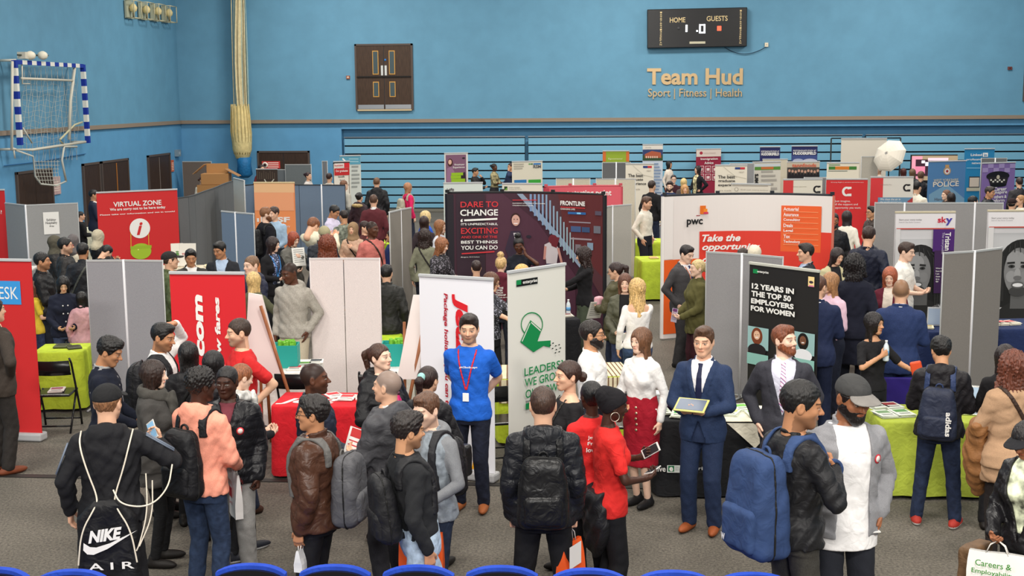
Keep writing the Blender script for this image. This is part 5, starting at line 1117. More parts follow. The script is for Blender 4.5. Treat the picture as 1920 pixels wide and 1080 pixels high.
for x0, x1, y, lb in ((1173, 1226, 308, 'cream banner headed The best graduate experience, left of the seated crowd'), (1341, 1401, 310.5, 'cream banner headed The best graduate experience, right of the dark blazer')):
    k = (x1 - x0) / 55
    rollup((x0, y), (x1, y), (222, 214, 198), lb, [('r', x1 - 21 * k, y + 3, x1 - 12 * k, y + 7, (40, 60, 120)), ('r', x1 - 12 * k, y + 3, x1 - 4 * k, y + 7, (190, 50, 60)), ('t', 'NEXT', x1 - 14 * k, y + 11, x1 - 5 * k, y + 13.5, (140, 130, 120), .0), ('l', [(x0 + 14 * k, y + 2), (x1 - 18 * k, y + 22)], .01, (190, 184, 170)), ('l', [(x0 + 20 * k, y + 16), (x1 - 2, y + 24)], .01, (190, 184, 170)),
           ('t', 'The best', x0 + 5 * k, y + 18, x0 + 34 * k, y + 24, BLACKT, .02), ('t', 'graduate', x0 + 5 * k, y + 26, x0 + 34 * k, y + 32, BLACKT, .02), ('t', 'experience', x0 + 5 * k, y + 34, x0 + 40 * k, y + 40, BLACKT, .02), ('t', 'are made', x0 + 6 * k, y + 45, x0 + 28 * k, y + 48, (150, 140, 130), .0)])
rollup((1371, 345.5), (1445, 347), (220, 212, 198), 'low cream banner with a round badge just above the white pop-up wall', [('l', [(1373, 348), (1440, 349)], .01, (160, 150, 140)), ('e', 1381, 355, 3.6, 3.6, (120, 110, 100)), ('e', 1381, 355, 2.9, 2.9, (222, 214, 200)), ('t', 'find out more online', 1389, 354.5, 1440, 357.5, (150, 140, 130), .0)])
rollup((1411.5, 305), (1464, 304), (212, 206, 194), 'cream banner with a landscape header and sideways careers lettering', [('r', 1415, 308, 1463, 318, (90, 140, 60)), ('r', 1415, 308, 1463, 312, (200, 206, 210)), ('r', 1427, 313, 1450, 317, (196, 110, 60)), ('t', 'careers', 1415, 326, 1421, 362, BLACKT, .03, 0, 90)] + lines(1427, 1460, 320, 360, 5, (170, 164, 156), .6))
rollup((1430, 299), (1477, 300), (216, 206, 184), 'plain cream banner behind the landscape-headed one', [], Y=36.5)
board([(1369, 306), (1390, 306), (1414, 306)], 'grey board between the two cream banners', Y=33, rgb=(140, 140, 142))
rollup((1205, 272), (1243, 271.5), (190, 200, 214), 'banner with a photograph of a red brick campus building', [('r', 1205, 272, 1243, 280, (214, 208, 200)), ('t', 'University', 1210, 275.5, 1221, 278, (90, 100, 90), .0), ('r', 1205, 280.5, 1243, 291, (44, 60, 104)), ('r', 1205, 291, 1243, 301, (44, 70, 40)), ('p', [(1209, 289), (1222, 283), (1239, 286), (1240, 296), (1209, 296)], (166, 84, 58))] + [('e', 1212 + 4 * i, 294.5, 1.3, 2, (220, 190, 170)) for i in range(6)] + lines(1208, 1241, 306, 372, 11, (120, 140, 170)), Y=39.5)
rollup((1130, 284), (1180, 283.5), (152, 176, 50), 'lime panel with orange sides standing above a dark grey board', [('r', 1130, 284, 1136, 303, (214, 110, 50)), ('r', 1174, 284, 1180, 303, (214, 110, 50)), ('t', 'Sponsor', 1140, 296, 1168, 300, (224, 224, 170), .01)], Y=38)
board([(1129.5, 304), (1155.5, 304), (1182, 304.5)], 'dark grey board under the lime and orange panel', Y=37, rgb=(110, 110, 112), split=(1,))
board([(1043, 336), (1075, 335), (1106, 334)], 'cream display board right of the green-marked banner', Y=27.5, rgb=(206, 200, 180), split=(1,))
board([(1118, 334.5), (1154, 334), (1191, 336)], 'tall cream display board behind the pink wall', Y=26.5, rgb=(206, 200, 180), split=(1,))
rollup((960, 304), (1017, 302.5), (220, 214, 196), 'cream RSM banner with blue and green blocks', [('t', 'RSM', 999.5, 309.5, 1014, 315, (90, 90, 94), .03), ('r', 991, 306.5, 994, 308.5, (60, 150, 70)), ('r', 994.5, 306.5, 999, 308.5, (40, 110, 70)), ('r', 1000, 306, 1014, 308.5, (50, 120, 190)), ('r', 964, 337.5, 987, 345, (50, 120, 180)), ('r', 990.5, 337, 1014, 350, (60, 160, 60))] + lines(963, 982, 307, 319, 3, (180, 174, 160)))
rollup((941.5, 345.5), (1016, 345.5), (226, 222, 206), 'cream banner with a green square mark just above the dark pop-up wall', [('r', 945.5, 349.5, 951.5, 356.5, (40, 70, 40)), ('p', [(946, 356), (951, 352), (951, 356.5)], (120, 180, 60)), ('t', 'Yorkshire Ambulance', 954, 350, 975, 352.5, (150, 150, 140), .0), ('t', 'Graduate Jobs Service', 954, 353.5, 978, 356, (150, 150, 140), .0)])
rollup((831.5, 344.5), (905, 343.5), (216, 226, 220), 'pale banner with a small grey crest above the dark wall at its left end', [('l', [(838.5, 353), (838.5, 361)], .01, (100, 100, 100)), ('e', 844, 356, 2.5, 2.5, (120, 120, 118)), ('e', 849, 356, 2.5, 2.5, (120, 120, 118)), ('e', 846.5, 354, 1.2, 1.6, (90, 90, 90))])
rollup((833, 288), (877, 287), (222, 218, 212), 'white-edged purple banner with a smiling woman and lime captions', [('r', 835.5, 290.5, 874.5, 355, (126, 88, 112)), ('e', 844, 305, 5, 7.5, (70, 34, 30)), ('p', [(837, 340), (838, 316), (846, 312), (852, 322), (850, 342)], (150, 110, 140)), ('e', 843.5, 304, 3.2, 4.6, (222, 176, 154)), ('e', 869, 296.5, 3, 1.6, (40, 34, 40)), ('t', 'Employer', 852, 307, 871, 310.5, WHT, .01), ('t', 'Experience', 849, 312, 871, 316, WHT, .01), ('p', [(855, 330), (872, 322), (874, 345), (855, 345)], (50, 34, 44)), ('r', 846, 324, 868, 328.5, (150, 190, 40)), ('r', 845, 329.5, 864, 334.5, (150, 190, 40)), ('r', 846, 335.5, 872, 341, (150, 190, 40))], z=2.1)
rollup((625, 304), (655.5, 303), (226, 218, 206), 'black-edged banner with red headings left of the blue-topped one', [('r', 625, 304, 626.8, 400, (24, 22, 24)), ('r', 654, 304, 655.8, 400, (24, 22, 24)), ('r', 625, 303.5, 656, 306, (24, 22, 24)), ('r', 626.5, 306.5, 645, 314, (230, 220, 214)), ('r', 645, 305.5, 655, 314.5, (206, 44, 50)), ('t', 'buytalent', 627, 308, 643, 313, (190, 50, 56), .01), ('r', 626.5, 316, 655, 328, (190, 40, 44)), ('t', 'Our graduates', 629, 318.5, 652, 323, WHT, .01), ('t', 'benefit', 634, 329.5, 646, 332.5, BLACKT, .01), ('t', 'from all', 637, 336, 646, 339, BLACKT, .01)])
rollup((637, 293), (676, 292), (206, 210, 204), 'white banner with a blue heading in front of the folded seating', [('r', 637, 293, 676, 308, (90, 156, 180)), ('p', [(643, 296), (649, 302), (643, 307), (641, 305), (645, 302), (641, 298)], WHT), ('l', [(654, 298), (672, 298)], .02, (180, 214, 220)), ('l', [(654, 303), (672, 303)], .02, (180, 214, 220))] + lines(659, 674, 311, 356, 6, (150, 154, 150), .6))
# photo backdrop, lit umbrella, large screen
pl, r = rollup((1577.5, 260.5), (1663, 260.5), (214, 206, 192), 'plain cream photography backdrop hung in front of the folded seating', [], Y=39.2, base=False, name='photo_backdrop', cat='backdrop')
m = MB(); zt_ = pl.z + .02
for u in (-.28, pl.W + .42): m.tube([pl.P(u, .02, -.1), pl.P(u, zt_, -.1)], .022, mat((24, 24, 26)), 6); m.tube([pl.P(u, .5, -.1), pl.P(u - .3, .02, -.1)], .018, mat((24, 24, 26)), 5); m.tube([pl.P(u, .5, -.1), pl.P(u + .3, .02, -.1)], .018, mat((24, 24, 26)), 5)
m.tube([pl.P(-.28, zt_, -.1), pl.P(pl.W + .42, zt_, -.1)], .02, mat((24, 24, 26)), 6); m.build('stand_frame', None, r)
board([(1615.5, 295), (1646, 291.5)], 'pale grey board in front of the photo backdrop', Y=37.5, rgb=(186, 180, 168))
uc = aty(1668, 292, 37); r = empty('photo_umbrella', (uc.x, uc.y, 0), 0, 'white translucent photography umbrella on a stand before the photo backdrop', 'umbrella'); R = Matrix.Rotation(math.radians(58), 3, 'X') @ Matrix.Rotation(math.radians(-38), 3, 'Y'); cz = uc.z
um = mat((222, 214, 200)); V = []; Fs = []
for i in range(7):
    a = math.radians(8 + i * 10.5); 
    for j in range(8): q = 2 * math.pi * j / 8; rr = .50 * math.sin(a) / math.sin(math.radians(71)) * (1 - .03 * abs(math.sin(q * 4))); V.append(R @ Vector((rr * math.cos(q), rr * math.sin(q), .30 * math.cos(a) - .1)) + Vector((0, 0, cz)))
for i in range(6):
    for j in range(8): Fs.append((i * 8 + j, i * 8 + (j + 1) % 8, (i + 1) * 8 + (j + 1) % 8, (i + 1) * 8 + j))
Fs.append(tuple(range(8)))
MB().add(V, Fs, um, False).build('canopy', None, r); m = MB()
for j in range(8): q = math.pi * j / 4; m.tube([R @ Vector((0, 0, .21)) + Vector((0, 0, cz)), R @ Vector((.25 * math.cos(q), .25 * math.sin(q), .14)) + Vector((0, 0, cz)), R @ Vector((.49 * math.cos(q), .49 * math.sin(q), .0)) + Vector((0, 0, cz))], .006, mat((150, 150, 150)), 4)
m.build('rib', None, r); MB().tube([(0, .06, 0), (0, .06, cz - .05), R @ Vector((0, 0, -.3)) + Vector((0, 0, cz))], .018, mat((30, 30, 32)), 6).tube([(-.35, .06, .02), (0, .06, .4), (.35, .06, .02)], .014, mat((30, 30, 32)), 5).build('stand', None, r)
pl = Plane((1708, 290), (1796, 290), Y=39.5); r = empty('large_screen', pl.c, pl.rz, 'large flat screen showing a pink picture behind the police banner', 'screen')
zb_ = pl.z - .95; MB().box((0, .03, (pl.z + zb_) / 2), (pl.W, .06, pl.z - zb_), mat((20, 20, 22)), bev=.01).build('casing', None, r); MB().tube([(-.3, .05, .02), (-.3, .05, zb_)], .03, mat((30, 30, 32))).tube([(.3, .05, .02), (.3, .05, zb_)], .03, mat((30, 30, 32))).box((0, .05, .02), (.9, .5, .04), mat((30, 30, 32))).build('stand', None, r)
def scr(l): return [(*q[:-1], q[-1]) for q in l]
m = MB(); k = 0
for (x0, y0, x1, y1, c, s) in ((1710, 292, 1794, 338, (170, 150, 120), .5), (1710, 293, 1728, 336, (226, 150, 170), .7), (1717, 299, 1777, 330, (60, 24, 44), .3), (1740, 296, 1778, 301, (230, 190, 200), 1.0), (1716, 312, 1734, 326, (224, 130, 160), .7), (1728, 301, 1734, 306, (250, 240, 250), 1.6), (1735, 304, 1741, 311, (250, 240, 250), 1.6)):
    (u0, v1), (u1, v0) = pl.uv(x0, y0), pl.uv(x1, y1); k += 1; m.add([pl.P(u0, v0, .002 + k * .001), pl.P(u1, v0, .002 + k * .001), pl.P(u1, v1, .002 + k * .001), pl.P(u0, v1, .002 + k * .001)], [(0, 1, 2, 3)], emit(c, s))
m.build('display', None, r)
# ---------------------------------------------------------------- tables
T1 = table((62, 662), (152, 660), .55, 'folding table under the lime cloth at the left', (184, 204, 56), cloth_label='lime cloth on the table behind the black folding chair at the left')
p, rz = on(T1, -.1, .2); leaflet(p, rz, 'dark printed leaflets spread on the lime cloth before the woman in the varsity jacket', 5, (90, 96, 60), (60, 60, 44))
p, rz = on(T1, .5, -.1); leaflet(p, rz, 'second pile of dark leaflets at the right of the left lime table', 4, (80, 84, 56), (50, 50, 40), tilt=.4)
T2 = table((509, 762), (700, 764), .60, 'folding table under the red cloth', (206, 28, 40), cloth_label='red printed cloth draped over the table of the holiday stand', drop=.71)
c, rz, W, dd, z = T2; r = empty('cloth_print', Vector((c.x, c.y, z + .009)), rz, 'white airline lettering printed across the top of the red tablecloth', 'print')
m = MB(); textin(m, 'Jet2', -W * .48, -.24, W * .10, .02, mat((236, 226, 220), 'print'), lambda x, y: Vector((x, y, 0)), .03, .3); m.build('lettering', None, r)
rn = random.Random(8)
for k, (u, v) in enumerate(((.62, .2), (.72, -.1), (.8, .4))):
    p, rz = on(T2, u, v); r = empty('sweets_pile', p, rz, ('loose wrapped sweets heaped on the red table nearest the white board', 'wrapped sweets spilling toward the front of the red table', 'wrapped sweets at the far right corner of the red table')[k], 'sweets', 'sweets on the red table'); r['kind'] = 'stuff'; m = MB()
    for i in range(22): m.box((rn.gauss(0, .05), rn.gauss(0, .05), .008 + rn.random() * .02), (.035, .016, .012), mat(rn.choice([(230, 60, 70), (236, 220, 210), (240, 170, 170)])), Matrix.Rotation(rn.random() * 6, 3, 'Z'))
    m.build('wrapped_sweets', None, r); 
p, rz = on(T2, .35, .1); leaflet(p, rz, 'red and white holiday brochures on the red table', 5, (236, 232, 226), (206, 40, 50)); p, rz = on(T2, .05, .5); leaflet(p, rz, 'red brochures at the back of the red table', 4, (236, 232, 226), (206, 40, 50), tilt=.6)
T3 = table((470, 700), (592, 698), .7, 'folding table under the white cloth behind the red banner', (232, 228, 222), cloth_label='white cloth on the table left of the plain white board')
T3b = table((712, 698), (768, 697), .7, 'folding table under the white cloth right of the white board', (232, 228, 222), cloth_label='white cloth on the table between the white board and the holiday banner')
def crate(p, rz, label, w_=.30, d_=.24, h_=.26, rgb=(40, 160, 150), fill=(120, 190, 60)):
    r = empty('gift_box', p, rz, label, 'box', 'teal gift boxes'); m = MB(); t = .012
    for s in (-1, 1): m.box((s * w_ / 2, 0, h_ / 2), (t, d_, h_), mat(rgb)); m.box((0, s * d_ / 2, h_ / 2), (w_ + t, t, h_), mat(rgb))
    m.box((0, 0, t / 2), (w_, d_, t), mat(rgb)); m.build('carton', None, r); m = MB(); rn = random.Random(3)
    for i in range(14): m.box((rn.uniform(-.11, .11), rn.uniform(-.08, .08), h_ - .03 + rn.random() * .05), (.05, .03, .07), mat(fill), Matrix.Rotation(rn.random() * 3, 3, 'Z'), bev=.005)
    c = m.build('packets', None, r); c['kind'] = 'stuff'
p, rz = on(T3, -.05, -.05); crate(p, rz, 'teal box full of green packets on the white table left of the white board')
p, rz = on(T3b, .0, .1); crate(p, rz, 'teal box full of green packets behind the right edge of the white board')
for u, v, lb, ac in ((.5, .1, 'pale leaflets beside the teal box on the white table', (90, 150, 60)), (.75, -.4, 'red leaflets near the white board', (190, 60, 70)), (.85, .5, 'dark booklets near the grey hoodie', (40, 50, 60)), (.3, -.5, 'white leaflets in front of the teal box', (206, 60, 70))):
    p, rz = on(T3, u, v); leaflet(p, rz, lb, 4, (232, 230, 222), ac)
# white boards leaning on wooden easels
def easel(pts, label, Yd, leg_, wood_side=1):
    P = [aty(x, y, Yd) for x, y in pts]; c = Vector((sum(p.x for p in P) / len(P), Yd, 0)); r = empty('easel_board', c, 0, label, 'easel'); zt_ = max(p.z for p in P)
    zb = .55; k = (P[1].z - zb) / max(.01, (P[1].z - P[2].z)) if len(P) > 3 else 1
    V = [(p.x - c.x, .0 + (p.z - 1) * .18, p.z) for p in P]; n = len(V); V2 = V + [(x, y + .03, z) for x, y, z in V]
    MB().add(V2, [tuple(range(n))[::-1], tuple(range(n, 2 * n))] + [(i, (i + 1) % n, (i + 1) % n + n, i + n) for i in range(n)], mat((226, 216, 212))).build('white_board', None, r)
    wd = mat((150, 92, 56), 'wood'); x1 = V[1 if wood_side > 0 else 0][0]; xb = V[2 if wood_side > 0 else 3][0]
    z2 = V[2][2]; dx = (xb - x1) / max(.01, zt_ - z2)
    A_, B_ = aty(*leg_[0], Yd) - c, aty(*leg_[1], Yd) - c; G = A_ + (B_ - A_) * ((A_.z - .02) / (A_.z - B_.z)); G.y = -.1; A_.y = .06
    m = MB(); m.tube([A_, G], .020, wd, 6); m.tube([(-A_.x, .2, A_.z), (-A_.x, .12, .02)], .018, wd, 6); m.tube([(0, .2, zt_ - .2), (0, .38, .02)], .02, wd, 6)
    m.build('wooden_leg', None, r)
easel([(459, 553), (484, 557), (530, 700), (459, 700)], 'white board on a wooden easel right of the red banner', 13.15, ((486, 575), (532, 705)))
easel([(771, 557), (788, 557), (788, 710), (745, 710)], 'white board on a wooden easel left of the holiday banner', 13.2, ((793, 610), (777, 700)), -1)
T4 = table((934, 712), (1060, 711), .75, 'folding table behind the watering can banner', (190, 212, 52), cloth_label='lime cloth beneath the striped runner behind the watering can banner')
T4b = table((1112, 708), (1186, 706), .75, 'folding table behind the bearded man in white', (190, 212, 52), cloth_label='lime cloth beneath the striped runner behind the white blouse')
def runner(T, label):
    c, rz, W, d, z = T; r = empty('table_runner', Vector((c.x, c.y, 0)), rz, label, 'table runner', 'striped table runners'); m = MB(); n = 26
    for i in range(n):
        x0, x1 = -W / 2 * .98 + W * .98 * i / n, -W / 2 * .98 + W * .98 * (i + 1) / n; cc = mat((224, 212, 180), 'cloth') if i % 3 else mat((120, 92, 70), 'cloth')
        m.box(((x0 + x1) / 2, -.02, z + .011), (x1 - x0, d * .96, .006), cc); m.box(((x0 + x1) / 2, -d / 2 - .055, z - .12), (x1 - x0, .006, .26), cc)
    m.build('woven_cloth', None, r)
runner(T4, 'striped beige runner on the table seen between the two banners'); runner(T4b, 'striped beige runner on the table left of the white blouse')
T5 = table((1233, 790), (1500, 792), .64, 'folding table under the black cloth', (26, 27, 30), cloth_label='black cloth with white lettering on the table behind the navy suit', drop=.72)
c, rz, W, dd, z = T5; R_ = Matrix.Rotation(rz, 3, 'Z')
pl = Plane((1233, 790), (1500, 792), .74); r = empty('cloth_print', pl.c, pl.rz, 'white Enterprise lettering printed on the front of the black tablecloth', 'print')
prints(pl, r, [('t', 'alive', 1224, 869, 1247, 880, WHT, .01), ('r', 1250, 868, 1276, 882, (214, 220, 216)), ('r', 1252, 869, 1263, 880, (28, 110, 70)), ('t', 'e', 1254, 871, 1261, 879, WHT, .04), ('t', 'Enterprise', 1266, 870, 1330, 879, (200, 204, 204), .02)], base=.075)
p = Vector((c.x, c.y, z + .012)) + R_ @ Vector((W * .16, -.04, 0)); r = empty('cloth_overlay', p, rz, 'white square cloth laid over the black tablecloth', 'tablecloth'); m = MB(); m.box((0, 0, 0), (W * .36, .62, .006), mat((232, 226, 206), 'cloth'))
m.add([(-W * .18, -.37, .0), (W * .18, -.37, 0), (W * .02, -.38, -.24)], [(0, 2, 1)], mat((232, 226, 206), 'cloth')); m.build('cloth', None, r)
for u, v, lb, ac, tl_ in ((-.93, -.1, 'green pens and leaflets beside the purple basket', (40, 150, 70), .2), (-.66, -.45, 'bright green leaflets at the front left of the black table', (60, 180, 80), -.2), (.26, .45, 'green and white leaflets on the white overlay behind the suits', (120, 190, 80), .3), (.06, -.2, 'yellow-green leaflets on the white overlay by the tablet', (200, 214, 120), -.3), (.42, -.35, 'green leaflets on the white overlay near the pinstripe tie', (120, 180, 90), .1)):
    p, rz = on(T5, u, v); p.z += .01; leaflet(p, rz, lb, 5, (226, 232, 214), ac, tilt=tl_)
p, rz = on(T5, -.66, .45); r = empty('sweet_basket', p, rz, 'purple basket of sweets at the left end of the black table', 'basket'); MB().lathe([(.10, 0), (.14, .12), (.15, .12), (.15, .13), (.135, .13), (.10, .02)], mat((110, 50, 120), 'gloss'), 20).build('basket', None, r)
m = MB(); rn = random.Random(5); [m.box((rn.uniform(-.08, .08), rn.uniform(-.08, .08), .12 + rn.random() * .03), (.05, .03, .02), mat(rn.choice([(200, 60, 70), (90, 60, 150), (220, 180, 60)])), Matrix.Rotation(rn.random() * 6, 3, 'Z')) for i in range(16)]; m.build('sweets', None, r)['kind'] = 'stuff'
p, rz = on(T5, -.96, .72); r = empty('display_case', p, rz, 'clear grey plastic case at the back left corner of the black table', 'case'); MB().box((0, 0, .07), (.22, .15, .13), mat((176, 178, 184), 'gloss'), bev=.02).build('case_body', None, r); MB().box((0, 0, .14), (.23, .16, .02), mat((206, 208, 212)), bev=.005).build('case_lid', None, r)
T6 = table((1652, 792), (1862, 794), .70, 'folding table under the lime cloth at the right', (166, 180, 64), cloth_label='lime cloth on the table in front of the student with the branded rucksack', drop=.70)
for u, v, lb, ac in ((-.86, .62, 'magazines with a dark cover at the back left of the right lime table', (60, 80, 50)), (-.58, .6, 'second pile of magazines beside the smiling woman', (150, 60, 60)), (-.5, -.2, 'grey and green leaflets in the middle of the right lime table', (90, 140, 80)), (-.84, -.35, 'open brochure at the front left of the right lime table', (120, 150, 110))):
    p, rz = on(T6, u, v); leaflet(p, rz, lb, 7, (214, 218, 208), ac, tilt=.25)
p, rz = on(T6, .86, .1); r = empty('laptop', p, rz - .2, 'open silver laptop at the right end of the lime table', 'laptop'); MB().box((0, -.02, .009), (.34, .23, .016), mat((206, 206, 202), 'metal'), bev=.004).build('keyboard_deck', None, r)
sc_ = MB().box((0, .13, .12), (.34, .012, .23), mat((206, 206, 202), 'metal'), Matrix.Rotation(-.25, 3, 'X'), bev=.004).build('lid', None, r); MB().box((0, .122, .12), (.31, .004, .20), emit((150, 170, 190), .5), Matrix.Rotation(-.25, 3, 'X')).build('screen', None, r)
m = MB(); [m.box((-.13 + .026 * i, .03 - .03 * j, .0185), (.02, .022, .003), mat((40, 40, 42))) for i in range(11) for j in range(4)]; m.build('keys', None, r)
p, rz = on(T6, .80, .7); bottle(p, 'clear water bottle behind the silver laptop')
T7 = table((1724, 622), (1778, 624), .70, 'folding table under the navy cloth behind the navy suit', (30, 44, 84), cloth_label='navy cloth on the table below the Tristan portrait')
T7b = table((1872, 618), (1972, 616), .75, 'folding table under the navy cloth at the right edge', (30, 44, 84), cloth_label='navy cloth on the table at the right edge below the second portrait')
p, rz = on(T7, .2, .2); r = empty('tablet', p, rz, 'grey tablet propped up on the navy table left of the grey board', 'tablet'); MB().box((0, 0, .13), (.2, .012, .26), mat((214, 218, 224)), Matrix.Rotation(.2, 3, 'X'), bev=.004).build('tablet_body', None, r); MB().box((0, -.009, .13), (.17, .003, .22), emit((150, 165, 185), .5), Matrix.Rotation(.2, 3, 'X')).build('screen', None, r)
p, rz = on(T7, -.4, -.2); leaflet(p, rz, 'cream cards on the navy table beside the propped tablet', 5, (230, 224, 196), (190, 170, 110))
for u, lb in ((-.75, 'cream booklets nearest the grey board on the right navy table'), (-.45, 'cream booklets in the middle of the right navy table'), (-.1, 'cream booklets nearest the right edge on the navy table')): p, rz = on(T7b, u, -.1); leaflet(p, rz, lb, 8, (232, 224, 206), (190, 60, 70), tilt=.2)
T8 = table((1205, 491), (1262, 490), .8, 'folding table under the nearer lime cloth by the white pop-up wall', (182, 202, 58), cloth_label='lime cloth on the nearer table left of the white pop-up wall')
T8b = table((1190, 455), (1250, 454), .7, 'folding table under the farther lime cloth by the white pop-up wall', (182, 202, 58), cloth_label='lime cloth on the farther table beside the man in the white shirt')
p, rz = on(T8, 0, .1); leaflet(p, rz, 'pinkish leaflets on the nearer lime table left of the pop-up wall', 5, (230, 200, 140), (220, 150, 110)); p, rz = on(T8b, .3, .2); leaflet(p, rz, 'red and white leaflets on the farther lime table', 5, (230, 220, 190), (200, 70, 60))
T9 = table((1062, 600), (1086, 599), .5, 'small folding table under the black cloth by the dark pop-up wall', (28, 28, 32), cloth_label='black cloth on the table between the watering can banner and the curly-haired woman')
p, rz = on(T9, -.2, .1); leaflet(p, rz, 'papers on the black table beside the curly-haired woman', 5, (226, 220, 206), (120, 60, 60)); p, rz = on(T9, .3, .5); bottle(p, 'clear water bottle on the black table beside the curly-haired woman')
T10 = table((700, 458), (738, 457), .8, 'folding table under the lime cloth beside the salmon shirt', (176, 204, 44), cloth_label='lime cloth between the salmon shirt and the leaning grey board')
T10b = table((700, 640), (742, 640), .8, 'folding table under the lime cloth behind the white board', (176, 204, 44), cloth_label='lime cloth seen right of the plain white board')
T11 = table((250, 504), (450, 503), .55, 'light wooden table behind the grey two-panel board at the left')
T11b = table((-30, 506), (62, 504), .5, 'white-topped table above the red desk banner', top=(232, 228, 220))
T12 = table((148, 432), (184, 431), .7, 'folding table under the white cloth in the hospitality area', (226, 222, 196), cloth_label='white cloth on the hospitality table left of the Virtual Zone banner')
p, rz = on(T12, .3, .2); bottle(p, 'small bottle on the hospitality table'); T13 = table((1236, 422), (1252, 422), .7, 'folding table under the grey cloth behind the pop-up wall', (150, 154, 160), cloth_label='grey cloth on the table behind the left end of the white pop-up wall')
p, rz = on(T13, 0, .3); leaflet(p, rz, 'cream papers heaped on the grey table behind the pop-up wall', 8, (230, 220, 190), (200, 190, 150))
for u, lb, s_, w_ in ((-.05, 'white card sign reading TESCO on the wooden table', 'TESCO', .30), (-.25, 'tilted pale card sign left of the red-lettered one', '', .22)):
    p, rz = on(T11, u, .1); r = empty('card_sign', p, rz + (0 if s_ else .35), lb, 'sign'); MB().box((0, 0, .21), (w_, .01, .42), mat((230, 224, 214)), Matrix.Rotation(-.12, 3, 'X')).box((0, .08, .14), (w_ * .6, .008, .29), mat((214, 208, 198)), Matrix.Rotation(.3, 3, 'X')).build('card', None, r)
    m = MB()
    if s_: textin(m, s_, -.11, .20, .11, .24, mat((190, 50, 60)), lambda x, z: Vector((x, -.012 - (z - .21) * -.12, z)), .02); m.build('lettering', None, r)
    else: textin(m, 'i', -.03, .16, .03, .28, mat((90, 140, 70)), lambda x, z: Vector((x, -.012 - (z - .21) * -.12, z)), .02); m.build('lettering', None, r)
for u, lb in ((.35, 'papers on the wooden table between the two smiling men'), (.62, 'papers at the right end of the wooden table')): p, rz = on(T11, u, 0); leaflet(p, rz, lb, 5, (232, 224, 196), (206, 190, 120), tilt=.3)
# ---------------------------------------------------------------- chairs
def folding_chair(p, rz, label, group=None, rgb=(26, 26, 28)):
    r = empty('folding_chair', p, rz, label, 'chair', group); m_ = mat(rgb, 'gloss')
    for s in (-1, 1):
        x = s * .21; MB().tube([(x, -.20, .0), (x, -.16, .2), (x, .10, .80), (x * .95, .13, .86)], .013, m_, 8).build('back_leg', None, r); MB().tube([(x * .92, .24, 0), (x * .92, -.12, .46)], .012, m_, 8).build('front_leg', None, r)
    MB().tube([(-.2, -.19, .08), (.2, -.19, .08)], .010, m_, 8).tube([(-.19, .2, .08), (.19, .2, .08)], .010, m_, 8).build('cross_bar', None, r)
    MB().box((0, .02, .44), (.40, .38, .03), m_, bev=.012).build('seat', None, r)
    m = MB(); n = 8
    V = [(-.2 + .4 * i / n, .10 + .04 * math.sin(math.pi * i / n) + dy + (zz - .7) * .38, zz) for i in range(n + 1) for dy, zz in ((0, .66), (0, .84), (.02, .84), (.02, .66))]
    m.add(V, [(4 * i + a, 4 * i + 4 + a, 4 * i + 4 + b, 4 * i + b) for i in range(n) for a, b in ((0, 1), (1, 2), (2, 3), (3, 0))], m_, True); m.build('backrest', None, r); return r
p = at(104, 808, 0); folding_chair((p.x, p.y + .1, 0), math.pi + .15, 'black folding chair with papers on its seat in front of the left lime table'); leaflet(Vector((p.x, p.y + .1, .457)), .3, 'magazines lying on the seat of the black folding chair', 4, (206, 196, 190), (150, 60, 90))
p = aty(712, 700, 13.5); folding_chair((p.x, p.y, 0), math.pi, 'black chair behind the red table beneath the holiday easel'); p = at(548, 660, .85)
p = aty(556, 705, 13.5); folding_chair((p.x, p.y, 0), math.pi, 'black chair behind the red table near the man in red')
p = at(930, 700, .8); folding_chair((p.x + .05, p.y - .62, 0), math.pi + .3, 'black folding chair between the man in blue and the watering can banner')
p = at(1152, 705, .8); folding_chair((p.x, p.y - .62, 0), math.pi, 'black chair half hidden behind the white blouse')
p = at(1690, 725, .85); r = empty('plastic_chair', (p.x, p.y + .2, 0), 0, 'purple-blue plastic chair behind the right lime table', 'chair'); mm = mat((44, 30, 110), 'gloss')
MB().box((0, .18, .68), (.42, .04, .36), mm, Matrix.Rotation(-.15, 3, 'X'), bev=.03).build('backrest', None, r); MB().box((0, -.02, .44), (.44, .42, .04), mm, bev=.02).build('seat', None, r)
for sx_ in (-1, 1):
    for sy in (-1, 1): MB().tube([(sx_ * .2, sy * .19 - .02, 0), (sx_ * .18, sy * .16 - .02, .43)], .014, mat((60, 60, 64), 'metal')).build('leg', None, r)
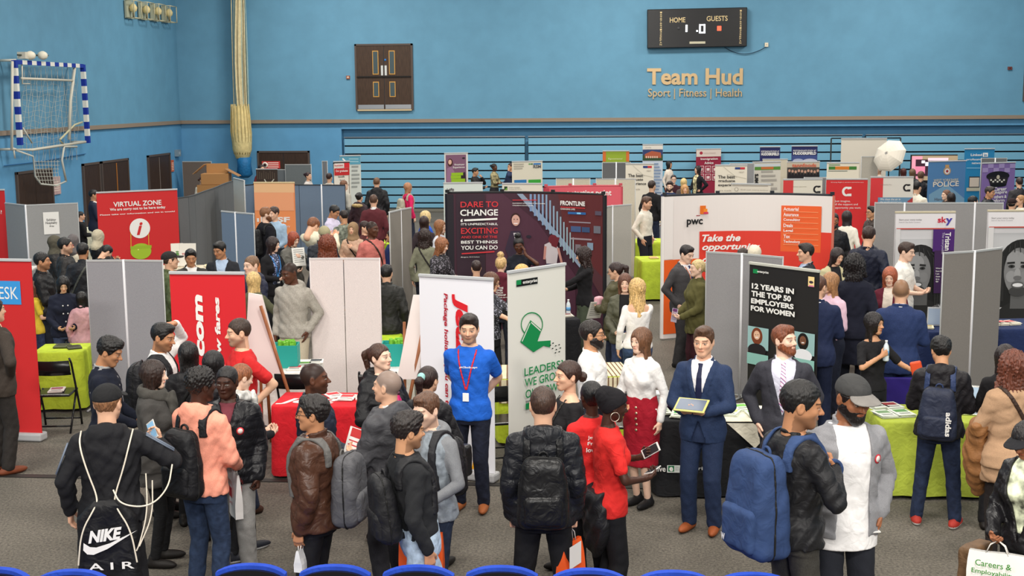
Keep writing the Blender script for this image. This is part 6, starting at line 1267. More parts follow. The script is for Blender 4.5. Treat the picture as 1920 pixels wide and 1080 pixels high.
def hall_chair(px, py, label):
    p = at(px, py, .86); r = empty('hall_chair', (p.x, p.y, 0), 0, label, 'chair', 'blue padded chairs along the bottom of the hall'); n = 12; blu = mat((34, 70, 180), 'cloth'); blk_ = mat((22, 22, 26), 'gloss')
    def back(y0, y1, z0, z1, w0, m_, nm):
        m = MB(); V = []
        for i in range(n + 1):
            t = i / n * 2 - 1; x = w0 * t; zt = z1 - .035 * abs(t) ** 3; bow = .05 * t * t * -1
            for yy, zz in ((y0, z0), (y0, zt), (y1, zt), (y1, z0)): V.append((x, yy + bow, zz))
        m.add(V, [(4 * i + a, 4 * i + 4 + a, 4 * i + 4 + b, 4 * i + b) for i in range(n) for a, b in ((0, 1), (1, 2), (2, 3), (3, 0))] + [(0, 1, 2, 3), (4 * n + 3, 4 * n + 2, 4 * n + 1, 4 * n)], m_, False); m.build(nm, None, r)
    back(-.03, -.004, .48, .835, .222, blk_, 'back_shell'); back(-.004, .045, .50, .86, .225, blu, 'back_pad')
    MB().box((0, .26, .45), (.44, .42, .06), blu, bev=.02).build('seat_pad', None, r); MB().box((0, .26, .41), (.44, .42, .02), blk_, bev=.005).build('seat_shell', None, r)
    for s in (-1, 1): MB().tube([(s * .21, .0, .0), (s * .21, .03, .40), (s * .21, -.02, .6)], .012, mat((40, 40, 44), 'metal')).build('rear_leg', None, r); MB().tube([(s * .21, .47, 0), (s * .21, .42, .41)], .012, mat((40, 40, 44), 'metal')).build('front_leg', None, r)
for px, py, lb in ((-8, 1067, 'blue padded chair in the bottom left corner'), (140, 1071, 'blue padded chair in front of the man with the drawstring bag'), (473, 1060, 'blue padded chair below the striped trainer, left of the light jeans'), (630, 1062, 'blue padded chair in front of the brown leather jacket'), (786, 1063, 'blue padded chair under the orange carrier bag'),
                   (942, 1064, 'blue padded chair just left of the black puffer jacket legs'), (1105, 1069, 'blue padded chair below the orange and white carrier bag'), (1265, 1073, 'blue padded chair under the navy suit, left of the navy backpack'), (1414, 1077, 'blue padded chair below the navy backpack')): hall_chair(px, py, lb)
# ---------------------------------------------------------------- things people hold
BK = (24, 24, 27)
def thing(A, name, label, cat, group=None): return empty(name, A.loc, A.r0, label, cat, group)
def frame_(A, i):
    c, fd, n, side = A.palm[i]; return c, fd, n, side
def RB(x, y, z): return Matrix((Vector(x), Vector(y), Vector(z))).transposed()
def phone(i, label, lit=True):
    def f(A):
        c, fd, n, side = frame_(A, i); r = thing(A, 'phone', label, 'phone'); R = RB(side, fd, n); p = Vector(c + n * -.004 + fd * .01) * A.k
        MB().box(p, (.072 * A.k, .145 * A.k, .009), mat((206, 204, 200)), R, bev=.003).build('phone_case', None, r)
        MB().box(p - Vector(n) * -.006, (.062 * A.k, .12 * A.k, .002), emit((120, 160, 190), .8) if lit else mat((30, 30, 34), 'gloss'), R).build('screen', None, r)
    return f
def sheet(i, label, size=(.21, .297), rgb=(234, 232, 226), name='paper_sheet', cat='paper', R=None, off=(0, 0, 0), ac=None):
    def f(A):
        c, fd, n, side = frame_(A, i); r = thing(A, name, label, cat); Rm = RB(side, fd, n) if R is None else (Matrix.Rotation(math.radians(R[2]), 3, 'Z') @ Matrix.Rotation(math.radians(R[0]), 3, 'X') @ Matrix.Rotation(math.radians(R[1]), 3, 'Y'))
        p = (Vector(c) + Vector(off)) * A.k; MB().box(p, (size[0], size[1], .004), mat(rgb, 'paper'), Rm).build('paper', None, r)
        m = MB(); t_ = ac or (120, 118, 116)
        for sg in (1, -1):
            for k in range(7): m.box(p + Rm @ Vector((0, size[1] * (.38 - .11 * k), .0026 * sg)), (size[0] * .75, size[1] * .03 if not ac or k else size[1] * .2, .0006), mat(t_), Rm)
        m.build('print', None, r)
    return f
def tablet(label):
    def f(A):
        c = (A.palm[0][0] + A.palm[1][0]) / 2; r = thing(A, 'tablet', label, 'tablet'); p = Vector((c[0], c[1] - .02, c[2] + .035)) * A.k; R = Matrix.Rotation(math.radians(22), 3, 'X')
        MB().box(p, (.27, .19, .012), mat((206, 200, 120)), R, bev=.005).build('tablet_case', None, r); MB().box(p + R @ Vector((0, 0, .007)), (.235, .155, .003), mat((96, 108, 128), 'gloss'), R).build('screen', None, r)
    return f
def carrier(i, rgb, label, w_=.34, h_=.42, d_=.10, paint=None, name='carrier_bag', hl=.13, kind='print', rot=0, dx=0, dy=0):
    "bag hanging from hand i by two handles"
    def f(A):
        c, fd, n, side = frame_(A, i); r = thing(A, name, label, 'bag'); R = Matrix.Rotation(math.radians(rot), 3, 'Z')
        top = Vector((c[0] * A.k + dx, c[1] * A.k + dy, c[2] * A.k - .01)); ct = top - Vector((0, 0, hl)); m = MB(); V = []; nz = 6
        for k in range(nz + 1):
            t = k / nz; ww = w_ / 2 * (1 + .05 * math.sin(t * 5)); dd = d_ / 2 * (.25 + .75 * min(1, t * 1.6))
            V += [ct + R @ Vector((x * ww, y * dd, -h_ * t + (.006 * math.sin(7 * x + t * 9)))) for x, y in ((-1, -1), (-.33, -1.12), (.33, -1.0), (1, -1), (1, 1), (.33, 1.1), (-.33, 1.0), (-1, 1))]
        Fs = [(k * 8 + j, (k + 1) * 8 + j, (k + 1) * 8 + (j + 1) % 8, k * 8 + (j + 1) % 8) for k in range(nz) for j in range(8)] + [tuple(range(nz * 8, nz * 8 + 8))[::-1]]
        m.add(V, Fs, mat(rgb, kind)); m.build('bag_body', None, r); m = MB()
        for s in (-1, 1): m.tube([ct + R @ Vector((-w_ * .2, s * d_ * .12, -.01)), ct + R @ Vector((-w_ * .13, s * .01, hl * .6)), top, ct + R @ Vector((w_ * .13, s * .01, hl * .6)), ct + R @ Vector((w_ * .2, s * d_ * .12, -.01))], .004, mat((236, 230, 224)), 6)
        m.build('handle', None, r)
        if paint:
            m = MB(); M = lambda side_: (lambda x, z: ct + R @ Vector((x * side_ * -1 if side_ < 0 else x * -1, side_ * d_ * .56, z)))
            for sd_ in (1, -1):
                for it in paint:
                    Mx = (lambda x, z, sd_=sd_: ct + R @ Vector((-x * sd_, sd_ * (d_ * .58 + .004), z)))
                    if it[0] == 'r': x0, z0, x1, z1, c2 = it[1:]; m.add([Mx(x0, z0), Mx(x1, z0), Mx(x1, z1), Mx(x0, z1)], [(0, 1, 2, 3)], mat(c2))
                    else: textin(m, it[1], it[2], it[3], it[4], it[5], mat(it[6]), lambda x, z: Mx(x, z) + R @ Vector((0, sd_ * .002, 0)), .01)
            m.build('lettering', None, r)
    return f
def held_bottle(i, label, rgb=(214, 224, 230), capc=(236, 236, 236), h=.21, rx=0):
    def f(A):
        c, fd, n, side = frame_(A, i); r = bottle(A.loc, label, 1, rgb, capc, h); r.rotation_euler = (0, 0, A.r0); q = Vector(c) * A.k - Vector((0, 0, h * .45))
        R = Matrix.Rotation(rx, 4, 'X')
        for ch in r.children: ch.matrix_local = Matrix.Translation(q) @ R
    return f
def gear(name, label, cat, fn_pieces):
    "a worn thing built from pieces (name, fn(A) -> sdf, material, lo, hi)"
    def f(A): worn(A, name, label, cat, [(nm, g(A), m, lo, hi, A.rb * .8) for nm, g, m, lo, hi in fn_pieces])
    return f
def sidebag(rgb, label, s=1, c=(.27, .05, .92), size=(.05, .16, .14), kind='nylon', strap=True, name='shoulder_bag'):
    def body(A): return lambda P: rbox(A.toT(P), (s * c[0], c[1], c[2]), size, .035) + wob(P, 21, 1) * .004
    def strp(A):
        o = A.maxoff
        def fn(P):
            Q = A.toT(P); n_ = smin(A.torso(P, o, Q), A.arm(P, o + .004, 0 if s > 0 else 1), .035); n_ = smin(n_, A.arm(P, o + .004, 1 if s > 0 else 0), .035)
            a = np.array([-s * .10, 0, 1.47]); b = np.array([s * .20, 0, .98]); dx, dz = b[0] - a[0], b[2] - a[2]; L_ = math.hypot(dx, dz)
            dl = ((Q[:, 0] - a[0]) * dz - (Q[:, 2] - a[2]) * dx) / L_
            return np.maximum.reduce([n_ - .010, -n_ - .004, np.abs(dl) - .017, .95 - Q[:, 2]])
        return fn
    pcs = [('bag_body', body, mat(rgb, kind), (-.5, -.4, .6), (.5, .45, 1.3))]
    if strap: pcs.append(('strap', strp, mat(tuple(int(v * .8) for v in rgb), kind), (-.32, -.34, .9), (.32, .32, 1.6)))
    return gear(name, label, 'bag', pcs)
def scarf(rgb, kind='knit', nm='scarf'):
    def f(A):
        def fn(P):
            Q = A.toT(P); r_ = np.sqrt((Q[:, 0] / 1.1) ** 2 + (Q[:, 1] - .01) ** 2); d = np.sqrt((r_ - .09) ** 2 + ((Q[:, 2] - 1.485 - Q[:, 1] * .2) * .7) ** 2) - .036
            d = smin(d, ell(Q, (.03, -.15, 1.36), (.08, .035, .14)), .04); return d + wob(P, 28, 2) * .007
        A.gpart(nm, fn, mat(rgb, kind), (-.25, -.32, 1.15), (.25, .25, 1.62))
    return f
def hoop(s):
    def f(A):
        T = lambda p: Vector((A.HC + A.HR @ (np.array(p) * A.hk)) * A.k); MB().tube([T((s * .082, .0 + .033 * math.cos(a), -.062 + .033 * math.sin(a))) for a in [i * math.pi / 9 for i in range(18)]], .0028, mat((220, 210, 190), 'metal'), 6, closed=True).build('hoop_earring', None, A.root)
    return f
def back_text(txt, rgb, z, w_, h_, front=False, nm='lettering', dx=0, bold=.02, o=.008):
    def f(A):
        m = MB(); sg = -1 if front else 1
        def M(x, zz):
            X_ = dx + x; ys = np.linspace(0, .34, 120) * sg; W = (A.R @ (np.stack([np.full(120, X_), ys, np.full(120, zz)], 1) - [0, 0, .95]).T).T + [0, 0, .95]
            d = A.torso(W.astype(f32), A.maxoff + o); i = int(np.argmax(d > 0)); return Vector(W[i]) * A.k
        rows_ = txt if isinstance(txt, list) else [txt]
        for k, s_ in enumerate(rows_):
            V, Fs, asp = text_data(s_, bold, 0); z1 = z - k * h_ * 1.35; ww = w_ * (len(s_) / max(len(q) for q in rows_)) ** .8
            m.add([M((v[0] - .5) * ww * (-sg), z1 + v[1] * h_) for v in V], Fs, mat(rgb))
        m.build(nm, None, A.root)
    return f
def bag_text(txt, rgb, x, z, w_, h_, rot=0, bold=.02):
    "lettering on the wearer's rucksack"
    def f(A):
        m = MB(); y = A.bag_back + A.bag_size[1] + A.bag_size[1] * .28 + .012; c = A.X((x, y, z))
        textin(m, txt, -w_ / 2, -h_ / 2, w_ / 2, h_ / 2, mat(rgb), lambda a, b: Vector(A.X((x - a, y, z + b))) * A.k, bold, 0, rot); m.build('lettering', None, A.bag)
    return f
def coat_arm(i, rgb, label):
    def f(A):
        S, E, W = A.AR[i][:3]; c = (E + W) / 2; s = A.AR[i][6]
        fn = lambda P: smin(smin(cap(P, E, W, .075, .07), ell(P, (c[0] + s * .03, c[1], c[2] - .22), (.085, .13, .28)), .06), ell(P, (c[0] - s * .02, c[1] - .03, c[2] - .42), (.07, .09, .18)), .05) + wob(P, 23, 1) * .014
        worn(A, 'folded_coat', label, 'coat', [('cloth', fn, mat(rgb, 'nylon'), c - .45 + np.array([0, 0, -.25]), c + .35, None)])
    return f
def hand_thing(i, name, label, cat, shape, rgb, off=(0, 0, 0), R=None, kind='plain', wd=None):
    def f(A):
        c, fd, n, side = frame_(A, i); r = thing(A, name, label, cat); p = (Vector(c) + Vector(off)) * A.k
        MB().box(p, shape, mat(rgb, kind), (R or Matrix.Identity(3)), bev=min(shape) * .3).build(wd or 'body_panel', None, r)
    return f
def soft(P_, n=3):
    for _ in range(n): P_ = [P_[0]] + [q for a, b in zip(P_, P_[1:]) for q in (a * .75 + b * .25, a * .25 + b * .75)] + [P_[-1]]
    return P_
def drawstring(A):
    r = thing(A, 'drawstring_bag', 'black drawstring bag with white cords and sports lettering on the capped man', 'bag'); back = .118 + A.maxoff
    def body(P):
        Q = A.toT(P); sc = np.interp(Q[:, 2], [.4, .92, 1.06], [1, .95, .35]).astype(f32)
        q = np.stack([Q[:, 0] / sc, (Q[:, 1] - back - .05), Q[:, 2]], 1); return (rbox(q, (0, 0, .75), (.21, .055, .30), .05) + wob(P, 17, 3) * .008) * .8
    V, Qd = surf(body, (-.34, -.1, .45), (.34, .5, 1.25), A.rb); npmesh('bag_body', V * A.k, Qd, mat((22, 22, 25), 'nylon'), r)
    X_ = lambda x, y, z: Vector(A.X((x, y, z))) * A.k; cm = mat((224, 214, 196)); b = back + .02
    m = MB(); T_ = lambda pts, r_: m.tube(soft(pts), r_, cm, 6)
    for s in (1, -1):
        T_([X_(s * .17, .03, 1.475), X_(s * .165, b - .01, 1.42), X_(s * .12, b + .02, 1.25), X_(s * .05, b + .04, 1.05), X_(s * .07, b + .09, 1.0), X_(s * .16, b + .11, .85), X_(s * .19, b + .11, .62)], .006)
    T_([X_(-.05, b + .045, 1.11), X_(-.10, b + .1, 1.02), X_(-.28, b + .06, .98), X_(-.40, b - .02, 1.08), X_(-.42, b - .12, 1.22)], .006)
    T_([X_(-.26, b + .0, 1.2), X_(-.27, b + .07, .95), X_(-.21, b + .11, .74), X_(-.19, b + .11, .70)], .005); T_([X_(-.30, b + .0, 1.15), X_(-.30, b + .06, .92), X_(-.21, b + .11, .73)], .005)
    m.build('cord', None, r); m = MB(); y = back + .118
    textin(m, 'NIKE', -.12, .775, .10, .86, mat((236, 234, 230)), lambda a, z: X_(-a, y, z + a * .10), .05, .25); textin(m, 'A I R', -.13, .575, .17, .625, mat((236, 234, 230)), lambda a, z: X_(-a, y + .002, z), .015)
    sw = [(-.15, .77), (-.155, .72), (-.13, .69), (-.09, .685), (.0, .72), (.20, .84), (.02, .76), (-.07, .735), (-.11, .74)]
    m.add([X_(-a, y + .003, z) for a, z in sw], [tuple(range(len(sw)))[::-1]], mat((236, 234, 230))); m.build('lettering', None, r)
def stripes(rgb, i=1):
    "three stripes down the upper sleeve"
    def f(A):
        S, E, W = A.AR[i][:3]; s = A.AR[i][6]; u = n3(E - S); o = n3(np.cross(u, [0, -1, 0]) * 1.0); o = o if o[0] * s > 0 else -o; rr = .074; m = MB()
        for k in (-1, 0, 1):
            q = n3(np.cross(u, o)); P_ = lambda t: Vector(S + u * t + o * math.sqrt(rr ** 2 - (k * .022) ** 2) + q * k * .022) * A.k
            m.tube([P_(.03), P_(.14), P_(.25)], .006, mat(rgb), 5)
        m.build('sleeve_stripes', None, A.root)
    return f
# ---------------------------------------------------------------- the people, nearest first
P = person
H1, H2, H3 = (22, 18, 17), (48, 33, 25), (96, 62, 42)
# --- front rows
P(200, 721, 1.80, 170, 'person in a black hooded jacket and black cap with a drawstring bag', hair=('short', (140, 98, 66)), hat=('cap', (30, 30, 32)), tops=(('t_shirt', (230, 228, 224)), ('jacket', (25, 25, 29), {'collar': 'hood', 'mat': 'suit'})), bottom=('joggers', (28, 28, 32)),
  arms=('side', ((.30, -.24, 1.30), (.75, .15, 1.0), (-.5, .5, .3), .8, (-.3, -.6, .7))), extra=[drawstring, stripes((110, 120, 136), 0), stripes((110, 120, 136), 1), phone(1, 'gold phone held up by the man in the black cap')], bulk=1.08, hs=1.12, head=(-14, 6, 0), legs=3)
P(212, 634, 1.76, 82, 'person in a dark navy jumper with a grey collar looking down before the grey board', skin='olive', hair=('messy', H1), tops=(('shirt', (150, 150, 150), {'collar': 'shirt'}), ('jumper', (24, 28, 42))), bottom=('trousers', (28, 28, 32)), arms=('low', 'low'), head=(-10, 24, 0), legs=0)
P(307, 607, 1.78, 75, 'person in a white shirt with one hand on their dark hair', skin='olive', hair=('quiff', H1), tops=(('shirt', (236, 234, 232)),), bottom=('trousers', (30, 30, 36)), arms=('hair', 'down'), head=(-12, 14, 0), beard='stubble', extra=[backpack((26, 26, 30), 'black rucksack on the back of the man in the white shirt')])
P(285, 677, 1.70, 72, 'person with long dark brown hair in a charcoal wrap coat, seen in profile', sex='f', hair=('straight', (44, 28, 22)), skin='pale', tops=(('coat', (70, 68, 66), {'mat': 'knit', 'hem': .72}),), bottom=('leggings', (22, 22, 24)), arms=('front', 'front'), head=(4, 4, 0), extra=[scarf((74, 72, 68))])
P(352, 643, 1.66, 170, 'person with long black hair and a black coat with her back turned', sex='f', hair=('straight', (22, 17, 17)), skin='tan', tops=(('coat', (28, 27, 30), {'hem': .74}),), bottom=('leggings', (22, 22, 24)), extra=[sidebag((30, 30, 32), 'black bag slung across the long-haired back beside the white shirt', 1)])
P(398, 660, 1.66, 150, 'person with dark hair partly hidden behind the pink hoodie', sex='f', hair=('long', (20, 17, 18)), skin='tan', tops=(('jacket', (34, 32, 36)),), bottom=('leggings', (22, 22, 24)))
P(447, 598, 1.80, -72, 'person in a red short-sleeved shirt with one hand on his hip', hair=('crop', (58, 40, 30)), beard='stubble', tops=(('t_shirt', (200, 38, 40)),), bottom=('jeans', (34, 40, 58)), arms=(((.20, .03, 1.02), (.5, .9, 1.2), (-1, .3, .2), .5, (-.3, -.7, -.5)), 'low'), head=(-6, 6, 0), shoes=(60, 36, 26), extra=[back_text('Jet2.com', WHT, 1.33, .14, .025, True, 'chest_lettering', -.03)])
P(374, 692, 1.80, 140, 'person in a pale pink hoodie with a black rucksack and blue jeans', skin='deep', hair=('curly', (24, 19, 18)), tops=(('hoodie', (244, 160, 136)),), bottom=('jeans', (44, 58, 84)), arms=('front', 'low'), head=(-18, 4, 0), extra=[backpack((24, 24, 27), 'black sports rucksack on the pink hoodie', size=(.15, .085, .25), z=1.12),
  carrier(1, (226, 222, 220), 'white carrier bag with a red panel held before the black puffer jacket', .24, .36, .06, [('r', -.05, -.20, .05, -.12, (206, 40, 50)), ('t', 'CAREERS', -.09, -.09, .08, -.06, (206, 60, 60)), ('t', 'Jet2', -.05, -.26, .06, -.23, (206, 60, 60))], hl=.06, rot=-40), bag_text('-', (230, 230, 230), .05, 1.20, .05, .015)])
P(425, 688, 1.72, -8, 'person in a black puffer jacket and burgundy top wearing a round sticker', skin='deep', hair=('crop', (20, 16, 16)), tops=(('t_shirt', (110, 50, 60)), ('puffer_jacket', (26, 26, 30), {'open': 'V', 'vb': 1.25})), bottom=('joggers', (150, 148, 146)), arms=('hang', 'hang'), head=(-14, 4, 0), extra=[patch('sticker', 'round', (206, 50, 60), (.10, 1.28), .03)], shoes=(40, 40, 44))
P(457, 683, 1.64, 110, 'person with a low auburn bun and a black and white patterned scarf', sex='f', hair=('lowbun', (140, 84, 52)), skin='pale', tops=(('jumper', (28, 28, 32)),), bottom=('leggings', (20, 20, 24), {'sole': (225, 225, 225)}), shoes=(30, 32, 40), arms=('front', 'front'), head=(8, 20, 0), legs=1, extra=[scarf((190, 188, 184), 'camo', 'patterned_scarf'), sidebag((84, 88, 92), 'grey shoulder bag hanging beside the patterned scarf', 1, c=(.25, .06, .90), size=(.07, .15, .16))])
P(585, 681, 1.76, 85, 'person with a shaved head and a dark blue jacket looking toward the white board', skin='dark', hair=('buzz', (22, 18, 18)), tops=(('jumper', (200, 196, 190), {'zip': 0}), ('jacket', (34, 40, 56))), bottom=('jeans', (28, 32, 44)), arms=('low', 'low'), head=(0, 0, 0), beard='stubble')
P(590, 744, 1.74, -112, 'person in a brown leather jacket carrying a grey rucksack', skin='olive', hair=('messy', (26, 20, 18)), glasses=(20, 20, 20), tops=(('shirt', (90, 120, 160)), ('jacket', (72, 46, 34), {'mat': 'leather', 'off': .038, 'label': 'brown leather'})), bottom=('trousers', (24, 24, 28)), arms=('down', 'down'), head=(10, 0, 0), bulk=1.06,
  extra=[backpack((84, 84, 88), 'grey rucksack on the brown leather jacket', size=(.16, .10, .25), z=1.12, strap_rgb=(96, 94, 92)), carrier(0, (228, 228, 226), 'small white plastic bag in the left hand of the brown leather jacket', .12, .15, .06, hl=.05)])
P(708, 645, 1.72, 35, 'person with a wavy brown ponytail in a black hooded coat glancing right', sex='f', hair=('pony', (70, 44, 32)), skin='pale', tops=(('parka', (26, 26, 29), {'hem': .78}),), bottom=('leggings', (20, 20, 22)), arms=('front', 'hold'), head=(18, -4, 0), extra=[held_bottle(1, 'pink drinks bottle held by the woman with the wavy ponytail', (206, 40, 110), (80, 40, 60), .25)])
P(729, 695, 1.77, -128, 'person with cropped grey hair in a charcoal hooded jacket', hair=('buzz', (110, 106, 104)), tops=(('shirt', (214, 212, 210)), ('jacket', (72, 72, 76), {'collar': 'hood'})), bottom=('trousers', (44, 44, 50)), arms=('front', 'down'), head=(10, 0, 0), bulk=1.1, extra=[sheet(0, 'white and red leaflet held beside the charcoal jacket', (.2, .3), (230, 226, 222), ac=(200, 60, 60), R=(70, 10, 70))])
P(764, 774, 1.75, 108, 'person in a black jumper and pale washed jeans walking right', hair=('messy', (34, 26, 24)), skin='tan', tops=(('jumper', (34, 35, 38), {'hem': .94}),), bottom=('jeans', (170, 188, 206)), arms=('down', 'down'), head=(6, 0, 0), lean=9, beard='stubble', legs=4, extra=[backpack((30, 30, 33), 'black rucksack on the man in pale jeans', size=(.13, .08, .23))])
P(797, 738, 1.72, -38, 'person in a grey hooded denim jacket with messy brown hair', hair=('quiff', (92, 62, 44)), skin='pale', tops=(('hoodie', (122, 124, 128)), ('vest', (132, 140, 148), {'gap': .02})), bottom=('jeans', (36, 46, 66)), arms=(((.17, -.24, 1.03), (.6, .3, 1.0), (-.9, .2, .3), .9, (-.1, -.5, -.8)), 'front'), head=(-6, 12, 0), beard='stubble',
  extra=[backpack((34, 34, 38), 'black rucksack worn over the grey denim jacket', size=(.14, .08, .22)), carrier(0, (232, 92, 36), 'orange paper carrier bag with pale printing beside the pale jeans', .30, .62, .10, [('t', '*', -.05, -.15, .06, -.08, (246, 200, 160)), ('t', 'UP', -.08, -.24, .07, -.17, (246, 200, 160)), ('t', 'CO', -.07, -.34, .08, -.26, (246, 200, 160)), ('t', '.com', .0, -.58, .10, -.55, (250, 220, 190))], hl=.12, rot=25)])
P(801, 688, 1.66, 150, 'person with a dark ponytail and pale hair tie in a black varsity coat', sex='f', hair=('pony', (44, 26, 24)), skin='fair', tops=(('coat', (25, 25, 29), {'hem': .80}),), bottom=('leggings', (22, 22, 24)), arms=('front', 'front'), extra=[sidebag((28, 28, 30), 'black handbag hanging beside the man in blue', -1, c=(.27, .0, .95), size=(.07, .15, .14), kind='leather'), lambda A: A.hpart('hair_tie', lambda Q: cap(Q, (0, .115, .055), (0, .12, .045), .034, .034), mat((150, 200, 196)))])
P(879, 590, 1.83, -14, 'person in a bright blue short-sleeved shirt with a red lanyard, hands behind the back', hair=('quiff', (40, 28, 24)), beard='stubble', tops=(('t_shirt', (28, 96, 200)),), bottom=('jeans', (24, 28, 44)), shoes=(150, 84, 44), arms=('back', 'back'), head=(8, 8, 0), tie=('lanyard', (214, 40, 50)), extra=[back_text('Jet2holidays', WHT, 1.31, .16, .022, True, 'chest_lettering', .02)])
P(1018, 726, 1.80, 180, 'person in a black puffer jacket seen from behind with a leather rucksack', hair=('crop', (66, 46, 36)), tops=(('puffer_jacket', (27, 28, 33), {'collar': 'hood'}),), bottom=('trousers', (22, 22, 25)), arms=('hang', 'hang'), hs=1.1, bulk=1.0, legs=3, extra=[backpack((22, 22, 24), 'black leather rucksack on the black puffer jacket', 'leather', size=(.165, .085, .24), z=1.12),
  carrier(1, (232, 92, 40), 'orange and white carrier bag in the right hand of the puffer jacket', .26, .34, .10, [('r', -.13, -.16, .04, 0, (236, 232, 228))], hl=.10, rot=60)])
P(1067, 677, 1.74, -72, 'person with brown hair pinned up in a black top and thin lanyard', sex='f', hair=('lowbun', (58, 36, 28)), skin='fair', tops=(('top', (26, 25, 28), {'neck': 1.44}),), bottom=('trousers', (26, 26, 28)), arms=('low', 'low'), head=(6, 2, 0), tie=('lanyard', (60, 56, 50)))
P(1107, 602, 1.78, 78, 'person with dark beard and glasses in a white shirt', skin='tan', hair=('short', (34, 26, 22)), beard=(30, 22, 20), glasses=(26, 24, 24), tops=(('shirt', (238, 236, 234)),), bottom=('trousers', (36, 38, 48)), arms=('down', 'low'), head=(8, 0, 0))
P(1203, 616, 1.68, -35, 'person in a frilled white blouse and a buttoned red skirt', sex='f', hair=('long', (110, 74, 50), .9), skin='pale', tops=(('blouse', (240, 238, 236)),), bottom=('skirt', (160, 20, 40), {'hem': .42}), arms=('down', 'low'), legs=5, head=(-10, 4, 0), shoes=(26, 24, 26), extra=[lambda A: [MB().lathe([(.012, 0), (.012, .006), (.001, .007)], mat((230, 214, 180), 'metal'), 10, Vector((.05 + .004 * (i % 2), -.150 - .006 * (i < 3), 1.02 - i * .055)) * A.k, Matrix.Rotation(math.pi / 2, 3, 'X')).build('skirt_button', None, A.root) for i in range(5)]])
P(1110, 716, 1.70, -155, 'person in a red staff shirt, black hair tied up, behind the hoop earrings', sex='f', hair=('bun', (20, 17, 18)), skin='deep', tops=(('t_shirt', (204, 38, 38)),), bottom=('trousers', (24, 24, 28)), arms=('down', 'low'), extra=[back_text(['Jet2.com', 'Friendly', 'low fares'], WHT, 1.33, .18, .035)])
P(1152, 731, 1.72, 105, 'person in a red shirt with a black head wrap and large hoop earring', sex='f', hair=('wrap', (22, 20, 24)), skin='deep', tops=(('t_shirt', (208, 40, 36)),), bottom=('trousers', (22, 22, 26)), arms=('hold', 'front'), head=(4, 12, 0), extra=[hoop(-1), hoop(1), phone(0, 'pale phone held up by the one with the hoop earrings', False), phone(1, 'red phone held low by the one with the hoop earrings', False),
  lambda A: worn(A, 'tied_jacket', 'black jacket tied around the waist of the one with hoop earrings', 'jacket', [('cloth', lambda Q: np.maximum(ell(Q, (0, .10, .80), (.20, .10, .30)), Q[:, 2] - 1.02) + wob(Q, 19, 2) * .02, mat((26, 26, 29), 'nylon'), (-.3, -.1, .4), (.3, .3, 1.1), None)])])
P(1320, 613, 1.81, -16, 'person in a navy suit and dark tie holding a tablet', hair=('quiff', (84, 56, 38)), skin='fair', tops=(('shirt', (236, 234, 236)), ('suit_jacket', (36, 52, 84))), bottom=('trousers', (34, 48, 78)), shoes=(150, 78, 40), arms=('front', 'front'), head=(2, 4, 0), tie=('tie', (24, 30, 62)), extra=[tablet('tablet in a lime case held by the man in the navy suit')])
P(1467, 611, 1.80, 0, 'person with a ginger beard in a charcoal suit and striped tie', hair=('quiff', (120, 66, 42)), skin='pale', beard=(134, 74, 46), tops=(('shirt', (214, 214, 230)), ('suit_jacket', (56, 56, 64), {'vb': 1.02})), bottom=('trousers', (46, 46, 54)), arms=('pocket', 'pocket'), head=(52, -4, 0), tie=('tie', 'stripe'), shoes=(40, 30, 28))
P(1506, 716, 1.94, 128, 'person in a black jacket with a large navy rucksack gripping its strap', skin='olive', hair=('short', (20, 17, 17)), beard='stubble', tops=(('jacket', (28, 28, 31), {'collar': 'crew'}),), bottom=('trousers', (60, 58, 54)), arms=('down', 'strap'), head=(-30, 10, 0), hs=1.16, bulk=1.04, extra=[backpack((46, 66, 106), 'large navy blue rucksack in the foreground beside the grey jacket', 'cloth', size=(.19, .12, .30), z=1.10, strap_rgb=(50, 70, 110), dy=-.01), bag_text('w', (220, 220, 220), .10, .90, .04, .04)])
P(1604, 707, 1.94, 22, 'person in a white shirt and grey zipped jacket with a speckled cap and beard', skin='brown', hair=('crop', (20, 16, 16)), beard=(22, 17, 16), hat=('cap', (62, 62, 62), 'front', (128, 124, 120)), tops=(('t_shirt', (240, 238, 238), {'hem': .74, 'off': .020}), ('open_jacket', (142, 142, 146), {'mat': 'knit', 'gap': .10, 'off': .034})), bottom=('joggers', (34, 36, 44)), arms=('pocket', 'down'), head=(14, 15, 0), hs=1.14, bulk=1.05,
  extra=[patch('round_sticker', 'round', (200, 40, 56), (.14, 1.30), .028), lambda A: MB().tube([Vector(A.AR[0][2] + n3(np.cross(A.AR[0][3], [1, 0, 0])) * .034 * math.cos(t) + n3(np.cross(A.AR[0][3], np.cross(A.AR[0][3], [1, 0, 0]))) * .034 * math.sin(t)) * A.k for t in [i * math.pi / 8 for i in range(16)]], .007, mat((170, 160, 140), 'metal'), 6, closed=True).build('watch', None, A.root), hand_thing(0, 'folded_paper', 'folded white paper in the hand of the man in the grey jacket', 'paper', (.06, .1, .01), (236, 234, 230), (0, -.02, -.03))])
P(1638, 587, 1.61, 42, 'person with long black hair in a black lace top reaching over the lime table', sex='f', hair=('straight', (26, 18, 18)), skin='tan', tops=(('top', (26, 25, 28), {'sleeve': .4, 'neck': 1.45}),), bottom=('trousers', (24, 24, 27)), arms=('out', 'chest'), head=(16, 2, 0), extra=[held_bottle(1, 'clear water bottle held by the smiling woman in black lace')])
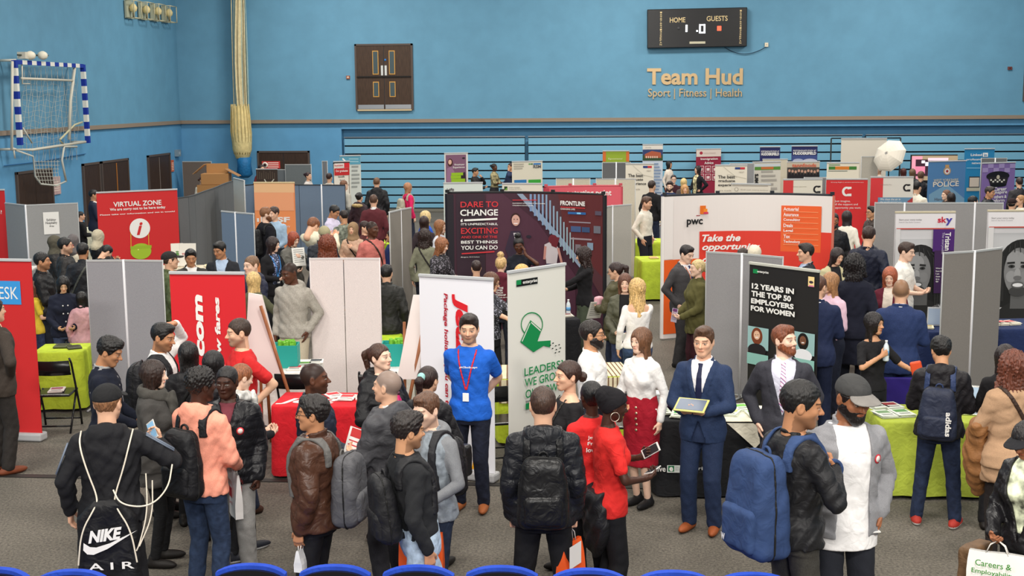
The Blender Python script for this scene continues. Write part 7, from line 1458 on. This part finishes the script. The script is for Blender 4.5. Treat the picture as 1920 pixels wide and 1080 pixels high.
P(1764, 632, 1.68, 176, 'person in a black hooded coat wearing a branded rucksack and red trainers', hair=('messy', (20, 17, 17)), skin='tan', tops=(('parka', (28, 26, 30), {'hem': .86}),), bottom=('jeans', (34, 44, 68), {'sole': (228, 226, 222)}), shoes=(170, 50, 40), arms=('front', 'front'), legs=3, head=(20, 16, 0), extra=[backpack((40, 46, 66), 'navy adidas rucksack on the student at the lime table', size=(.165, .09, .24), z=1.11, strap_rgb=(46, 60, 96)), bag_text('adidas', WHT, -.10, 1.05, .05, .22, -90, .03), hand_thing(0, 'paper_bag', 'orange bag held up before the navy suit by the student with the rucksack', 'bag', (.10, .05, .32), (228, 84, 44), (.20, 0, .16), Matrix.Rotation(.25, 3, 'Y'), 'print')])
P(1902, 662, 1.74, -150, 'person with wavy auburn hair in a beige coat at the right edge', sex='f', hair=('longcurly', (104, 56, 40)), tops=(('coat', (176, 142, 112), {'mat': 'knit', 'hem': .70}),), bottom=('leggings', (40, 34, 34)), arms=('front', 'down'), extra=[coat_arm(0, (146, 100, 60), 'tan coat folded over the arm of the one in the beige coat'), sidebag((70, 50, 40), 'brown bag of the one in the beige coat', -1)])
P(1886, 648, 1.64, 172, 'person with straight dark hair in a black top beside the wavy auburn hair', sex='f', hair=('long', (34, 24, 24)), tops=(('top', (28, 27, 30), {'sleeve': .6}),), bottom=('trousers', (26, 26, 30)), arms=('front', 'front'))
P(1922, 795, 1.72, -28, 'person in a black leather jacket and dark cap in the bottom right corner', sex='f', skin='brown', hair=('long', (26, 20, 20)), hat=('cap', (28, 28, 32)), tops=(('t_shirt', (214, 220, 190), {'mat': 'camo'}), ('leather_jacket', (26, 25, 28), {'vb': .95})), bottom=('skinny', (24, 24, 28)), arms=('hang', 'low'), head=(-10, 24, 0), extra=[
  carrier(1, (232, 230, 226), 'white careers carrier bag with green printing in the bottom right corner', .34, .40, .12, [('t', 'Careers &', -.12, -.08, .10, -.04, (60, 140, 50)), ('t', 'Employability', -.14, -.14, .12, -.10, (60, 140, 50)), ('r', -.05, -.24, .06, -.17, (90, 180, 60))], hl=.08, rot=20),
  sidebag((110, 84, 60), 'brown fabric bag beside the white careers bag', -1, c=(.30, -.12, .70), size=(.06, .14, .16), strap=False)])
P(-16, 560, 1.80, 118, 'person in a dark brown suit cut off by the left edge', tops=(('suit_jacket', (60, 52, 46)),), bottom=('trousers', (44, 40, 38)), shoes=(120, 62, 38), arms=('hip', 'hip'), hair=('short', H2), bulk=1.06)
# --- second rows
P(118, 520, 1.60, 4, 'person in a navy and grey varsity jacket looking down at the lime table', sex='f', skin='asian', hair=('straight', (20, 16, 17)), tops=(('jacket', (30, 34, 50), {'mat': 'knit', 'collar': 'crew'}),), bottom=('jeans', (60, 70, 96)), arms=('low', 'low'), head=(0, 24, 0), d=15.9, extra=[lambda A: [MB().lathe([(.010, 0), (.010, .006), (.001, .006)], mat((230, 230, 230)), 8, Vector((0 + dx, -(.118 + A.maxoff + .012), z)) * A.k, Matrix.Rotation(math.pi / 2, 3, 'X')).build('jacket_button', None, A.root) for dx, z in ((.04, 1.32), (-.03, 1.32), (.035, 1.20), (-.03, 1.20), (0, 1.08), (0, .96))]])
P(64, 528, 1.62, 95, 'person with brown hair almost hidden behind the red desk banner', sex='f', hair=('long', (96, 60, 42)), tops=(('t_shirt', (220, 190, 60)),), bottom=('jeans', (50, 60, 90)), arms=('front', 'front'), d=16.6)
P(152, 548, 1.60, 160, 'person in a pale pink jacket behind the grey board near the lime table', sex='f', hair=('long', H1), tops=(('jacket', (222, 170, 176)),), bottom=('jeans', (40, 46, 60)), d=15.9)
P(76, 474, 1.72, 80, 'person in a black jacket with short dark hair left of the varsity jacket', skin='olive', hair=('short', H1), tops=(('jacket', (30, 29, 31)),), bottom=('jeans', (30, 34, 46)), beard='stubble', arms=('front', 'front'))
P(101, 443, 1.66, 85, 'person in a grey-green headscarf and dark coat', sex='f', hair=('hijab', (84, 80, 68)), skin='tan', glasses=(40, 30, 30), tops=(('coat', (40, 38, 38)),), bottom=('trousers', (30, 30, 32)), arms=('front', 'front'))
P(120, 446, 1.74, 88, 'person in red-framed glasses beside the grey-green headscarf', hair=('short', H1), skin='fair', glasses=(160, 50, 50), tops=(('jacket', (44, 42, 42)),), bottom=('trousers', (30, 30, 32)), beard='stubble')
P(136, 441, 1.62, 165, 'person in a mid grey headscarf and white top', sex='f', hair=('hijab', (104, 98, 98)), skin='tan', tops=(('jumper', (216, 206, 186)),), bottom=('trousers', (50, 48, 50)))
P(154, 456, 1.72, 160, 'person with short black hair and a dark jacket crossed by a grey strap', skin='olive', hair=('short', H1), tops=(('jacket', (40, 40, 44)),), bottom=('jeans', (34, 36, 46)), extra=[sidebag((110, 112, 104), 'grey bag strap crossing the dark jacket below the headscarves', 1)])
P(184, 432, 1.64, 128, 'person in a cream headscarf and black coat leaning toward the table', sex='f', hair=('hijab', (186, 176, 152)), skin='tan', tops=(('coat', (26, 25, 28)),), bottom=('trousers', (28, 28, 30)), lean=14, arms=('front', 'front'))
P(206, 462, 1.55, 120, 'person in a black hooded coat bent over beside the cream headscarf', hair=('short', H1), tops=(('parka', (24, 24, 26)),), bottom=('trousers', (26, 26, 28)), lean=30, head=(0, 20, 0), arms=('front', 'front'))
P(316, 472, 1.74, 100, 'person in a dark flat cap and green jacket behind the grey board', skin='fair', hair=('crop', (60, 44, 34)), hat=('cap', (40, 38, 38)), tops=(('jacket', (86, 96, 62)),), bottom=('trousers', (40, 38, 36)))
P(357, 468, 1.70, 12, 'person smiling broadly in a dark jacket above the red low fares banner', skin='olive', hair=('quiff', H1), tops=(('shirt', (230, 228, 226)), ('jacket', (44, 42, 40), {'open': 'V', 'vb': 1.2})), bottom=('trousers', (30, 30, 34)), head=(-8, 14, 0), d=17.6)
P(410, 454, 1.78, -12, 'person in a dark suit and pale blue shirt smiling above the red banner', skin='olive', hair=('quiff', H1), tops=(('shirt', (180, 200, 226)), ('suit_jacket', (38, 40, 46))), bottom=('trousers', (34, 36, 42)), head=(-28, 16, 0), arms=('front', 'front'), d=18.1)
P(471, 480, 1.76, -52, 'person with short light brown hair in a navy jacket with a raised collar', skin='pale', hair=('crop', (122, 92, 68)), tops=(('jacket', (34, 38, 60), {'collar': 'hood'}),), bottom=('jeans', (34, 38, 50)), arms=('front', 'front'), head=(0, 6, 0), bulk=1.05)
P(474, 511, 1.62, 140, 'person with blonde hair raising an open hand by the red banner', sex='f', hair=('long', (214, 180, 120)), tops=(('cardigan', (90, 92, 70)),), bottom=('jeans', (40, 40, 50)), arms=('down', 'wave'))
P(512, 445, 1.68, 40, 'person in a black cardigan over a floral top with a blue lanyard', sex='f', skin='pale', hair=('long', (44, 28, 26), .7), tops=(('top', (60, 66, 86), {'mat': 'flecks'}), ('cardigan', (26, 25, 28), {'gap': .07})), bottom=('trousers', (28, 28, 30)), arms=('front', 'front'), head=(24, 10, 0), tie=('lanyard', (50, 130, 200)))
P(498, 389, 1.78, 120, 'person with ginger-brown hair in a black top and rucksack before the orange banner', skin='pale', hair=('short', (130, 86, 54)), beard=(120, 76, 48), tops=(('jumper', (28, 28, 34)),), bottom=('trousers', (26, 28, 34)), head=(-20, 4, 0), d=22.7, extra=[backpack((24, 24, 26), 'black rucksack on the man before the orange banner')])
P(513, 388, 1.80, -30, 'person in a light blue shirt facing the man with the ginger-brown hair', skin='fair', hair=('short', (60, 42, 34)), tops=(('shirt', (164, 190, 214)),), bottom=('trousers', (36, 40, 50)), arms=('low', 'low'), head=(-20, 6, 0), d=23.5)
P(540, 493, 1.80, -28, 'person in a light grey zipped hoodie with a shaved head', skin='dark', hair=('buzz', (26, 22, 20)), tops=(('hoodie', (166, 160, 150), {'mat': 'marl'}),), bottom=('joggers', (190, 178, 156)), arms=('pocket', 'down'), head=(-22, 16, 0))
P(552, 436, 1.66, 32, 'person with a chin-length auburn bob reading a sheet of paper', sex='f', skin='pale', hair=('bob', (150, 66, 40)), tops=(('jacket', (96, 94, 88)),), bottom=('jeans', (40, 44, 56)), arms=('chest', 'front'), head=(10, 20, 0), extra=[sheet(0, 'white printed sheet held by the one with the auburn bob', R=(75, 0, -15), off=(.02, -.03, -.02))])
P(592, 410, 1.62, 135, 'person in a cream jumper bending forward over a table', hair=('short', (130, 80, 50)), tops=(('jumper', (226, 220, 196)),), bottom=('trousers', (30, 30, 34)), lean=48, arms=('front', 'front'), d=21.5)
P(610, 428, 1.68, 20, 'person in a beige knitted hat and navy coat', hair=('crop', (90, 64, 46)), skin='pale', hat=('beanie', (164, 156, 124)), tops=(('jacket', (30, 34, 44)),), bottom=('trousers', (30, 30, 34)), head=(10, 26, 0), arms=('front', 'front'), d=20.0)
P(613, 443, 1.62, 178, 'person with bushy auburn hair behind the white board', sex='f', hair=('longcurly', (120, 58, 36)), tops=(('jumper', (36, 38, 48)),), bottom=('jeans', (40, 44, 56)), d=17.5)
P(630, 386, 1.76, 60, 'person in a lilac-white shirt bent toward the one in the camouflage top', skin='olive', hair=('short', (26, 21, 20)), tops=(('shirt', (214, 206, 230)),), bottom=('trousers', (30, 32, 40)), lean=8, arms=('front', 'front'), head=(0, 20, 0))
P(644, 394, 1.70, -150, 'person in a grey camouflage-patterned top with a fade haircut', skin='tan', hair=('crop', (40, 30, 26)), tops=(('jumper', (128, 134, 120), {'mat': 'camo'}),), bottom=('jeans', (36, 40, 50)), lean=8)
P(644, 338, 1.76, 130, 'person in a light grey jumper with glasses by the folded seating', skin='pale', hair=('crop', (120, 80, 56)), glasses=(30, 30, 30), tops=(('jumper', (176, 172, 162)),), bottom=('trousers', (40, 42, 50)), extra=[sidebag((60, 60, 60), 'dark bag strap over the light grey jumper', -1)])
P(662, 418, 1.66, -20, 'person in a beige headscarf and tan coat', sex='f', skin='fair', hair=('hijab', (150, 122, 92)), tops=(('coat', (196, 160, 136)),), bottom=('trousers', (60, 50, 46)), arms=('chest', 'front'), extra=[sidebag((30, 28, 30), 'black handbag of the one in the beige headscarf', 1)])
P(673, 361, 1.66, 150, 'person in a dark maroon parka with a fur-trimmed hood', sex='f', hair=('bun', (24, 20, 22)), tops=(('parka', (52, 34, 40)),), bottom=('leggings', (24, 24, 28)), extra=[lambda A: A.gpart('fur_trim', lambda Q: ell(A.toT(Q), (0, .11, 1.45), (.15, .09, .055)) + wob(Q, 60, 1) * .012, mat((176, 150, 100), 'hair'), (-.25, -.05, 1.3), (.25, .3, 1.6))])
P(683, 415, 1.66, 60, 'person with short dark hair hidden between headscarf and salmon shirt', skin='fair', hair=('short', (50, 30, 26)), tops=(('jumper', (80, 40, 40)),), bottom=('trousers', (30, 30, 34)), d=22.5)
P(697, 415, 1.80, 40, 'person in a salmon long-sleeved shirt with a shoulder strap', skin='dark', hair=('buzz', (24, 20, 18)), tops=(('shirt', (196, 112, 104)),), bottom=('trousers', (60, 58, 56)), arms=('down', 'down'), head=(14, 4, 0), bulk=1.08, extra=[sidebag((70, 50, 44), 'brown bag of the one in the salmon shirt', 1)])
P(700, 365, 1.80, 176, 'person in a maroon jumper and white collar seen from behind', hair=('crop', (90, 62, 46)), tops=(('shirt', (230, 228, 226)), ('jumper', (96, 44, 50))), bottom=('trousers', (40, 40, 46)), bulk=1.08)
P(706, 333, 1.80, 176, 'person in a black hooded jacket seen from behind by the folded seating', hair=('crop', (110, 78, 54)), tops=(('jacket', (30, 30, 33), {'collar': 'hood'}),), bottom=('trousers', (30, 30, 34)), bulk=1.06)
P(764, 343, 1.70, 120, 'person in a bright pink top with a beige rucksack', sex='f', skin='pale', hair=('long', (176, 124, 90), .8), tops=(('jumper', (214, 40, 96)),), bottom=('jeans', (40, 44, 60)), extra=[backpack((176, 170, 150), 'beige rucksack on the bright pink top', size=(.13, .08, .2)), sidebag((30, 30, 34), 'dark hat-shaped bag beside the pink top', 1)])
P(724, 497, 1.72, 172, 'person in a dark coat standing just right of the plain white board', hair=('short', H1), tops=(('coat', (40, 40, 38), {'hem': .7}),), bottom=('trousers', (26, 26, 28)), d=16.3)
P(735, 432, 1.70, -110, 'person in a blue top half hidden behind the leaning grey board', skin='tan', hair=('short', H2), tops=(('jumper', (40, 52, 100)),), bottom=('jeans', (36, 40, 60)), d=21.7)
P(797, 396, 1.68, 120, 'person with pale blonde hair in a blue top behind the dark pop-up wall edge', sex='f', skin='pale', hair=('long', (224, 196, 140), .7), tops=(('t_shirt', (40, 90, 200)),), bottom=('jeans', (40, 44, 60)))
P(795, 406, 1.66, 170, 'person with straight dark brown hair in front of the pale blonde one', sex='f', skin='fair', hair=('long', (50, 32, 28)), tops=(('jumper', (60, 50, 54)),), bottom=('jeans', (30, 34, 46)))
P(824, 413, 1.64, 60, 'person with light brown hair at the left edge of the dark pop-up wall', sex='f', skin='pale', hair=('long', (150, 100, 64)), tops=(('shirt', (214, 216, 226)),), bottom=('jeans', (40, 44, 60)), d=21.6)
P(796, 431, 1.66, 165, 'person in a grey-green cardigan with bushy dark hair', sex='f', hair=('longcurly', (48, 34, 30), .7), tops=(('jumper', (128, 128, 108)),), bottom=('jeans', (30, 34, 46)), extra=[sidebag((50, 46, 44), 'dark bag strap over the grey-green cardigan', -1)])
P(830, 447, 1.66, 48, 'person with long wavy auburn hair in a spotted dark top', sex='f', skin='pale', hair=('longwavy', (146, 92, 58)), tops=(('top', (38, 36, 40), {'mat': 'flecks', 'off': .018}),), bottom=('jeans', (30, 34, 46)), head=(10, 16, 0), arms=('front', 'front'))
P(971, 446, 1.70, -6, 'person with a high hair bun in a black top holding a hand to her cheek', sex='f', skin='dark', hair=('topbun', (22, 18, 19)), tops=(('t_shirt', (26, 28, 38)),), bottom=('trousers', (26, 26, 30)), arms=('cheek', 'low'), head=(6, 14, -6))
P(939, 481, 1.64, 165, 'person with a blonde top knot in a maroon printed hoodie', sex='f', skin='pale', hair=('topbun', (206, 170, 116)), tops=(('hoodie', (98, 36, 50)),), bottom=('jeans', (34, 38, 50)), extra=[back_text(['BE THE', 'POWER', 'TEACH', 'LEADERSHIP', 'frontline.org'], WHT, 1.30, .24, .026)])
P(923, 512, 1.68, 62, 'person with glasses and brown hair in a speckled dark blouse reaching right', sex='f', skin='fair', hair=('long', (96, 62, 44), .7), glasses=(30, 30, 32), tops=(('top', (48, 48, 54), {'mat': 'flecks', 'sleeve': .45, 'off': .018}),), bottom=('trousers', (26, 26, 30)), arms=('reach', 'reach'), head=(6, 14, 0))
P(978, 497, 1.60, 140, 'person with golden blonde hair peeping above the watering can banner', sex='f', hair=('long', (220, 176, 104)), tops=(('jumper', (50, 50, 56)),), bottom=('jeans', (30, 34, 46)), d=15.6)
P(893, 489, 1.62, -170, 'person with dark brown hair just above the holiday banner', hair=('short', (52, 34, 30)), tops=(('jumper', (60, 36, 44)),), bottom=('jeans', (30, 34, 46)), d=17.9)
P(1093, 465, 1.68, -78, 'person with long curly dark hair in a black top and green trousers', sex='f', skin='fair', hair=('longcurly', (44, 28, 26)), tops=(('jumper', (26, 25, 28), {'off': .014}),), bottom=('trousers', (74, 82, 66)), arms=('reach', 'front'), head=(0, 10, 0), d=18.3)
P(1153, 492, 1.66, -125, 'person with a dark ponytail and glasses in an olive fur-hooded coat', sex='f', skin='fair', hair=('pony', (48, 30, 28), ), glasses=(20, 20, 22), tops=(('parka', (78, 74, 50)),), bottom=('jeans', (34, 40, 60)), arms=('front', 'front'), head=(20, 12, 0), extra=[sheet(0, 'white papers held by the one in the olive coat', (.2, .28), R=(60, 0, -30), off=(0, -.04, -.08)), lambda A: A.gpart('fur_trim', lambda Q: ell(A.toT(Q), (0, .10, 1.44), (.14, .09, .07)) + wob(Q, 60, 1) * .012, mat((170, 130, 80), 'hair'), (-.25, -.08, 1.3), (.25, .3, 1.6)), hand_thing(1, 'baby_bottle', 'pink and grey bundle carried by the one in the olive coat', 'bundle', (.12, .1, .12), (226, 170, 180), (.02, 0, .05))])
P(1172, 514, 1.62, -2, 'person with straight brown hair in a khaki jacket and black top facing the camera', sex='f', skin='pale', hair=('straight', (104, 66, 50)), tops=(('top', (26, 25, 28)), ('open_jacket', (88, 88, 72), {'gap': .07})), bottom=('jeans', (50, 60, 90)), arms=('low', 'low'), head=(0, 6, 0), extra=[hand_thing(0, 'bag_of_papers', 'small white bag held by the one in the khaki jacket', 'bag', (.14, .04, .1), (230, 228, 222), (0, 0, -.04))])
P(1195, 524, 1.66, -165, 'person with long blonde hair in a white off-shoulder top', sex='f', skin='fair', hair=('longwavy', (214, 176, 116), 1.15), tops=(('top', (236, 232, 230), {'neck': 1.36, 'sleeve': .97}),), bottom=('jeans', (56, 72, 104)), arms=('down', 'reach2'), head=(16, 4, 0))
P(1290, 461, 1.72, 52, 'person in a dark grey suit with a striped lanyard and bowed head', skin='pale', hair=('quiff', (30, 22, 22)), tops=(('shirt', (232, 230, 232)), ('suit_jacket', (66, 64, 66))), bottom=('trousers', (54, 52, 54)), arms=('pocket', 'pocket'), head=(0, 18, 0), bulk=1.1, tie=('tie', (30, 40, 90), (210, 130, 100)), shoes=(26, 24, 24))
P(1310, 487, 1.68, -72, 'person with short blonde hair in an olive cardigan holding a booklet', sex='f', skin='pale', hair=('lowbun', (206, 182, 130)), tops=(('coat', (90, 86, 50), {'mat': 'knit', 'hem': .76}),), bottom=('trousers', (60, 26, 34)), arms=('low', 'low'), extra=[sheet(1, 'purple and white booklet held against the olive cardigan', (.12, .18), (190, 180, 196), R=(80, 0, 20), ac=(110, 60, 110))])
P(1512, 457, 1.76, -78, 'person in a dark suit and pale shirt above the black banner', skin='fair', hair=('quiff', (34, 26, 24)), tops=(('shirt', (170, 186, 214)), ('suit_jacket', (36, 38, 44))), bottom=('trousers', (34, 34, 40)), head=(0, 4, 0))
P(1415, 463, 1.70, 175, 'person in a cream knitted hat showing above the grey board', hair=('crop', H2), hat=('beanie', (222, 212, 190)), tops=(('jacket', (60, 58, 56)),), bottom=('trousers', (34, 34, 40)), d=17.6)
P(1393, 466, 1.66, 170, 'person with dark hair beside the cream knitted hat', hair=('short', H2), tops=(('jacket', (50, 40, 40)),), bottom=('trousers', (34, 34, 40)), d=17.9)
P(1535, 517, 1.80, 178, 'person in a navy suit seen from behind beside the black banner', hair=('crop', (90, 60, 46)), tops=(('shirt', (230, 230, 234)), ('suit_jacket', (34, 44, 76), {'open': ''})), bottom=('trousers', (30, 38, 64)), arms=('down', 'front'), head=(-30, 4, 0), bulk=1.06)
P(1557, 512, 1.72, -35, 'person with long light brown hair in a pale pink shirt', sex='f', skin='fair', hair=('long', (166, 120, 80)), tops=(('shirt', (226, 190, 206)),), bottom=('trousers', (30, 34, 50)), head=(-20, 6, 0), arms=('front', 'front'))
P(1573, 466, 1.68, 25, 'person laughing with long dark hair and a pale blazer above the navy jumper', sex='f', skin='fair', hair=('long', (36, 24, 24)), tops=(('top', (28, 28, 32)), ('cardigan', (196, 188, 150), {'gap': .07})), bottom=('trousers', (30, 30, 36)), head=(14, 14, 10), arms=('front', 'front'))
P(1603, 479, 1.72, 172, 'person with bushy black hair in a navy jumper seen from behind', sex='f', hair=('longcurly', (24, 18, 20), .5), tops=(('coat', (28, 30, 44), {'mat': 'knit', 'hem': .55}),), bottom=('trousers', (26, 28, 40)), d=15.4)
P(1630, 425, 1.74, 165, 'person in a dark navy jacket bending near the long grey board', hair=('short', (50, 32, 26)), tops=(('jacket', (32, 36, 54)),), bottom=('trousers', (28, 28, 34)), lean=16, d=18.6)
P(1690, 524, 1.82, 176, 'person in a blue suit with cropped hair seen from behind below the portrait banner', hair=('buzz', (120, 88, 60)), tops=(('shirt', (230, 230, 234)), ('suit_jacket', (38, 54, 96), {'open': ''})), bottom=('trousers', (34, 48, 84)), arms=('down', 'front'), bulk=1.08)
P(1669, 502, 1.68, -10, 'person with long ginger hair in a maroon cardigan', sex='f', skin='pale', hair=('straight', (168, 88, 58)), tops=(('top', (226, 214, 200)), ('cardigan', (92, 28, 44), {'gap': .06})), bottom=('jeans', (40, 44, 60)), head=(4, 14, 0), arms=('front', 'front'))
P(1701, 455, 1.82, 72, 'person in a white polo shirt before the Tristan portrait', skin='pale', hair=('quiff', (58, 40, 32)), tops=(('polo_shirt', (238, 234, 226)),), bottom=('trousers', (30, 32, 40)), arms=('front', 'front'), head=(0, 10, 0), d=17.7, extra=[back_text('sky', (80, 80, 150), 1.30, .05, .025, True, 'chest_lettering', .07)])
P(1754, 573, 1.60, 150, 'person in black almost hidden behind the grey board by the propped tablet', hair=('short', H1), tops=(('jacket', (24, 24, 27)),), bottom=('trousers', (26, 26, 28)), d=17.3, arms=('front', 'front'))
# --- far rows
P(1563, 400, 1.78, 10, 'person with a dark beard and glasses beside the red C banner', skin='brown', hair=('short', H1), beard=(22, 18, 18), glasses=(20, 20, 20), tops=(('jacket', (26, 26, 30)),), bottom=('trousers', (26, 26, 30)))
P(1588, 396, 1.70, 165, 'person with shoulder-length dark hair in a white top with a black coat over one side', sex='f', hair=('long', (40, 26, 28), .8), tops=(('jumper', (232, 226, 212)),), bottom=('trousers', (30, 30, 34)), extra=[lambda A: worn(A, 'draped_coat', 'black coat draped over the shoulder of the white top', 'coat', [('cloth', lambda Q: ell(Q, (.20, .0, 1.15), (.12, .18, .36)) + wob(Q, 20, 1) * .012, mat((26, 26, 30), 'nylon'), (-.1, -.3, .7), (.45, .3, 1.6), None)])])
P(1636, 387, 1.76, -60, 'person with glasses and dark hair left of the long grey board', skin='tan', hair=('quiff', H1), glasses=(20, 20, 20), tops=(('jacket', (60, 50, 46)),), bottom=('trousers', (30, 30, 34)), d=24.9)
P(1213, 369, 1.78, 62, 'person in a white shirt and thin tie with a hand in his pocket', skin='fair', hair=('quiff', (84, 58, 42)), beard='stubble', tops=(('shirt', (232, 226, 212)),), bottom=('trousers', (28, 30, 40)), arms=('pocket', 'pocket'), head=(6, 10, 0))
P(1222, 339, 1.80, 150, 'person in a black jumper seen from behind above the man in the white shirt', hair=('short', (50, 34, 28)), tops=(('jumper', (28, 27, 30)),), bottom=('jeans', (36, 44, 66)), bulk=1.06)
P(1256, 340, 1.72, 0, 'person with a dark beard in a blue top seated crowd left of the pop-up wall', hair=('quiff', (50, 32, 28)), skin='pale', beard=(60, 38, 30), tops=(('shirt', (216, 206, 196)), ('jumper', (36, 50, 84))), bottom=('trousers', (30, 34, 46)), head=(-6, 10, 0))
P(1263, 328, 1.68, 6, 'person with glasses and tied dark hair in a maroon top', sex='f', hair=('lowbun', (36, 24, 26)), skin='pale', glasses=(20, 20, 22), tops=(('jumper', (66, 34, 42)),), bottom=('trousers', (26, 26, 30)))
P(1284, 347, 1.62, 8, 'person with wavy honey blonde hair just above the white pop-up wall', sex='f', hair=('longwavy', (196, 146, 92)), skin='fair', tops=(('jacket', (30, 28, 32)),), bottom=('trousers', (26, 26, 30)))
P(1282, 335, 1.62, 170, 'person with pale blonde hair turned away behind the honey blonde one', sex='f', hair=('long', (222, 192, 130)), tops=(('jumper', (90, 80, 76)),), bottom=('trousers', (26, 26, 30)))
P(1254, 302, 1.70, 55, 'person with long black hair in a white blouse against the folded seating', sex='f', hair=('long', (24, 18, 20)), skin='tan', tops=(('blouse', (228, 214, 200)),), bottom=('trousers', (30, 28, 34)))
P(1309, 311, 1.72, -50, 'person in a dark blazer over a patterned top before the crimson banner', sex='f', hair=('long', (40, 26, 26)), skin='fair', tops=(('top', (190, 180, 140), {'mat': 'camo', 'off': .018}), ('cardigan', (26, 26, 32), {'gap': .06})), bottom=('trousers', (28, 28, 32)), arms=('hip', 'low'))
P(1329, 360, 1.66, 0, 'person with dark hair just behind the top rail left of the low cream banner', hair=('short', H1), tops=(('jacket', (30, 30, 34)),), bottom=('trousers', (28, 28, 32)), d=24) if False else None
P(891, 315, 1.66, 78, 'person in a black jacket holding a hand to the mouth beside the purple banner', skin='tan', hair=('quiff', H1), tops=(('jacket', (30, 28, 31)),), bottom=('trousers', (28, 28, 32)), arms=('mouth', 'front'), lean=8)
P(926, 307, 1.70, 60, 'person in a checked shirt with a dark bun, arms folded', sex='f', skin='dark', hair=('bun', (28, 20, 20)), tops=(('shirt', (140, 130, 96), {'mat': 'camo'}),), bottom=('trousers', (34, 34, 38)), arms=('fold', 'fold'))
P(958, 306, 1.70, -60, 'person half hidden by the cream banner with blue and green blocks', skin='tan', hair=('short', (60, 38, 32)), tops=(('jumper', (50, 60, 90)),), bottom=('trousers', (34, 34, 38)), arms=('cheek', 'front'), d=40.7)
P(380, 331, 1.64, 30, 'person with brown hair in a white top behind the dark curving screen', sex='f', skin='fair', hair=('lowbun', (90, 58, 42)), tops=(('t_shirt', (232, 224, 206)),), bottom=('trousers', (40, 38, 40)), arms=('front', 'front'), head=(20, 16, 0))
P(577, 323, 1.66, 60, 'person with a dark red hairband behind the blue-grey boards', sex='f', skin='fair', hair=('bun', (48, 24, 26)), tops=(('jumper', (196, 190, 186)),), bottom=('trousers', (40, 38, 40)))
P(617, 325, 1.70, 150, 'person in a cream top behind the narrow edge-on board', hair=('short', (60, 36, 32)), tops=(('jumper', (214, 204, 190)),), bottom=('trousers', (40, 38, 40)))
P(489, 309, 1.66, 40, 'person with dark hair behind the small brown poster', hair=('short', (40, 24, 24)), tops=(('jumper', (110, 40, 44)),), bottom=('trousers', (40, 38, 40)), d=38.6)
P(174, 356, 1.74, 90, 'person in a dark navy suit working at the hospitality table', hair=('short', H1), skin='tan', tops=(('shirt', (230, 228, 226)), ('suit_jacket', (34, 40, 60))), bottom=('trousers', (30, 30, 36)), arms=('front', 'front'), d=28.6)
P(150, 397, 1.60, 100, 'person in black at the left end of the hospitality table', hair=('short', H1), tops=(('jumper', (24, 24, 26)),), bottom=('trousers', (30, 30, 36)), arms=('front', 'front'), d=26.9)
P(1649, 311, 1.74, -70, 'person with a red face-framing hairstyle beside the photo umbrella stand', hair=('short', (90, 50, 44)), tops=(('jumper', (190, 180, 170)),), bottom=('trousers', (30, 30, 36)), d=38.4)
P(1694, 316, 1.70, 165, 'person with reddish brown hair watching the large screen, leftmost of the group', sex='f', hair=('long', (92, 46, 42)), tops=(('jumper', (40, 34, 40)),), bottom=('trousers', (30, 30, 36)), d=37.3)
P(1711, 317, 1.70, 160, 'person with mousy hair watching the large screen beside the reddish brown hair', sex='f', hair=('long', (110, 84, 60)), tops=(('jacket', (30, 30, 34)),), bottom=('trousers', (30, 30, 36)))
P(1727, 322, 1.74, 170, 'person with tousled dark blond hair directly before the large screen', hair=('messy', (100, 70, 50)), tops=(('jacket', (26, 25, 30)),), bottom=('trousers', (30, 30, 36)))
P(1719, 340, 1.76, 150, 'person in a white shirt behind the white banner with the black C mark', hair=('short', H1), tops=(('shirt', (234, 226, 210)),), bottom=('trousers', (30, 30, 36)), arms=('front', 'front'), d=28.4)
P(1775, 356, 1.68, -60, 'person with a chestnut bun in front of the blue police banner', sex='f', hair=('lowbun', (110, 72, 50)), skin='pale', tops=(('jacket', (40, 34, 34)),), bottom=('trousers', (30, 30, 36)), lean=4)
P(1784, 362, 1.66, 170, 'person with a dark bob turned away right of the chestnut bun', sex='f', hair=('bob', (34, 22, 22)), tops=(('jacket', (36, 32, 30)),), bottom=('trousers', (30, 30, 36)))
P(1857, 350, 1.76, 70, 'person with a dark quiff in a black jacket before the purple chequered banner', skin='tan', hair=('quiff', (44, 32, 28)), tops=(('jacket', (32, 34, 40)),), bottom=('trousers', (30, 30, 36)), head=(0, 10, 0))
P(1824, 368, 1.60, 120, 'person with black hair low behind the long grey board', hair=('short', (20, 18, 20)), tops=(('jacket', (26, 26, 30)),), bottom=('trousers', (30, 30, 36)), d=26.5)
P(1912, 333, 1.74, -160, 'person with dark hair in a dark coat right of the purple chequered banner', hair=('short', (50, 34, 30)), tops=(('jacket', (40, 38, 42)),), bottom=('trousers', (30, 30, 36)))
P(1915, 366, 1.66, -70, 'person with fair hair at the right edge above the second portrait', sex='f', hair=('lowbun', (176, 130, 84)), skin='fair', tops=(('t_shirt', (226, 216, 200)),), bottom=('trousers', (30, 30, 36)))
P(1898, 372, 1.70, 160, 'person in a black cap and red-trimmed coat near the right edge', hair=('crop', H1), hat=('cap', (40, 24, 26)), tops=(('jacket', (34, 30, 34)),), bottom=('trousers', (30, 30, 36)))
